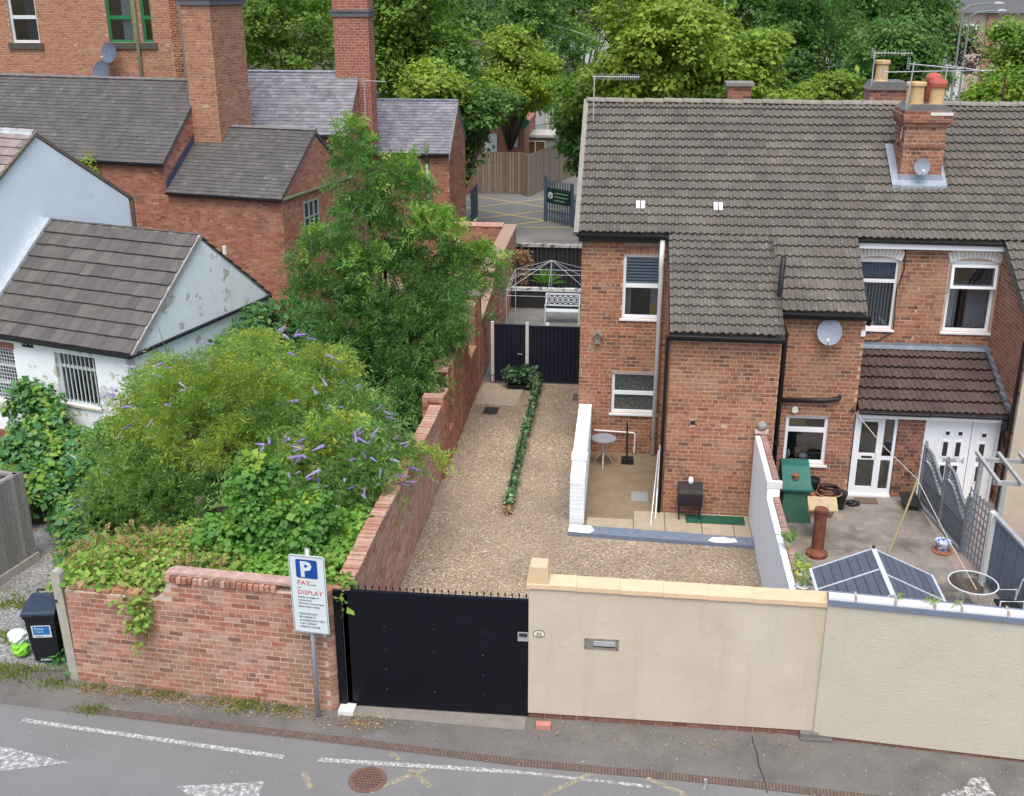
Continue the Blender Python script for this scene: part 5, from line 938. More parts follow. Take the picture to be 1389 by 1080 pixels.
for k in range(3):
    a = k * 2.094 + .5; d = np.array((math.cos(a), math.sin(a), 0)); b = np.array((-.35, 23.45, .03)); MB().tube([b + d * .24, b + d * .2 + (0, 0, .10), b + d * .05 + (0, 0, .3), b + d * .12 + (0, 0, .48), b + d * .06 + (0, 0, .63)], .014, 6).build('leg', M('leg_white%d' % k, (.55, .56, .57), .6, .1, 6), tb)
sp_ = thing('black_spade', 'black long handled tool standing in a block against the wall', 'tool', (.2, 23.6, .03)); MB().tube([(.19, 23.62, .12), (.17, 23.8, .95)], .022, 8).build('shaft', BLACKP, sp_); MB().wbox(.06, .34, 23.5, 23.72, .03, .15).build('base_block', BLACKP, sp_)
pp = thing('white_waste_pipe', 'thin white waste pipe running low across the brick wall', 'pipe', (0, 24.1, .4)); MB().tube([(-.6, 24.13, .60), (.33, 24.13, .57), (.36, 24.13, .53), (.36, 24.13, .06)], .02, 8).build('pipe_run', UPVC, pp)
for i, (p, q, lb) in enumerate((((.80, 20.75, .05), (.86, 21.6, 1.35), 'white pole leaning in the corner by the downpipe'), ((.70, 20.45, .05), (.84, 21.9, 1.1), 'thinner white pole leaning lowest in the patio corner'))): tag(MB().tube([p, q], .014 - .003 * i, 6).build('leaning_pole', UPVC), lb, 'pole')
bq = thing('barbecue', 'black square barbecue with lid standing against the extension wall', 'barbecue', (1.5, 20.85, .05))
Fq = facing_camera(1.24, 20.72, .05); MB().prism(Fr(Fq.p(0, .32, 0), -Fq.n), [(0, 0), (.3, 0), (.34, .32), (.30, .44), (.04, .36), (-.03, .30)], 0, .50).build('lid_and_bowl', IRON, bq); MB().box(Fq, .03, .47, .40, .56, .012, .03).build('front_panel', BLACKP, bq)
for u, d in ((.04, -.04), (.46, -.04), (.04, -.28), (.46, -.28)): MB().tube([Fq.p(u, 0, d), Fq.p(u, .34, d)], .016, 6).build('leg', IRON, bq)
tag(blob((1.49, 20.93, .87), .055, .055, .085, UPVC, None, 'garden_gnome', 21, amp=.06), 'small white ornament standing on top of the barbecue', 'ornament')

# ------------------------------------------------------------------ the neighbour's yard
pw = thing('party_wall', 'white painted party wall with bare brick top between the gravel and the yard', 'wall', (2.83, 17.6, 0))
F = wallfr((2.72, 21.05), (2.72, 14.2)); L = 6.85
c = MB().prism(F, [(0, 0), (L, 0), (L, 1.60), (2.35, 1.62), (2.35, 1.78), (2.2, 1.88), (0, 1.90)], -.225, 0).build('wall_core', WHITEWALL2, pw)
mats = [F.mat(.02 + i * .078, (1.895 if i < 28 else 1.625) + rng.normal(0, .004), -.118, .32, .8, 3.0) for i in range(86) if not 27 < i < 31]
place(c, mats, BRICK_V, BRICK_F, 'coping_brick', BR_CAP, 100)
place(c, [F.mat(2.5 + i * .235, 1.56, .002, 1, .75, .8) for i in range(18)], BRICK_V, BRICK_F, 'painted_brick', WB, 40)
Fb_ = wallfr((2.945, 14.2), (2.945, 21.05)); bricks(c, lay(Fb_, 0, L, .02, 1.85, top=lambda s: 1.6 if s < 4.5 else 1.88), BR_HOUSE, 0)
MB().box(F, .0, .12, 1.96, 2.02, -.25, .02).build('cap_stone', M('pink_cap', (.55, .40, .36), .9, .15, 9), pw); MB().box(F, 2.28, 2.36, 1.80, 1.93, -.26, .02).build('step_slab', CONC_WHITE, pw)
bl_ = thing('ball_finial', 'round grey stone ball on the far end of the white party wall', 'finial', (2.83, 20.98, 2.02)); blob((2.83, 20.97, 2.12), .10, .10, .10, M('ball_stone', (.26, .26, .25), .95, .35, 14, bump=.6, bs=30), bl_, 'ball', 6, amp=.02)
def planter(x, y, z, r, h, m, leaf, label, n=40, name='plant_pot', lr=.12, L_=.09, W_=.035):
    t = thing(name, label, 'plant pot', (x, y, z)); MB().lathe((x, y, z), [(r * .7, 0), (r * .95, h * .8), (r * 1.08, h * .82), (r * 1.08, h), (r * .92, h), (r * .9, h * .85)], 16).build('pot', m, t)
    if leaf: crown('leaves', t, [(x, y, z + h + lr * .5, lr, lr, lr * .7)], n, 6, lr * .4, L_, W_, leaf)
    return t
planter(2.86, 16.75, 1.68, .08, .10, CONC_WHITE, LEAF_BUDG, 'tuft of green plant in a pale pot on the party wall', 14)
planter(2.96, 16.2, 1.55, .08, .11, GALV, LEAF_BUDG, 'grey pot with trailing plant, middle of the wall top', 9)
planter(2.92, 15.75, 1.62, .07, .10, CONC_WHITE, LEAF_BUD, 'small white pot with green leaves on the party wall', 9)
planter(2.9, 15.35, 1.64, .10, .08, CONC_WHITE, LEAF_BUDG, 'wide pale bowl plant at the near end of the party wall', 10)
gb = thing('compost_bin', 'large dark green plastic compost bin with sloping lid', 'compost bin', (3.62, 21.35, 0))
def frustum(mb, x0, x1, y0, y1, z0, x2, x3, y2, y3, z1):
    a = [(x0, y0, z0), (x1, y0, z0), (x1, y1, z0), (x0, y1, z0)]; b = [(x2, y2, z1), (x3, y2, z1), (x3, y3, z1), (x2, y3, z1)]
    for i in range(4): mb.poly([a[i], a[(i + 1) % 4], b[(i + 1) % 4], b[i]])
    mb.poly(b).poly(a[::-1]); return mb
frustum(MB(), 3.36, 3.98, 20.95, 21.75, 0, 3.40, 3.92, 21.0, 21.72, .72).build('bin_body', GREENP2, gb); frustum(MB(), 3.34, 3.97, 20.93, 21.78, .72, 3.34, 3.97, 20.93, 21.78, .76).build('lid_rim', GREENP, gb)
MB().prism(Fr((3.36, 20.95, .76), (0, 1, 0)), [(0, 0), (.8, 0), (.8, .34), (.66, .38), (.45, .33), (.1, .06)], 0, .57).build('lid', GREENP, gb)
planter(3.62, 21.15, .90, .065, .11, TERRA, None, 'small clay ornament on the lid of the compost bin', name='clay_pot')
planter(4.05, 21.95, .0, .17, .30, BLACKP, None, 'black plastic pot beside the compost bin', name='plant_pot'); planter(4.10, 21.9, .31, .16, .28, BLACKP, None, 'upper black pot stacked beside the compost bin', name='plant_pot')
tc = thing('clay_trough', 'stack of terracotta pots under the coiled hose', 'pots', (4.45, 21.6, 0))
for x, y, h in ((4.2, 21.7, .34), (4.45, 21.65, .36), (4.68, 21.75, .38)): MB().lathe((x, y, 0), [(.10, 0), (.14, h * .85), (.155, h * .86), (.155, h), (.13, h)], 14).build('terracotta_pot', TERRA if x < 4.6 else BLACKP, tc)
hz = thing('hose_coil', 'dark brown garden hose coiled on top of the pots', 'hose', (4.45, 21.65, .38)); mb = MB()
for k in range(5):
    r_ = .235 - .012 * (k % 2) - .01 * k; mb.tube([(4.42 + r_ * math.cos(t), 21.65 + r_ * .9 * math.sin(t), .41 + .032 * k + .03 * math.sin(t + k)) for t in np.linspace(0, 6.4, 22)], .019, 6)
mb.build('coil', M('hose_brown', (.035, .02, .018), .45, .2, 9), hz, smooth=True); MB().tube([(4.42 + .26 * math.cos(t), 21.65 + .23 * math.sin(t), .40) for t in np.linspace(2.6, 6.4, 16)], .014, 6).build('outer_turn', M('hose_pink', (.36, .17, .13), .5, .2, 9), hz)
ct = thing('clay_chimney_stand', 'tall rusty clay chimney pot used as a stand', 'stand', (3.9, 19.6, 0)); MB().lathe((3.9, 19.6, 0), [(.20, 0), (.21, .07), (.15, .12), (.12, .16), (.115, .92), (.13, .95), (.13, 1.0), (.09, 1.0)], 20).build('chimney_pot', RUST, ct, smooth=False)
bt = thing('bird_table', 'pale wooden bird table behind the rusty clay stand', 'bird table', (4.02, 20.3, 0)); MB().wbox(3.98, 4.05, 20.27, 20.34, 0, .52).build('leg', WOODPALE, bt)
MB().wbox(3.80, 4.25, 20.08, 20.52, .52, .56).build('tray', WOODPALE, bt); Fz = facing_camera(3.76, 20.06, .0)
for u in (.06, .44): MB().box(Fz, u, u + .03, .56, .80, -.05, -.02).box(Fz, u, u + .03, .56, .80, -.44, -.41).build('corner_post', WOODPALE, bt)
for sg, (y0, y1) in ((-1, (20.0, 20.3)), (1, (20.3, 20.6))): MB().poly([(3.74, y0, .78 if sg < 0 else .93), (4.30, y0, .78 if sg < 0 else .93), (4.30, y1, .93 if sg < 0 else .78), (3.74, y1, .93 if sg < 0 else .78)]).poly([(3.74, y0, .75 if sg < 0 else .90), (4.30, y0, .75 if sg < 0 else .90), (4.30, y1, .90 if sg < 0 else .75), (3.74, y1, .90 if sg < 0 else .75)]).poly([(3.74, 20.0 if sg < 0 else 20.6, .75), (4.3, 20.0 if sg < 0 else 20.6, .75), (4.3, 20.0 if sg < 0 else 20.6, .78), (3.74, 20.0 if sg < 0 else 20.6, .78)]).build('roof_board', WOODPALE, bt)
planter(3.22, 19.75, .0, .13, .22, TERRA, None, 'empty terracotta pot at the foot of the party wall', name='plant_pot'); planter(3.2, 19.1, .0, .15, .26, GALV, LEAF_BUDG, 'grey bucket planter at the foot of the party wall', 10, name='plant_pot'); tag(blob((3.25, 18.45, .22), .2, .16, .24, M('clear_sheet', (.46, .52, .56), .3, .15, 12, spec=.6), None, 'plastic_sheet', 17, amp=.2), 'crumpled pale plastic sheet beside the party wall', 'plastic sheet')
tag(MB().wbox(5.08, 5.55, 22.02, 22.3, .003, .02).build('door_mat', M('brown_mat', (.12, .09, .065), .95, .2, 40)), 'brown door mat before the glazed back door', 'mat'); tag(blob((5.0, 21.95, .05), .14, .10, .06, BLACKP, None, 'black_shoes', 31, amp=.2), 'black bundle lying left of the brown door mat', 'bundle')
tag(MB().box(Fr((6.02, 21.75, .1), (.35, -.02, .0), (-.05, .42, .12)), 0, .36, 0, .46, 0, .03).build('slatted_mat', M('black_mat', (.016, .016, .018), .6, .3, 20)), 'black slatted mat leaning at the foot of the brick pier', 'mat')
cp_ = thing('clothes_prop', 'long pale wooden clothes prop leaning in the yard', 'pole', (5.31, 19.84, 0)); MB().tube([(5.31, 19.84, 0), (5.60, 20.1, .8), (5.78, 20.25, 1.40)], .022, 6).build('pole', M('prop_wood', (.36, .29, .16), .8, .2, 9), cp_)
cl = thing('clothes_line', 'cream clothes line stretched from the wall over the prop', 'clothes line', (5.7, 20.2, 1.3)); MB().tube([(4.90, 22.38, 1.98), (5.35, 21.3, 1.62), (5.78, 20.25, 1.41), (5.95, 18.5, 1.05), (6.11, 17.14, .80)], .008, 5).build('line', M('rope', (.55, .50, .38), .8, .1, 9), cl); MB().tube([(4.86, 22.44, 1.99), (4.92, 22.34, 1.97)], .02, 6).build('hook', IRON, cl)
# fence between the yards
fn = thing('garden_fence', 'blue grey timber fence with wavy lattice tops and concrete posts', 'fence', (6.65, 20.0, 0))
FP = [(6.42, 22.2), (6.57, 21.1), (6.72, 20.0), (6.86, 18.95)]
def fence_panel(p, q, h0, h1, k):
    F = wallfr(q, p); l = math.dist(p, q); wave = lambda s: h1 + (h0 - h1) * (.5 - .5 * math.cos(math.pi * min(1, max(0, s / l) * 1.25)))
    nb = 7
    pan = MB().box(F, 0, l, .02, .06, -.05, .03).build('lap_panel', FENCEGREY, fn)
    place(pan, [F.mat(0, .06 + i * .10, 0, l) for i in range(6)], [(0, 0, 0), (1, 0, 0), (1, .10, 0), (0, .10, 0), (0, -.012, .022), (1, -.012, .022), (1, .095, .008), (0, .095, .008)], BRICK_F, 'lap_board', FENCEGREY, 30)
    bt_ = .62; n = 14; mb = MB()
    mb.tube([F.p(l * i / n, wave(l * i / n), .0) for i in range(n + 1)], .03, 6); tr_ = mb.build('wavy_rail', FENCEGREY, fn); MB().tube([F.p(l * i / n, max(bt_, wave(l * i / n) - .30), .0) for i in range(n + 1)], .018, 6).build('lower_rail', FENCEGREY, fn)
    # boards fill up to the lower rail
    fill = MB()
    for i in range(n): a, b = l * i / n, l * (i + 1) / n; fill.poly([F.p(a, bt_ - .04, .004), F.p(b, bt_ - .04, .004), F.p(b, max(bt_, wave(b) - .30), .004), F.p(a, max(bt_, wave(a) - .30), .004)])
    fill.build('infill_board', FENCEGREY, fn); lm = MB()
    for s in np.arange(-.6, l, .085):
        for sg in (-1, 1):
            a = s if sg > 0 else s + .3; pts = []
            for z_ in np.linspace(-.32, 0, 5):
                u = a + sg * (z_ + .32); 
                if 0 <= u <= l and wave(u) + z_ > bt_ - .01 and z_ > -.31: pts.append(F.p(u, wave(u) + z_, .004 * sg))
            if len(pts) >= 2: lm.tube([pts[0], pts[-1]], .010, 4)
    lm.build('lattice', FENCEGREY, tr_, kind='stuff')
fence_panel(FP[0], FP[1], 1.30, .92, 0); fence_panel(FP[1], FP[2], 1.38, .95, 1)
for p, h in zip(FP[:3], (1.36, 1.48, 1.2)): t_ = MB().wbox(p[0] - .035, p[0] + .035, p[1] - .035, p[1] + .035, 0, h).build('timber_post', FENCEGREY, fn); MB().lathe((p[0], p[1], h), [(.045, 0), (.02, .03), (.035, .06), (.0, .09)], 8).build('post_cap', FENCEGREY, t_)
F = wallfr(FP[3], FP[2]); l = math.dist(FP[2], FP[3])
for i in range(9): MB().box(F, 0, l, .12 + i * .155, .145 + i * .155, -.012, .012).build('trellis_slat', FENCEGREY, fn)
for i in range(8): MB().box(F, .05 + i * (l - .1) / 7 - .012, .05 + i * (l - .1) / 7 + .012, .05, 1.45, -.03, -.013).build('trellis_slat', FENCEGREY, fn)
MB().prism(wallfr((6.80, 18.92), (6.92, 18.94)), [(0, 0), (.11, 0), (.11, 1.38), (.055, 1.43), (0, 1.38)], -.10, 0).build('concrete_post', CONC_WHITE, fn)
F = wallfr((7.08, 17.1), (6.87, 18.9)); l = 1.81
place(fn, [F.mat(i * l / 24, .02, 0, 1, 1.30 + rng.normal(0, .004)) for i in range(24)], [(0, 0, 0), (.07, 0, 0), (.07, 1, 0), (0, 1, 0), (.018, 0, .022), (.055, 0, .022), (.055, 1, .022), (.018, 1, .022)], BRICK_F + [(0, 3, 2, 1)], 'vertical_board', M('blue_grey_board', [(.13, .165, .20), (.155, .19, .23), (.11, .14, .175)], .75, .15, 9), 40)
MB().box(F, 0, l, 1.32, 1.37, -.04, .045).build('capping_rail', GALV, fn); MB().prism(wallfr((7.04, 17.0), (7.16, 17.02)), [(0, 0), (.11, 0), (.11, 1.38), (.055, 1.43), (0, 1.38)], -.10, 0).build('concrete_post', CONC_WHITE, fn)
# pergola, pot, glass table, chair, shed
pg = thing('pergola', 'grey painted timber pergola over the fence in the right hand yard', 'pergola', (7.2, 19.7, 0)); PG = M('pergola_grey', (.30, .31, .31), .8, .15, 9)
for x, y in ((6.90, 20.2), (7.0, 19.15), (8.2, 20.2), (8.2, 19.15)): MB().wbox(x - .04, x + .04, y - .04, y + .04, 0, 1.86).build('post', PG, pg)
for y in (19.15, 20.2): MB().wbox(6.8, 8.6, y - .03, y + .03, 1.86, 1.94).build('beam', PG, pg)
for x in (6.85, 7.25, 7.65, 8.05): MB().wbox(x - .03, x + .03, 18.95, 20.4, 1.94, 2.0).build('rafter', M('rafter_pale%d' % int(x * 100), (.34, .34, .32), .8, .15, 9), pg)
bp_ = thing('blue_pot', 'blue and white glazed pot on a terracotta saucer', 'plant pot', (6.36, 20.0, 0)); MB().lathe((6.36, 20.0, 0), [(.16, 0), (.19, .025), (.17, .03), (.01, .03)], 18).build('saucer', TERRA, bp_); MB().lathe((6.36, 20.0, .03), [(.09, 0), (.13, .12), (.155, .19), (.155, .21), (.13, .20), (.12, .12)], 20).build('pot', M('glazed_pot', (.62, .68, .78), .3, .1, 6, stain=((.06, .12, .38), 16, .48, .54, .9)), bp_)
gtb = thing('glass_table', 'round glass garden table with white metal frame', 'table', (6.22, 17.66, 0)); MB().lathe((6.22, 17.66, .64), [(.40, 0), (.40, .01), (.01, .01)], 28).build('glass_top', glass('table_glass', (.86, .92, .90), .38), gtb)
MB().tube([(6.22 + .41 * math.cos(t), 17.66 + .41 * math.sin(t), .645) for t in np.linspace(0, 6.283, 30)], .013, 6).build('rim', WHITEMETAL, gtb)
for k in range(4): a = k * 1.571 + .6; MB().tube([(6.22 + .38 * math.cos(a), 17.66 + .38 * math.sin(a), .63), (6.22 + .18 * math.cos(a), 17.66 + .18 * math.sin(a), .35), (6.22 + .34 * math.cos(a), 17.66 + .34 * math.sin(a), 0)], .012, 6).build('leg', WHITEMETAL, gtb)
gc = thing('garden_chair', 'white tubular garden chair with dark seat beside the glass table', 'chair', (6.72, 17.3, 0)); MB().wbox(6.55, 6.92, 17.1, 17.5, .40, .44).build('seat', BLACKP, gc)
for y in (17.1, 17.5): MB().tube([(6.52, y, 0), (6.52, y, .62), (6.9, y, .64), (6.95, y, 0)], .014, 6).build('side_frame', WHITEMETAL, gc)
MB().tube([(6.9, 17.1, .44), (6.98, 17.1, .85), (6.98, 17.5, .85), (6.9, 17.5, .44)], .014, 6).build('back_frame', WHITEMETAL, gc)
GALVW = M('dull_white_trim', (.52, .55, .58), .5, .1, 8)
sh = thing('garden_store', 'garden store with dark grey panelled gable roof and white trims', 'shed', (3.9, 14.85, 0))
MB().wbox(3.12, 4.70, 14.15, 15.38, 0, 1.90).build('store_walls', FENCEGREY, sh); SR = M('store_roof_grey', [(.075, .09, .115), (.09, .105, .135), (.065, .08, .10)], .7, .12, 9)
for sg, x0, x1 in ((-1, 3.02, 3.90), (1, 4.80, 3.90)):
    rl_ = math.hypot(.88, .40); F = Fr((x0, 14.05 if sg < 0 else 15.45, 1.95), (0, 1, 0) if sg > 0 else (0, -1, 0), ((x1 - x0), 0, .40))
    F = Fr((x0, 15.45 if sg < 0 else 14.05, 1.95), (0, -1 if sg < 0 else 1, 0), (x1 - x0, 0, .40)); slp = MB().box(F, 0, 1.40, 0, rl_, -.03, -.004).build('roof_slope', SR, sh)
    for i in range(7): MB().box(F, .01, 1.39, i * rl_ / 7 + .006, (i + 1) * rl_ / 7 - .006, -.004, .014).build('roof_panel', SR, slp)
    for u in (0, .62, 1.375): MB().box(F, u, u + .022, 0, rl_, .014, .024).build('white_trim', GALVW, slp)
    MB().box(F, 0, 1.40, -.03, .012, -.03, .026).build('eaves_trim', GALVW, slp)
MB().wbox(3.865, 3.935, 14.05, 15.46, 2.352, 2.382).build('ridge_cap', GALVW, sh); MB().lathe((3.9, 15.42, 2.385), [(.02, 0), (.03, .03), (.0, .06)], 8).build('finial', IRON, sh)

# ------------------------------------------------------------------ white cottage and the taller white house behind it
u_, v_ = np.array((-.957, .29, 0)), np.array((.29, .957, 0)); Ac = np.array((-10.8, 22.35, 0))
wc = thing('white_cottage', 'small white painted cottage with brown tiled roof and barred window', 'cottage', (-12.8, 24.5, 0))
F = Fr(Ac + u_ * 4.7, -u_); SW = lambda s: 4.7 - s        # s measured from the right corner
opc = [(SW(2.36), SW(1.16), 1.22, 2.46), (SW(4.5), SW(3.62), 1.0, 2.35)]
core(MB(), F, 0, 4.7, 0, 2.82, opc).build('front_wall', WHITEWALL, wc)
MB().prism(Fr(Ac, v_), [(0, 0), (5.2, 0), (5.2, 2.8), (2.6, 4.80), (0, 2.8)], -.24, 0).build('gable_wall', WHITEWALL, wc); MB().box(Fr(Ac + v_ * 5.2, u_), 0, 4.7, 0, 2.8, -.24, 0).build('rear_wall', WHITEWALL, wc)
for sd_, O, a, b in ((0, Ac + u_ * 4.7 - v_ * .12 + (0, 0, 2.72), -u_, v_ * 2.72 + (0, 0, 2.14)), (1, Ac + v_ * 5.32 + (0, 0, 2.72), u_, -v_ * 2.72 + (0, 0, 2.14))):
    Fz = Fr(O, a, b); ln = math.hypot(2.72, 2.14); rf = MB().box(Fz, 0, 4.72, 0, ln, -.07, -.008).build('roof', TILE_FLAT, wc); tiles(rf, Fz, 0, 4.74, ln, .30, .385, TILE_FLAT, flat_tile(.294, .44, .036), 150, stagger=False)
    if not sd_: MB().box(Fz, 4.72, 4.78, 0, ln, -.07, .035).build('verge', M('verge_grey', (.30, .29, .28), .9, .2, 8), rf); MB().box(Fz, -.02, .24, -.01, ln, .02, .115).build('lead_flashing', M('pale_flashing', (.42, .46, .50), .7, .2, 8), rf)
k = 11; place(wc, [Fr(Ac + u_ * (4.7 - i * 4.72 / k) + v_ * 2.6 + (0, 0, 4.84), -u_, v_).mat(0, 0, 0) for i in range(k)], [(0, -.14, -.05), (.42, -.14, -.06), (.42, 0, .05), (0, 0, .06), (0, .14, -.05), (.42, .14, -.06)], [(0, 1, 2, 3), (3, 2, 5, 4), (0, 3, 4)], 'ridge_tile', M('flat_ridge', [(.20, .185, .16), (.24, .225, .195), (.17, .155, .14)], .9, .2, 8, bump=.3, bs=40), 20)
p0, p1, p2 = Ac + u_ * 4.7 - v_ * .17 + (0, 0, 2.70), Ac - v_ * .17 - u_ * .04 + (0, 0, 2.70), Ac + v_ * 5.2 - u_ * .06 + (0, 0, 2.74); gutter(wc, p0, p1, .06); pipe(wc, [p1, Ac - u_ * .06 + v_ * .3 + (0, 0, 2.70), p2], .045, BLACKP, 'gable_pipe')
W = window(wc, F, SW(2.36), SW(1.16), 1.22, 2.46, trans=(2.12,), rec=.10, fw=.045, fm=M('old_white_frame', (.62, .64, .65), .7, .15, 12), sill_m=M('stone_sill', (.50, .46, .38), .9, .2, 12)); curtain(W, F, SW(2.33), SW(2.1), 1.3, 2.4, m=M('grey_blue_curtain', (.22, .28, .34), .9, .1, 5), folds=3)
for i in range(9): s = SW(2.36) + .05 + (i + .5) * (1.20 - .1) / 9; MB().tube([F.p(s, 1.24, -.06), F.p(s, 2.44, -.06)], .013, 6).build('security_bar', WHITEMETAL, W)
W2 = window(wc, F, SW(4.5), SW(3.62), 1.0, 2.35, trans=(1.45, 1.9), rec=.08, fw=.05, fm=M('lattice_frame', (.60, .56, .50), .8, .2, 12), sill=False); mb = MB()
for i in range(10): s = SW(4.5) + .05 + i * .085; mb.box(F, s, s + .012, 1.03, 2.32, -.07, -.06)
for i in range(14): mb.box(F, SW(4.5) + .04, SW(3.62) - .04, 1.06 + i * .092, 1.072 + i * .092, -.072, -.062)
mb.build('window_grid', WHITEMETAL, W2); MB().box(F, SW(4.7), SW(3.58), 2.36, 2.52, -.1, .01).build('brick_lintel', M('bare_brick', (.30, .13, .09), .9, .3, 14), wc)
vt = MB().box(F, SW(3.30), SW(2.96), 2.48, 2.70, 0, .02).build('black_vent', IRON, wc)
for a, b in ((.06, .14), (.05, .06), (.2, .17), (.26, .13), (.27, .07), (.13, .05)): MB().box(F, SW(3.30) + a, SW(3.30) + a + .025, 2.48 + b, 2.505 + b, .02, .028).build('vent_screw', UPVC, vt)
pc = MB().box(Fr(Ac + (0, 0, 0) - u_ * .0, v_), 0, 5.2, 0, .2, 0, .02).box(F, 0, 4.7, .0, .22, 0, .02).build('brick_plinth', M('plinth_brick', (.24, .11, .08), .95, .3, 10, bump=.4, bs=30), wc)
MB().tube([Ac + v_ * 3.4 - u_ * .1 + (0, 0, 4.25), Ac + v_ * 3.4 - u_ * .1 + (0, 0, 4.45)], .05, 8).build('small_flue', CONC_WHITE, wc)
wh = thing('tall_white_house', 'taller white rendered house gable behind the cottage', 'house', (-17.0, 27.0, 0)); Bc = Ac + u_ * 4.7
MB().prism(Fr(Bc, v_), [(-.35, 0), (5.65, 0), (5.65, 4.95), (2.69, 6.90), (-.35, 4.85)], -.25, -.003).build('gable_wall', M('white_house_paint', (.70, .77, .82), .85, .04, 2, bump=.25, bs=24, stain=((.52, .52, .48), 2.4, .66, .74, .5)), wh)
MB().box(Fr(Bc - v_ * .35 + u_ * 8, -u_), 0, 7.75, 0, 4.9, -.24, 0).box(Fr(Bc + v_ * 5.65, u_), 0.25, 8, 0, 4.9, -.24, 0).build('side_wall', WHITEWALL2, wh)
PINKT = M('pinkish_tile', [(.22, .18, .165), (.27, .225, .205), (.19, .155, .145)], .85, .2, 5, bump=.2, bs=60)
for O, a, b in ((Bc + u_ * 8 - v_ * .5 + (0, 0, 4.85), -u_, v_ * 3.19 + (0, 0, 2.15)), (Bc + v_ * 5.85 + (0, 0, 4.85), u_, -v_ * 3.16 + (0, 0, 2.14))):
    Fz = Fr(O, a, b); ln = np.linalg.norm(b); rf = MB().box(Fz, 0, 8.0, 0, ln, -.08, -.008).build('roof', PINKT, wh); tiles(rf, Fz, 0, 8.02, ln, .28, .30, PINKT, flat_tile(.276, .36), 40); 
    MB().box(Fz, 7.95 if a is not u_ else -.02, 8.07 if a is not u_ else .05, 0, ln, -.05, .03).build('verge', M('verge_brown', (.15, .125, .10), .9, .2, 8), rf)
k = 16; place(wh, [Fr(Bc + u_ * (8 - i * .5) + v_ * 2.69 + (0, 0, 7.02), -u_, v_).mat(0, 0, 0, 1.15, 1, 1) for i in range(k)], [(0, -.14, -.06), (.42, -.14, -.07), (.42, 0, .05), (0, 0, .06), (0, .14, -.06), (.42, .14, -.07)], [(0, 1, 2, 3), (3, 2, 5, 4), (0, 3, 4)], 'ridge_tile', M('lead_ridge', [(.30, .32, .34), (.36, .38, .40)], .8, .2, 8), 20)
pipe(wh, [Bc + v_ * 5.72 - u_ * .05 + (0, 0, 4.85), Bc + v_ * 5.72 - u_ * .05 + (0, 0, .1)], .05)

# ------------------------------------------------------------------ the old brick house with slate roofs behind
ub, vb = np.array((-.978, .208, 0)), np.array((.208, .978, 0)); Pb = np.array((-10.2, 31.8, 0)); FLATS = flat_tile(.196, .22, .009)
bh = thing('old_brick_house', 'large old red brick house with several slate roofs and tall chimneys', 'house', (-14, 34, 0))
F = Fr(Pb + ub * 13, -ub); fw_ = MB().prism(F, [(0, 0), (13, 0), (13, 4.5), (9.05, 4.5), (9.05, 5.35), (0, 5.35)], -.3, 0).build('front_wall', MORTAR_D, bh); bricks(fw_, lay(F, 4, 13, .6, 5.35, top=lambda s: 5.36 if s < 9.05 else 4.5), BR_OLD, 120)
G = Fr(Pb, vb); gd = MB().prism(G, [(0, 0), (4.6, 0), (4.6, 4.5), (2.3, 6.1), (0, 4.5)], -.3, 0).build('gable_wall', MORTAR_D, bh); bricks(gd, lay(G, 0, 4.6, .6, 6.1, [(1.25, 2.25, 2.5, 4.12)], top=lambda s: 4.48 + min(s, 4.6 - s) * .69), BR_OLD, 60)
G1 = Fr(Pb + ub * 3.95, vb); g1 = MB().prism(G1, [(0, 3.5), (5.0, 3.5), (5.0, 5.35), (2.5, 7.45), (0, 5.35)], -.3, 0).build('upper_gable', MORTAR_D, bh); bricks(g1, lay(G1, 0, 5, 4.4, 7.4, top=lambda s: 5.3 + min(s, 5 - s) * .84), BR_OLD, 20)
gwin = MB().box(G, 1.25, 2.25, 2.5, 4.12, -.02, .006).build('side_window', DARKROOM, bh)
for i in range(4): MB().box(G, 1.25 + i * .31, 1.31 + i * .31, 2.5, 4.12, .006, .04).build('window_bar', M('greenish_frame%d' % i, (.26, .32, .28), .7, .2, 9), gwin)
for z in (2.5, 3.05, 3.6, 4.08): MB().box(G, 1.25, 2.24, z, z + .05, .008, .038).build('window_bar', M('greenish_rail%d' % int(z * 100), (.26, .32, .28), .7, .2, 9), gwin)
def slate_roof(par, O, a, b, wd, m, name, budget=0, back=True, mat_deck=None):
    Fz = Fr(O, a, b); ln = float(np.linalg.norm(b)); rf = MB().box(Fz, 0, wd, 0, ln, -.07, -.006).build(name, m, par); tiles(rf, Fz, 0, wd, ln, .20, .15, m, FLATS, budget, name='slate', stagger=True, jit=.002); return rf, Fz
for par, e0, wd, ze, t1, z1, m, nm in ((bh, Pb + ub * 13 - vb * .1, 9.1, 5.30, 2.6, 7.5, SLATE, 'upper_slate_roof'), (bh, Pb + ub * 3.9 - vb * .1, 3.95, 4.45, 2.4, 6.15, SLATE, 'lower_slate_roof')):
    b = vb * t1 + np.array((0, 0, z1 - ze)); rf, Fz = slate_roof(par, e0 + (0, 0, ze), -ub, b, wd, m, nm, 60); MB().box(Fz, 0, wd, np.linalg.norm(b) - .02, np.linalg.norm(b) + .10, -.04, .05).build('ridge_capping', M('ridge_' + nm, (.15, .145, .14), .9, .25, 5, bump=.4, bs=20), rf)
    slate_roof(par, e0 + (0, 0, ze) - ub * wd + vb * (t1 * 2), ub, b * np.array((-1, -1, 1)), wd, m, nm + '_rear', 0); gutter(bh, e0 - vb * .04 + (0, 0, ze), e0 - ub * wd - vb * .04 + (0, 0, ze - .02), .06)
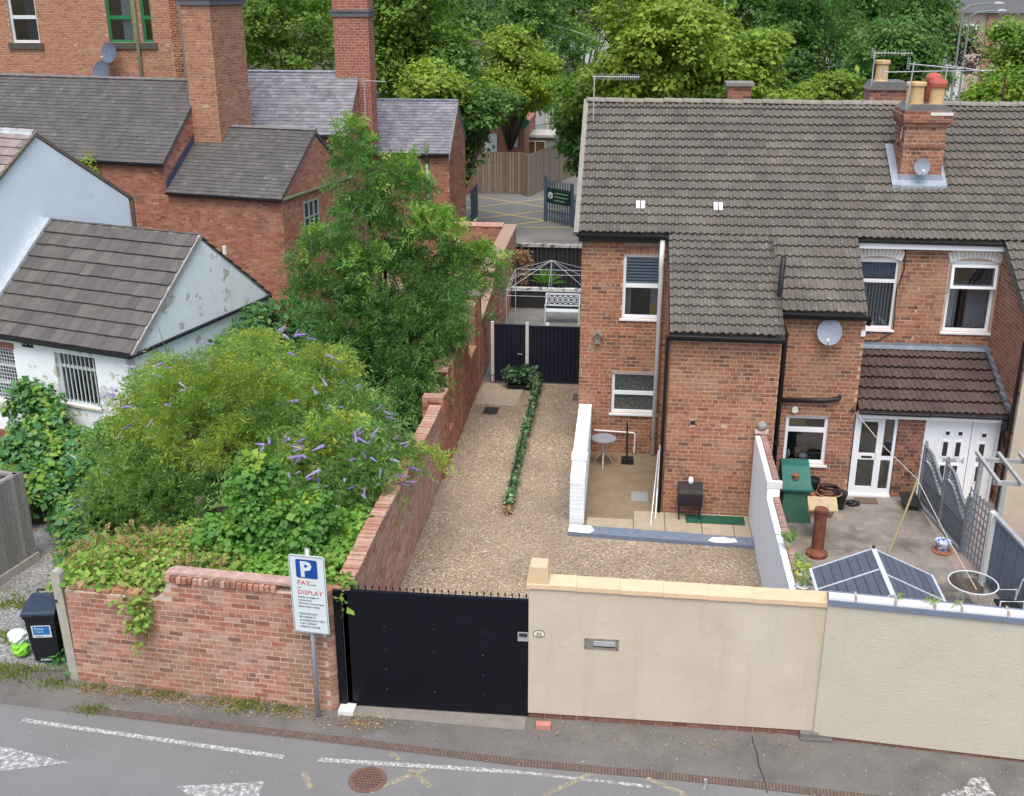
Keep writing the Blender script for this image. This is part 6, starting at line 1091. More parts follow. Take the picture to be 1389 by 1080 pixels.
Fz = Fr(Pb + ub * 3.93 + (0, 0, 4.5), vb * 2.3 + np.array((0, 0, 1.62))); MB().poly([Fz.O + (0, 0, .0) - ub * .02, Fz.O + Fz.a * 2.6 - ub * .02, Fz.O + Fz.a * 2.6 - ub * .25 + (0, 0, .05), Fz.O - ub * .22 + (0, 0, .05)]).poly([Fz.O - ub * .02, Fz.O + Fz.a * 2.6 - ub * .02, Fz.O + Fz.a * 2.6 - ub * .02 + (0, 0, .3), Fz.O - ub * .02 + (0, 0, .3)]).build('lead_valley', M('blue_lead', (.055, .07, .12), .6, .2, 6), bh)
MB().tube([Pb - ub * .03 + (0, 0, 4.42), Pb - ub * .05 + vb * 2.2 + (0, 0, 4.42), Pb - ub * .05 + vb * 4.6 + (0, 0, 4.40)], .06, 8).build('moulded_gutter', OLIVEPIPE, bh)
def stack(par, O, a_len, b_len, z0, z1, m, name, bands=(), core_m=None, bud=40, a=None, b=None):
    a = a if a is not None else -ub; b = b if b is not None else vb; O = np.array(O, float); q = MB().box(Fr(O + (0, 0, z0), a, b), 0, a_len, 0, b_len, 0, z1 - z0).build(name, core_m or MORTAR, par); Ff, Fs, Fl_ = Fr(O, a), Fr(O + np.array(a) * a_len, b), Fr(O + np.array(b) * b_len, -np.array(b))
    bricks(q, lay(Ff, 0, a_len, z0, z1) + lay(Fs, 0, b_len, z0, z1) + lay(Fl_, 0, b_len, z0, z1), m, bud)
    for za, zb, e, mm in bands: MB().box(Fr(O - np.array(a) * e - np.array(b) * e + (0, 0, za), a, b), 0, a_len + 2 * e, 0, b_len + 2 * e, 0, zb - za).build('band_course', mm, q)
    return q
BAND = M('blue_brick_band', (.12, .12, .13), .85, .2, 9, bump=.3, bs=30)
stack(bh, Pb + ub * 3.95 + vb * 1.7, 1.0, 1.9, 4.6, 11.5, BR_FAR, 'great_chimney', ((9.82, 10.0, .08, BAND), (10.0, 10.12, .12, BAND)), bud=60)
blk = thing('brick_rear_wing', 'brick rear wing with blue grey slate roof and dark red chimney', 'house', (-11, 38, 0))
MB().wbox(-13.3, -9.25, 36.2, 40.2, 0, 5.85).prism(wallfr((-9.25, 36.2), (-9.25, 40.2)), [(0, 5.85), (4.0, 5.85), (2.0, 7.5)], -.3, 0).build('wing_wall', MORTAR_D, blk); Fq = wallfr((-9.25, 36.2), (-9.25, 40.2)); q = MB().box(Fq, 0, 4, 3, 5.8, -.05, -.01).build('side_wall', MORTAR_D, blk); bricks(q, lay(Fq, 0, 4, 3.5, 7.4, top=lambda s: 5.8 + min(s, 4 - s) * .82), BR_OLD, 30)
Fq = facing_camera(-13.3, 36.2); q = MB().box(Fq, 0, 4.05, 4, 5.8, -.05, -.01).build('face_wall', MORTAR_D, blk); bricks(q, lay(Fq, 0, 4.05, 4.5, 5.8), BR_OLD, 0)
rf, Fz = slate_roof(blk, (-13.35, 36.05, 5.78), (1, 0, 0), (0, 2.15, 1.80), 4.15, SLATE_B, 'slate_roof', 60); MB().box(Fz, 0, 4.15, 2.78, 2.88, -.04, .05).build('ridge_capping', M('ridge_blue', (.24, .25, .30), .85, .25, 5), rf); slate_roof(blk, (-9.2, 40.35, 5.78), (-1, 0, 0), (0, -2.15, 1.80), 4.15, SLATE_B, 'slate_roof_rear', 0)
gutter(blk, (-10.4, 36.0, 5.75), (-9.2, 36.0, 5.74))
BR_DR = M('brick_dark_red', [(.26, .085, .065), (.32, .115, .085), (.29, .095, .07), (.36, .145, .105)], .9, .2, 6, bump=.2, bs=60, stain=((.12, .05, .045), 1.3, .55, .75, .5))
stack(blk, (-9.98, 38.0, 0), 1.18, .85, 5.2, 11.0, BR_DR, 'red_chimney', ((9.40, 9.55, .05, BAND), (9.55, 9.62, .08, BAND)), bud=40, a=np.array((1., 0, 0)), b=np.array((0, 1., 0)))
aerial((-8.95, 37.7, 6.0), (-8.95, 37.7, 7.45), [((-8.95, 37.7, 7.38), (-8.2, 37.7, 7.36), 6, -.12, True)], 'small tv aerial beside the dark red chimney')
bw4 = thing('brick_outbuilding', 'low brick outbuilding with lilac grey slate roof behind the tree', 'outbuilding', (-7.7, 40, 0))
MB().wbox(-9.3, -6.35, 39.05, 43.0, 0, 4.85).prism(wallfr((-6.35, 39.05), (-6.35, 43.0)), [(0, 4.85), (3.95, 4.85), (1.97, 6.35)], -.3, 0).build('wall_core', MORTAR, bw4); Fq = facing_camera(-9.3, 39.04); q = MB().box(Fq, 0, 2.95, .0, 4.8, -.05, -.008).build('front_wall', MORTAR, bw4); bricks(q, lay(Fq, 0, 2.95, 1.0, 4.85), BR_HOUSE, 60)
Fq = wallfr((-6.342, 39.05), (-6.342, 43.0)); q = MB().box(Fq, 0, 3.95, .0, 4.8, -.05, -.008).build('side_wall', MORTAR, bw4); bricks(q, lay(Fq, 0, 3.95, 1.0, 6.3, top=lambda s: 4.85 + min(s, 3.95 - s) * .74), BR_HOUSE, 0)
rf, Fz = slate_roof(bw4, (-9.25, 38.9, 4.82), (1, 0, 0), (0, 2.1, 1.60), 2.95, SLATE_B, 'slate_roof', 60); MB().box(Fz, 0, 2.97, 2.60, 2.70, -.04, .05).build('ridge_capping', M('ridge_blue2', (.20, .21, .26), .85, .25, 5), rf); slate_roof(bw4, (-6.3, 43.1, 4.82), (-1, 0, 0), (0, -2.1, 1.60), 2.95, SLATE_B, 'slate_roof_rear', 0)
gutter(bw4, (-9.2, 38.86, 4.80), (-6.3, 38.86, 4.79), .06); MB().prism(wallfr((-6.30, 38.8), (-6.30, 43.0)), [(0, 4.62), (2.2, 6.32), (2.2, 6.42), (0, 4.85)], 0, .04).build('bargeboard', M('board_grey', (.20, .19, .17), .9, .2, 9), bw4)
pipe(bw4, [(-7.12, 38.95, 5.2), (-7.12, 38.95, 4.5)], .07, OLIVEPIPE, 'mossy_vent_pipe'); pipe(bw4, [(-7.12, 38.95, 4.5), (-7.12, 38.95, 3.9), (-7.13, 38.95, .2)], .05, AQUAPIPE, 'aqua_downpipe'); MB().wbox(-8.3, -8.0, 39.0, 39.03, 3.9, 4.6).build('slot_window', DARKROOM, bw4)
th = thing('tall_brick_house', 'tall orange brick house with sash windows at the upper left', 'house', (-22, 40, 0))
F = facing_camera(-32, 40); opt = [(9.55, 10.62, 8.42, 11.0), (13.22, 14.18, 8.45, 11.0), (14.50, 14.90, 8.45, 11.0), (7.0, 8.2, 8.4, 11.0)]
q = core(MB(), F, 0, 15.9, 0, 13, opt, .3).build('front_wall', MORTAR, th); bricks(q, lay(F, 6, 15.9, 4.8, 11.0, opt), BR_FAR, 0); MB().box(wallfr((-16.1, 40), (-16.1, 43)), 0, 3, 0, 13, -.3, -.002).build('side_wall', BR_FAR, th)
MB().prism(wallfr((-16.1, 40), (-16.1, 48)), [(-.3, 13), (3.3, 13), (1.5, 15)], -17.6, .3).build('roof', SLATE, th)
for i, (a, b, c_, d) in enumerate(opt):
    W = window(th, F, a, b, c_, d, trans=(9.3,), rec=.12, fw=.09, fm=GREENPAINT if i in (1, 2) else M('sash_white%d' % i, (.58, .62, .64), .6, .1, 9), sill=False); curtain(W, F, a + .1 + (b - a) * .42, b - .08, c_, d, folds=4, m=CURTAIN if i == 1 else M('sash_curtain%d' % i, (.10, .13, .18), .9, .1, 5)); MB().box(F, a - .12, b + .12, c_ - .22, c_ - .002, -.1, .08).build('stone_sill', M('dark_sill%d' % i, (.085, .075, .065), .9, .2, 8), W)
pipe(th, [(-17.66, 39.92, 12.5), (-17.68, 39.92, 7.2), (-17.6, 39.92, 4)], .06, OLIVEPIPE)
dish((-18.66, 39.6, 8.12), .36, R(16), DISHD, label='upper dark satellite dish on the tall orange brick house', az=R(-12)); dish((-18.98, 39.5, 7.48), .38, R(16), DISHD, label='lower dark satellite dish on the tall orange brick house', az=R(-12))
wd_ = thing('gutter_weed', 'yellowish weed growing out of the gutter on the brick house', 'weed', tuple(Pb + ub * 6.4 + (0, 0, 4.8))); crown('leaves', wd_, [(*(Pb + ub * 6.5 - vb * .2 + (0, 0, 5.05)), .38, .2, .42)], 60, 9, .10, .15, .03, LEAF_BUD)

# ------------------------------------------------------------------ car park and what stands beyond it
V = [(0, 0, 0), (.14, 0, 0), (.14, 1, 0), (0, 1, 0), (.012, 0, .025), (.128, 0, .025), (.128, 1, .025), (.012, 1, .025)]
tf = thing('timber_fence', 'tall weathered brown timber fence at the far side of the car park', 'fence', (-5.2, 59, 0)); FPs = [(-8.2, 58.4), (-5.7, 58.5), (-5.2, 57.6), (-3.05, 65.5)]
for p, q in zip(FPs[:-1], FPs[1:]):
    F = wallfr(p, q); l = math.dist(p, q); k = max(3, int(l / .15)); place(tf, [F.mat(i * l / k, .02, rng.normal(0, .006), l / k / .15, 2.15 + rng.normal(0, .015)) for i in range(k)], V, BRICK_F, 'fence_board', WOODBROWN, 90); MB().box(F, 0, l, 2.1, 2.16, -.05, -.005).build('fence_rail', WOODBROWN, tf)
lb_ = thing('low_brick_wall', 'short brick wall at the left end of the timber fence', 'wall', (-8.9, 57, 0)); q = MB().box(wallfr((-9.6, 55.2), (-8.2, 58.3)), 0, 3.4, 0, 1.5, -.24, 0).build('wall_core', MORTAR, lb_); bricks(q, lay(wallfr((-9.6, 55.2), (-8.2, 58.3)), 0, 3.4, .02, 1.5), BR_HOUSE, 0)
pl_ = thing('palisade_gate', 'open blue grey palisade gate carrying a dark green sign', 'gate', (-3.0, 50.3, 0)); PB = M('palisade_blue', (.07, .10, .14), .6, .2, 6)
def palisade(par, p, q, h, sp=.155, nm='pale', bud=60):
    F = wallfr(p, q); l = math.dist(p, q); k = int(l / sp); place(par, [F.mat(.04 + i * l / k, .05, 0, 1, h) for i in range(k)], [(0, 0, -.01), (.07, 0, -.01), (.07, .95, -.01), (.035, 1, -.01), (0, .95, -.01), (.0, 0, .01), (.07, 0, .01), (.07, .95, .01), (.035, 1, .01), (0, .95, .01)], [(5, 6, 7, 8, 9), (0, 4, 3, 2, 1), (0, 1, 6, 5), (1, 2, 7, 6), (4, 0, 5, 9)], nm, PB, bud)
    MB().box(F, 0, l, h * .25, h * .25 + .06, -.05, -.012).box(F, 0, l, h * .8, h * .8 + .06, -.05, -.012).build('rail', PB, par); return F
Fp = palisade(pl_, (-3.80, 51.3), (-2.55, 50.2), 1.95); palisade(pl_, (-2.50, 50.2), (-1.2, 47.6), 1.5)
for x, y, h in ((-3.84, 51.34, 2.15), (-2.52, 50.18, 1.95)): MB().wbox(x - .06, x + .06, y - .06, y + .06, 0, h).build('gate_post', PB, pl_)
sn = MB().box(Fp, .12, 1.6, .92, 1.62, .02, .05).build('sign_board', M('sign_green', (.008, .04, .022), .5, .1, 5), pl_); MB().tube([Fp.p(.34, 1.28, .052), Fp.p(.34, 1.28, .056)], .16, 16).build('round_emblem', SIGNWHITE, sn); MB().prism(Fp, [(.27, 1.33), (.34, 1.12), (.41, 1.33), (.34, 1.27)], .056, .06).build('emblem_leaf', M('emblem_green', (.02, .10, .05), .5, .1, 5), sn)
for z in (1.42, 1.25, 1.08): MB().box(Fp, .60, 1.45 - (z < 1.2) * .2, z - .025, z + .025, .05, .053).build('sign_rule', M('sign_pale%d' % int(z * 100), (.22, .30, .26), .5, .1, 5), sn)
p2_ = thing('palisade_fence', 'short dark palisade panel beside the outbuilding', 'fence', (-7.4, 49.8, 0)); palisade(p2_, (-8.4, 48.6), (-7.2, 48.6), 1.6); palisade(p2_, (-7.15, 50.0), (-7.15, 52.4), 1.6)
rs_ = thing('round_backed_sign', 'back of a round dark blue sign standing before the car park', 'sign', (-7.55, 46.5, 0)); MB().tube([(-7.55, 46.5, 0), (-7.55, 46.5, 2.1)], .03, 6).build('pole', GALV, rs_); MB().tube([(-7.55, 46.45, 1.95), (-7.55, 46.42, 1.95)], .42, 20).build('disc', M('disc_blue', (.03, .04, .06), .6, .2, 5), rs_)
bs_ = thing('green_trimmed_building', 'brick building with green gable boards half hidden by trees', 'building', (-7.2, 63.5, 0)); MB().wbox(-10.5, -5.9, 62.5, 70, 0, 3.2).build('brick_walls', M('far_brick_plain', (.38, .17, .11), .9, .15, 5), bs_); MB().prism(facing_camera(-10.7, 62.4), [(-.2, 3.2), (5.0, 3.2), (2.4, 5.2)], -7.7, 0).build('gable_roof', M('far_brick_gable', (.36, .16, .10), .9, .15, 5), bs_)
for p, q in (((-10.9, 62.3, 3.1), (-8.3, 62.3, 5.2)), ((-5.7, 62.3, 3.1), (-8.3, 62.3, 5.2))): bar(MB(), p, q, .3, .5).build('green_bargeboard', M('barge_green', (.03, .26, .15), .6, .1, 5), bs_)
MB().wbox(-8.1, -7.4, 62.42, 62.5, 1.6, 2.6).build('pale_window', SIGNWHITE, bs_); MB().wbox(-6.45, -6.25, 62.42, 62.5, 1.9, 2.6).build('pale_window', SIGNWHITE, bs_)
sd2 = thing('pale_shed', 'pale flat roofed garden room behind the timber fence', 'shed', (-5.4, 67, 0)); MB().wbox(-6.7, -4.4, 66, 68.5, 0, 2.0).build('shed_walls', M('shed_green_grey', (.22, .24, .20), .9, .15, 5), sd2); MB().wbox(-6.8, -4.3, 65.85, 68.6, 2.0, 2.14).build('shed_roof', M('shed_roof', (.40, .40, .37), .9, .15, 5), sd2); window(sd2, facing_camera(-6.6, 66), .45, 1.65, 1.0, 1.8, mull=(1.05,), rec=-.08, room=False, sill=False, fm=M('cream_frame', (.55, .50, .38), .7, .1, 5), pane_m=M('warm_pane', (.10, .07, .03), .3, .3, 5))
# lamp posts
def lamp_post(x, y, h, m, label, head=None):
    t = thing('lamp_post', label, 'lamp post', (x, y, 0), 'lamp posts beyond the terrace'); MB().tube([(x, y, 0), (x, y, h * .3), (x, y, h)], [.085, .06, .04], 10).build('column', m, t)
    if head: MB().tube([(x, y, h), (x + head * .3, y, h + .18), (x + head, y, h + .25)], .035, 6).build('arm', m, t); MB().lathe((x + head * 1.25, y, h + .25), [(.04, -.04), (.10, -.02), (.09, .03), (.03, .06)], 12, sx=2.0).build('lamp_head', GALV, t)
GP = M('lamp_grey_green', (.17, .21, .19), .6, .15, 5)
lamp_post(12.1, 45, 9.5, GP, 'tall grey lamp post standing above the right end of the ridge', 1.0); lamp_post(13.75, 50, 9.15, GP, 'thinner lamp post right of the tall grey one, before the far house', 1.0); lamp_post(5.6, 75, 9.55, CONC_POST, 'street lamp head showing over the light green tree', .9); lamp_post(14.6, 47, 7.0, M('post_maroon', (.10, .02, .03), .6, .15, 5), 'thin maroon post at the right edge among the trees')
# far houses at the top right
fh = thing('far_house', 'far pale brick house with grey hipped roof and skylights at the top right', 'house', (33, 112, 0))
MB().wbox(28.6, 46, 110, 120, 0, 8.0).build('walls', M('far_pale_brick', [(.42, .33, .28), (.45, .35, .3)], .9, .15, 2), fh)
mb = MB(); a = [(28.0, 109.4, 8.0), (46.6, 109.4, 8.0), (46.6, 120.6, 8.0), (28.0, 120.6, 8.0)]; r0, r1 = (33.5, 115, 12.6), (41, 115, 12.6)
mb.poly([a[0], a[1], r1, r0]).poly([a[1], a[2], r1]).poly([a[2], a[3], r0, r1]).poly([a[3], a[0], r0]); rf = mb.build('roof', M('far_slate', (.10, .10, .105), .8, .15, 2), fh)
for x in (33.4, 35.6, 37.8): MB().poly([(x, 111.0, 9.5), (x + .9, 111.0, 9.5), (x + .9, 112.2, 10.5), (x, 112.2, 10.5)]).build('skylight', SIGNWHITE, rf)
for x in (29.8, 32.2, 35.2, 37.6): W = MB().wbox(x, x + 1.2, 109.9, 109.98, 5.4, 7.0).build('window', UPVC, fh); MB().wbox(x + .15, x + 1.05, 109.86, 109.9, 5.55, 6.85).build('pane', M('far_pane%d' % int(x), (.10, .12, .15), .2, .1, 5), W)
MB().wbox(26.8, 29.6, 107, 110, 0, 6.6).build('pale_annex', M('annex_pale', (.52, .50, .46), .9, .1, 2), fh); MB().wbox(31.8, 32.6, 109.8, 109.95, 0, 7.9).build('party_strip', M('strip_red', (.33, .17, .13), .9, .1, 2), fh)
f2 = thing('far_shop', 'far pale shop building glimpsed between the trees at the top', 'building', (-4, 118, 0)); MB().wbox(-9, 3, 116, 124, 0, 7.5).build('shop_walls', M('shop_pale', (.48, .50, .54), .8, .2, .8), f2); MB().wbox(-8.5, 2.5, 115.85, 115.99, 1.0, 3.0).build('shop_window', M('shop_window', (.10, .12, .14), .2, .1, 3), f2); MB().wbox(-9.3, 3.3, 115.7, 124.3, 7.5, 7.9).build('shop_roof', M('shop_roof', (.3, .3, .3), .8, .2, .8), f2)

# ------------------------------------------------------------------ trees behind the houses
def tree(x, y, lobes, m, label, r0=.18, ncl=380, per=64, cr=.6, L=.17, W=.112, name='broadleaf_tree', bark=None, inner=.5, group='trees behind the houses', up=.25):
    t = thing(name, label, 'tree', (x, y, 0), group); o, C = crown('crown', t, lobes, ncl, per, cr, L, W, m, inner=inner, up=up, zmin=.3); tips = [l[:3] for l in lobes]; limbs('trunk', t, (x, y, 0), tips, r0, bark or BARK, seed=int(abs(x * 10)) + 1); return t
def lobed(cx, cy, cz, rx, rz, n, seed, ry=None):
    rs = np.random.default_rng(seed); out = [(cx, cy, cz, rx * .62, (ry or rx) * .62, rz * .62)]
    for i in range(n):
        d = rs.normal(size=3); d /= np.linalg.norm(d); d[2] = d[2] * .9 + .12; f = rs.uniform(.5, .82); s = rs.uniform(.30, .50); out.append((cx + d[0] * rx * f, cy + d[1] * (ry or rx) * f, cz + d[2] * rz * f, rx * s, (ry or rx) * s, rz * s * rs.uniform(.7, 1)))
    return out
Lt, Mi, Dk, Pu = LEAF_T
tree(-16.4, 55, lobed(-16.4, 55, 8.6, 3.6, 3.6, 9, 1), Mi, 'loose leafed tree with bare limbs left of the dark red chimney', ncl=260, cr=.55)
tree(-9.6, 50, lobed(-9.6, 50, 7.6, 3.4, 4.2, 12, 2), Mi, 'big mid green tree right of the dark red chimney', ncl=520)
tree(-7.1, 47.5, lobed(-7.4, 47.5, 4.9, 2.3, 3.4, 10, 3), Dk, 'dark green tree hanging over the brick outbuilding end', ncl=420)
tree(-8.3, 46.2, lobed(-8.4, 46.2, 6.3, 1.7, 1.3, 7, 33), Lt, 'bright young tree just above the lilac slate roof', ncl=170, cr=.5)
tree(-6.6, 60.5, lobed(-5.8, 60, 5.9, 2.9, 2.4, 11, 4), Lt, 'yellow green tree spreading above the timber fence', ncl=380)
tree(-5.2, 72, lobed(-5.2, 72, 7.5, 4.0, 4.5, 11, 5), Dk, 'dark airy tree with pale stems at the top centre', ncl=420, bark=BARKPALE)
tree(-3.6, 80, lobed(-3.6, 80, 8.4, 3.2, 3.8, 10, 61), Mi, 'mid green tree closing the gap behind the dark airy tree', ncl=300)
tree(-2.0, 51, lobed(-2.2, 51, 4.5, 2.0, 2.6, 10, 6), Dk, 'dense dark green tree against the left edge of the tiled roof', ncl=400)
tree(1.1, 46, lobed(1.2, 46, 7.9, 3.5, 3.6, 15, 7), Lt, 'large bright yellow green tree above the tiled ridge', ncl=640, cr=.6)
tree(4.0, 47, lobed(4.2, 47, 6.9, 2.1, 3.2, 10, 8), Lt, 'bright green tree right of the largest one above the ridge', ncl=340)
tree(-1.0, 49, lobed(-.9, 49, 5.7, 2.1, 2.2, 8, 41), Mi, 'mid green tree under the largest bright tree', ncl=260)
tree(9.4, 62, lobed(9.4, 62, 7.2, 4.6, 4.2, 13, 9), Dk, 'broad dark green tree behind the middle of the ridge', ncl=600)
tree(12.7, 56, lobed(12.6, 56, 7.3, 3.1, 3.3, 13, 10), Dk, 'rounded dark green maple behind the roof chimney', ncl=520)
tree(7.2, 44, lobed(7.2, 44, 6.2, 1.5, 1.2, 7, 11), Lt, 'small bright green tree top just over the ridge', ncl=150, cr=.45)
tree(17.2, 53, lobed(17.0, 53, 5.7, 2.5, 2.9, 11, 12), Mi, 'mid green tree at the right edge of the picture', ncl=420)
tree(20.5, 84, lobed(20.5, 84, 6.0, 3.6, 3.6, 9, 13), Pu, 'purple leaved tree below the far house', ncl=320)
tree(14.5, 66, lobed(14.5, 66, 5.0, 3.0, 3.0, 9, 14), Dk, 'dark green tree behind the tall grey lamp post', ncl=320)
for i, (x, lb) in enumerate(((-35, 'distant tree behind the great orange chimney, leftmost of the far row'), (-27, 'distant tree filling the gap left of the dark red chimney'), (-19, 'distant tree directly behind the dark red chimney'), (-11, 'distant tree behind the big mid green tree'), (3.5, 'distant tree behind the largest bright yellow green tree'), (11, 'distant tree behind the broad dark green tree'), (19, 'low distant tree just left of the far house'))):
    tree(x, 100 + (i * 7) % 13, lobed(x, 100 + (i * 7) % 13, 8.0, 5.4, 5.2 if i != 6 else 3.0, 10, 50 + i), (Dk, Mi, Dk)[i % 3], lb, ncl=330, per=34, cr=1.0, L=.36, W=.24, group='far row of trees')

# ------------------------------------------------------------------ the overgrown garden
ash = thing('ash_tree', 'young ash tree with feathery dark green leaves leaning over the old wall', 'tree', (-5.9, 25.6, 0))
AL = [(-6.25, 25, 6.35, .42, .5, 1.0), (-5.2, 25, 5.75, .62, .7, .85), (-6.1, 25, 5.1, .75, .85, .7), (-7.0, 25, 4.35, .75, .9, .6), (-4.75, 25, 4.6, .8, .9, .65), (-3.75, 25.2, 4.05, .8, .9, .5), (-5.6, 24.7, 3.9, 1.2, 1.1, .8), (-4.9, 24.4, 2.95, 1.1, 1.1, .7), (-6.4, 24.6, 3.0, .9, 1.0, .65), (-4.25, 24.4, 3.25, .65, .7, .5), (-5.7, 24.1, 2.0, 1.0, .9, .65), (-4.95, 23.8, 1.5, .8, .8, .6), (-6.8, 24.6, 2.0, .8, .8, .6), (-7.4, 25.0, 3.4, .5, .6, .45), (-4.55, 23.7, 2.15, .55, .6, .45), (-4.35, 24.6, 2.6, .5, .6, .4), (-4.6, 22.9, 1.75, .4, .5, .35)]
sprays('crown', ash, AL, 5400, 7, .38, .125, .034, LEAF_ASH, inner=.35, droop=.4, lift=.45, voids=95, vr=.26); limbs('trunk', ash, (-5.9, 25.6, 0), [l[:3] for l in AL], .13, BARK, fork=.3, seed=5)
sprays('young_shoots', ash, [(-6.25, 25, 7.0, .3, .3, .5), (-5.15, 25, 6.4, .4, .4, .4), (-7.3, 24.7, 4.8, .3, .3, .3), (-4.4, 24.6, 5.3, .6, .6, .3), (-3.4, 25, 4.4, .5, .5, .3), (-5.8, 24.0, 4.5, .5, .4, .3)], 260, 7, .40, .15, .042, LEAF_BRAM, inner=.3)
FLV, FLF = [], []; rf_ = np.random.default_rng(4); NS = 6
for i in range(6):
    t = i / 5; r_ = (.020, .027, .025, .019, .012, .003)[i]
    for k in range(NS): a = 2 * math.pi * k / NS + i * .5; q = r_ * rf_.uniform(.65, 1.3); FLV.append((math.cos(a) * q + .02 * t * t, math.sin(a) * q, t * .24 + rf_.normal(0, .008)))
for i in range(5):
    for k in range(NS): FLF.append((i * NS + k, i * NS + (k + 1) % NS, (i + 1) * NS + (k + 1) % NS, (i + 1) * NS + k))
def flowers(parent, lobes, n, seed, sc_=.85, upw=.35):
    C, d = in_lobes(lobes, n, .95, .35); mats = []
    for c0, e in zip(C, d):
        z = nrm(e * (1.2, 1.0, .15) + rng.normal(0, .28, 3) + np.array((0, 0, rng.uniform(-.35, .25)))); x = nrm(np.cross(z, (0.3, .2, 1))); y = np.cross(z, x); s = sc_ * rng.uniform(.75, 1.35); m = np.eye(4); m[:3, 0], m[:3, 1], m[:3, 2], m[:3, 3] = x * s, y * s, z * s, c0 + e * .10; mats.append(m)
    place(parent, mats, FLV, FLF, 'flower_spike', PURPLE, 200)
b1 = thing('yellow_buddleia', 'large yellowish buddleia bush with a few purple flower spikes', 'bush', (-7.8, 19.8, 0))
B1 = [(-8.4, 19.4, 2.65, 1.0, .9, .75), (-7.3, 19.6, 3.0, .95, .9, .65), (-9.2, 19.3, 2.3, .65, .7, .65), (-8.2, 18.9, 2.15, .9, .7, .55), (-6.5, 19.6, 2.5, .8, .8, .65), (-7.5, 20.6, 3.3, .7, .7, .4), (-9.0, 19.9, 2.9, .5, .6, .45), (-6.0, 20.6, 3.0, .6, .7, .45), (-7.4, 18.7, 2.3, .7, .6, .45)]
sprays('foliage', b1, B1, 4600, 5, .28, .115, .027, LEAF_BUD, inner=.4, droop=.25, lift=.9, voids=70, vr=.26); sprays('arching_shoots', b1, [(a, b, c, d * 1.18, e * 1.18, f * 1.22) for a, b, c, d, e, f in B1], 700, 6, .42, .12, .026, LEAF_BUDG, inner=.85, droop=.5, lift=.5); limbs('stems', b1, (-7.7, 20.0, 0), [l[:3] for l in B1], .07, BARK, fork=.2, seed=8)
flowers(b1, [(-8.9, 19.5, 2.6, .9, .8, .9), (-7.2, 20.6, 3.3, 1.4, .6, .5), (-9.8, 19.3, 2.2, .3, .4, .7)], 56, 1)
b1b = thing('grey_green_buddleia', 'grey green buddleia skirting the foot of the yellowish bush', 'bush', (-9.3, 18.6, 0)); B1b = [(-9.2, 18.7, 1.2, .9, .8, .8), (-8.6, 18.4, 1.0, .8, .7, .7), (-9.8, 18.6, .9, .6, .7, .6), (-10.0, 19.4, 1.7, .5, .5, .5)]
sprays('foliage', b1b, B1b, 1300, 5, .26, .12, .032, LEAF_BUDG, inner=.4, droop=.25, lift=.8); flowers(b1b, [(-9.9, 18.7, 1.1, .5, .5, .5)], 7, 3)
b2 = thing('purple_buddleia', 'green buddleia covered in purple flower spikes leaning over the driveway wall', 'bush', (-5.2, 18.3, 0))
B2 = [(-5.3, 18.4, 2.2, .85, .9, .6), (-4.6, 17.8, 2.1, .6, .7, .45), (-5.9, 18.2, 1.9, .8, .9, .7), (-5.0, 17.2, 1.7, .7, .7, .55), (-4.35, 18.8, 1.95, .5, .6, .4), (-5.6, 17.3, 1.4, .8, .7, .7), (-6.3, 17.6, 1.6, .7, .8, .7), (-5.2, 19.6, 2.3, .8, .8, .6), (-6.2, 19.0, 2.3, .7, .8, .6), (-5.9, 20.6, 2.2, .8, .8, .7)]
sprays('foliage', b2, B2, 2900, 5, .28, .13, .036, LEAF_BUDG, inner=.4, droop=.3, lift=.7, voids=60, vr=.24); sprays('yellow_shoots', b2, [(-5.2, 18.4, 2.6, .6, .6, .3), (-5.6, 17.9, 2.3, .5, .5, .3), (-3.7, 19.3, 1.75, .45, .5, .2)], 220, 5, .28, .13, .036, LEAF_BUD, lift=.8); sprays('arching_shoots', b2, [(a, b, c, d * 1.15, e * 1.15, f * 1.2) for a, b, c, d, e, f in B2], 420, 6, .40, .12, .03, LEAF_BUDG, inner=.85, droop=.5, lift=.45); limbs('stems', b2, (-5.3, 18.6, 0), [l[:3] for l in B2], .06, BARK, fork=.2, seed=9)
flowers(b2, [(-4.9, 17.7, 2.0, .9, .9, .8), (-5.6, 19.6, 2.5, 1.0, .9, .5), (-4.4, 18.2, 2.0, .5, .8, .5), (-5.9, 17.6, 1.9, .8, .7, .8)], 130, 2)
sy = thing('sycamore_sapling', 'bright green sycamore sapling with broad leaves behind the street wall', 'sapling', (-5.6, 15.7, 0)); SY = [(-5.85, 15.8, 2.65, .4, .4, .55), (-5.3, 15.7, 2.0, .65, .5, .45), (-6.3, 15.6, 1.75, .55, .5, .5), (-4.9, 15.5, 1.55, .5, .4, .45), (-5.6, 15.4, 1.45, .75, .5, .5), (-5.6, 15.6, 2.3, .45, .4, .4), (-5.0, 15.9, 2.2, .45, .4, .4)]
crown('crown', sy, SY, 620, 18, .19, .092, .078, LEAF_SYC, inner=.4, droop=.15); limbs('trunk', sy, (-5.6, 15.7, 0), [l[:3] for l in SY], .035, BARK, fork=.3, seed=11); crown('young_leaves', sy, [(-5.85, 15.8, 3.1, .12, .12, .2), (-5.4, 15.6, 2.55, .12, .1, .12), (-6.2, 15.5, 2.2, .12, .1, .12), (-4.95, 15.8, 2.55, .12, .1, .12)], 36, 8, .09, .11, .09, LEAF_T[0])
bm = thing('bramble_thicket', 'yellow green bramble thicket spilling over the street wall', 'bramble', (-7.2, 14.8, 0))
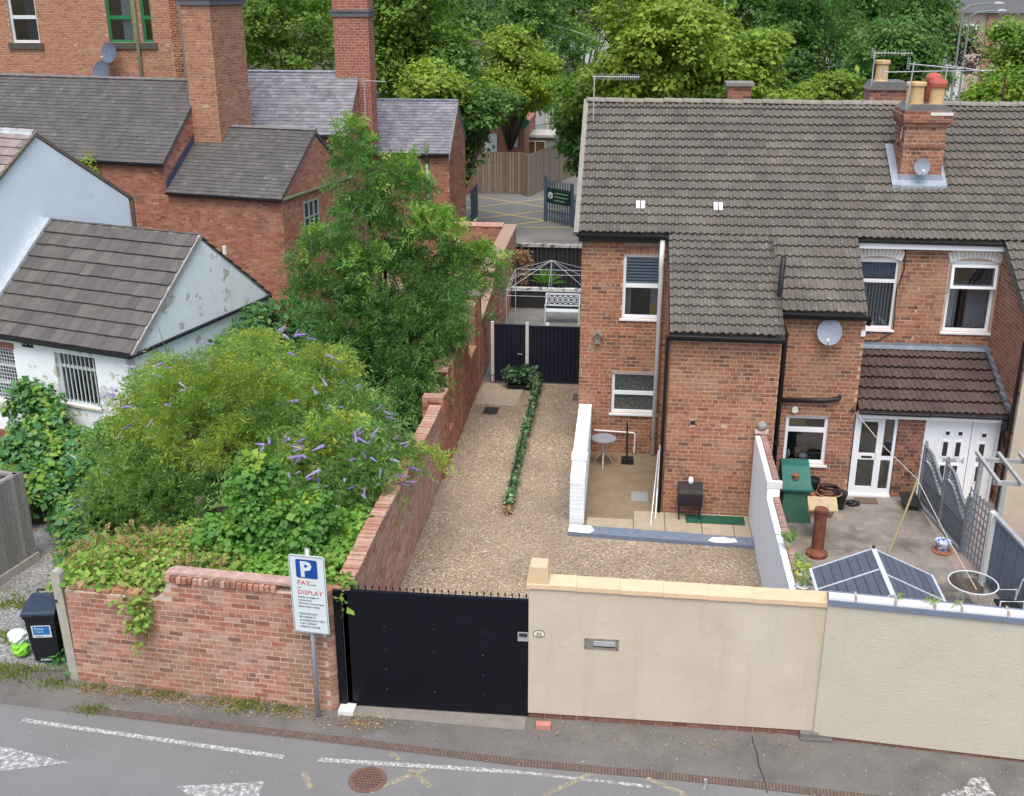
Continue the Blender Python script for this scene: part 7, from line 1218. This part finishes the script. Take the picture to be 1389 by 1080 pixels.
BM = [(-8.5, 14.9, 1.3, .5, .5, .45), (-7.8, 14.8, 1.5, .6, .5, .40), (-7.0, 14.75, 1.55, .6, .5, .42), (-6.3, 14.8, 1.6, .5, .5, .4), (-7.2, 13.96, 1.5, .26, .14, .26), (-7.15, 13.86, 1.15, .20, .10, .24), (-7.75, 14.25, 1.72, .45, .12, .10), (-6.75, 14.15, 1.80, .30, .14, .14), (-8.3, 14.35, 1.66, .3, .12, .12), (-8.9, 15.4, .8, .5, .6, .5), (-8.2, 15.6, 1.2, .7, .6, .5), (-7.3, 15.7, 1.3, .7, .6, .5), (-6.6, 16.2, 1.2, .6, .6, .5), (-8.6, 16.4, .9, .7, .6, .5), (-7.6, 16.6, 1.0, .8, .6, .5)]
crown('leaves', bm, BM, 1050, 16, .17, .085, .062, LEAF_BRAM, inner=.5, droop=.1, up=.45); sprays('seed_heads', bm, [(-8.0, 15.0, 1.75, 1.0, .5, .2), (-7.0, 15.3, 1.85, .9, .5, .2), (-8.3, 16.0, 1.5, .8, .6, .2), (-6.5, 14.6, 1.9, .5, .3, .1)], 330, 4, .12, .05, .03, M('dry_bramble', [(.26, .17, .08), (.30, .21, .10), (.20, .14, .06), (.33, .25, .10)], .9, .2, 5), lift=1.2)
b3 = thing('wall_creeper', 'bright green creeper draped over the wall behind the parking sign', 'creeper', (-4.6, 14.5, 0)); crown('leaves', b3, [(-4.85, 14.4, 1.95, .5, .35, .25), (-4.25, 14.15, 1.95, .28, .2, .22), (-4.02, 14.1, 1.9, .16, .12, .30), (-5.4, 14.5, 1.9, .5, .4, .25), (-4.3, 15.2, 1.95, .2, .5, .12), (-4.3, 16.4, 1.9, .2, .5, .12)], 230, 12, .12, .095, .08, LEAF_BRAM, inner=.4)
ic = thing('cottage_ivy', 'dark green ivy and bramble climbing the foot of the white cottage', 'ivy', (-12.6, 22, 0))
IV = [(-13.35, 22.6, 1.3, .45, .2, .6), (-13.0, 22.3, .8, .6, .4, .6), (-12.3, 21.7, .6, .7, .6, .5), (-13.9, 22.8, .9, .5, .4, .9), (-11.7, 20.8, .75, .8, .7, .5), (-12.8, 21.0, .7, .8, .7, .5), (-10.9, 20.0, .7, .7, .7, .5), (-12.0, 19.6, .6, .8, .7, .5), (-10.6, 18.8, .5, .6, .6, .4), (-13.6, 20.0, .6, .8, .7, .5), (-11.1, 21.7, .9, .5, .4, .5), (-10.4, 20.8, .9, .5, .6, .6), (-9.9, 17.6, .35, .6, .6, .3)]
crown('leaves', ic, IV, 900, 12, .17, .12, .10, LEAF_IVY, inner=.5, up=.35); crown('light_leaves', ic, IV, 420, 11, .15, .11, .09, LEAF_BRAM, inner=.8, up=.5)
el_ = thing('elder_thicket', 'dark green elder thicket between the ash tree and the cottage', 'bush', (-8.2, 26.5, 0)); EL = [(-8.6, 26.8, 1.9, .9, .8, .9), (-7.8, 26.2, 1.5, .8, .8, .8), (-9.0, 25.9, 2.2, .7, .7, .7), (-7.3, 25.2, 1.2, .8, .7, .7), (-8.3, 24.6, 1.2, .8, .8, .8), (-9.2, 24.4, 2.2, .5, .6, .5), (-7.2, 23.4, 1.2, .8, .8, .7), (-6.3, 22.2, 1.2, .8, .8, .7), (-8.2, 22.6, 1.6, .9, .8, .8), (-9.4, 22.8, 1.4, .5, .7, .7), (-5.2, 22.6, .9, .7, .8, .6)]
crown('leaves', el_, EL, 900, 12, .2, .13, .08, LEAF_IVY, inner=.5); crown('light_leaves', el_, EL, 330, 12, .18, .13, .08, LEAF_ASH, inner=.85, up=.5)
wp = thing('wall_scrub', 'light green scrub growing on the ruined wall behind the ash', 'bush', (-4.6, 29.5, 0)); crown('leaves', wp, [(-4.9, 29.5, 1.6, .6, .7, .6), (-4.5, 30.8, 2.1, .5, .6, .5), (-5.3, 31.5, 1.9, .7, .8, .7), (-4.3, 28.0, 2.3, .25, .4, .25), (-5.2, 34.0, 2.0, .8, 1.0, .7), (-3.7, 29.3, 1.75, .12, .25, .12)], 330, 14, .18, .13, .045, LEAF_ASH, inner=.4)
# ground cover, weeds and litter
P = np.c_[rng.uniform(-9.0, -4.3, 2600), rng.uniform(14.3, 31, 2600), np.zeros(2600)]; k = np.repeat(np.arange(2600), 12); n = len(k); Q = P[k] + rng.normal(0, .14, (n, 3)) * (1, 1, .35) + (0, 0, .16); N = nrm(rng.normal(0, .5, (n, 3)) + (0, 0, 1)); D = nrm(np.cross(N, rand_dir(n)))
tag(mkobj('undergrowth', np_mesh('undergrowth', leaf_quads(Q, D, N, rng.uniform(.08, .16, n), rng.uniform(.05, .1, n)), 4, rng.random(n)), LEAF_IVY), 'low green undergrowth covering the wild garden floor', 'undergrowth', kind='stuff')
def tufts(name, spots, label, m, n=40, h=.07, sp=.15, w_=.010, cat='weeds'):
    for i, (x, y, s) in enumerate(spots):
        kk = int(n * s); b0 = np.c_[x + rng.normal(0, sp * s, kk), y + rng.normal(0, sp * s * .45, kk), np.full(kk, .005)]; D = nrm(rng.normal(0, .55, (kk, 3)) + (0, 0, .9)); N = nrm(np.cross(D, rand_dir(kk)))
        o = mkobj(name, np_mesh(name, leaf_quads(b0, D, N, h * s * rng.uniform(.5, 1.3, kk), np.full(kk, w_ * (1 + s))), 4, rng.random(kk)), m); tag(o, label[i], cat, kind='stuff')
tufts('weed_tuft', [(-7.9, 13.42, 1.0), (-5.55, 13.80, 1.6), (-4.95, 13.74, .9), (-6.9, 13.92, 1.1), (-8.15, 13.98, .9), (-7.45, 13.92, .7), (-9.55, 14.2, 1.8), (-8.75, 14.0, 1.2), (-10.1, 15.2, 1.6), (-10.6, 16.2, 1.7)],
      ['small green weed growing in the road edge by the drain end', 'broad mossy weed patch at the foot of the brick wall', 'small mossy weed just left of the sign post', 'yellowing weed at the wall foot under the hanging bramble', 'weed at the wall foot beside the concrete post', 'small dry weed between post and bramble at the wall foot', 'wide grass patch before the wheelie bin and bag', 'grass tuft between bin and concrete post', 'grass patch on the grit path behind the bag', 'green weed along the foot of the boarded enclosure'], GRASS, n=150)
nl = 1500; lx = np.concatenate([rng.uniform(-8.3, -4.3, 1100), rng.normal(-3.75, .22, 250), rng.uniform(-1.2, 3, 150)]); ly = np.concatenate([13.95 - (lx[:1100] + 8.3) * .075 + rng.normal(0, .09, 1100), rng.normal(13.55, .08, 250), rng.normal(13.6, .14, 150)])
P = np.c_[lx, ly, rng.uniform(.008, .03, nl)]; N = nrm(rng.normal(0, .45, (nl, 3)) + (0, 0, 1)); D = nrm(np.cross(N, rand_dir(nl)))
tag(mkobj('leaf_litter', np_mesh('leaf_litter', leaf_quads(P, D, N, rng.uniform(.025, .06, nl), rng.uniform(.015, .035, nl)), 4, rng.random(nl)), DRYLEAF), 'brown leaf litter gathered along the foot of the street wall', 'leaf litter', kind='stuff')
nl = 420; P = np.c_[rng.uniform(-9, 7, nl), rng.uniform(12.0, 13.8, nl), np.full(nl, .012)]; N = nrm(rng.normal(0, .2, (nl, 3)) + (0, 0, 1)); D = nrm(np.cross(N, rand_dir(nl)))
tag(mkobj('road_grit', np_mesh('road_grit', leaf_quads(P, D, N, rng.uniform(.012, .035, nl), rng.uniform(.01, .025, nl)), 4, rng.random(nl)), M('pale_grit', [(.32, .31, .28), (.44, .42, .38), (.27, .25, .21)], .9, .1, 9)), 'scattered pale grit and flecks on the tarmac', 'grit', kind='stuff')

cwd = thing('capping_weeds', 'small weeds rooted along the white capping of the right wall', 'weeds', (4.7, 13.6, 2.4)); crown('leaves', cwd, [(4.35, 13.82, 2.46, .12, .03, .05), (4.7, 13.79, 2.45, .06, .03, .04), (3.95, 13.86, 2.47, .03, .02, .08)], 26, 6, .03, .045, .014, LEAF_BUD)
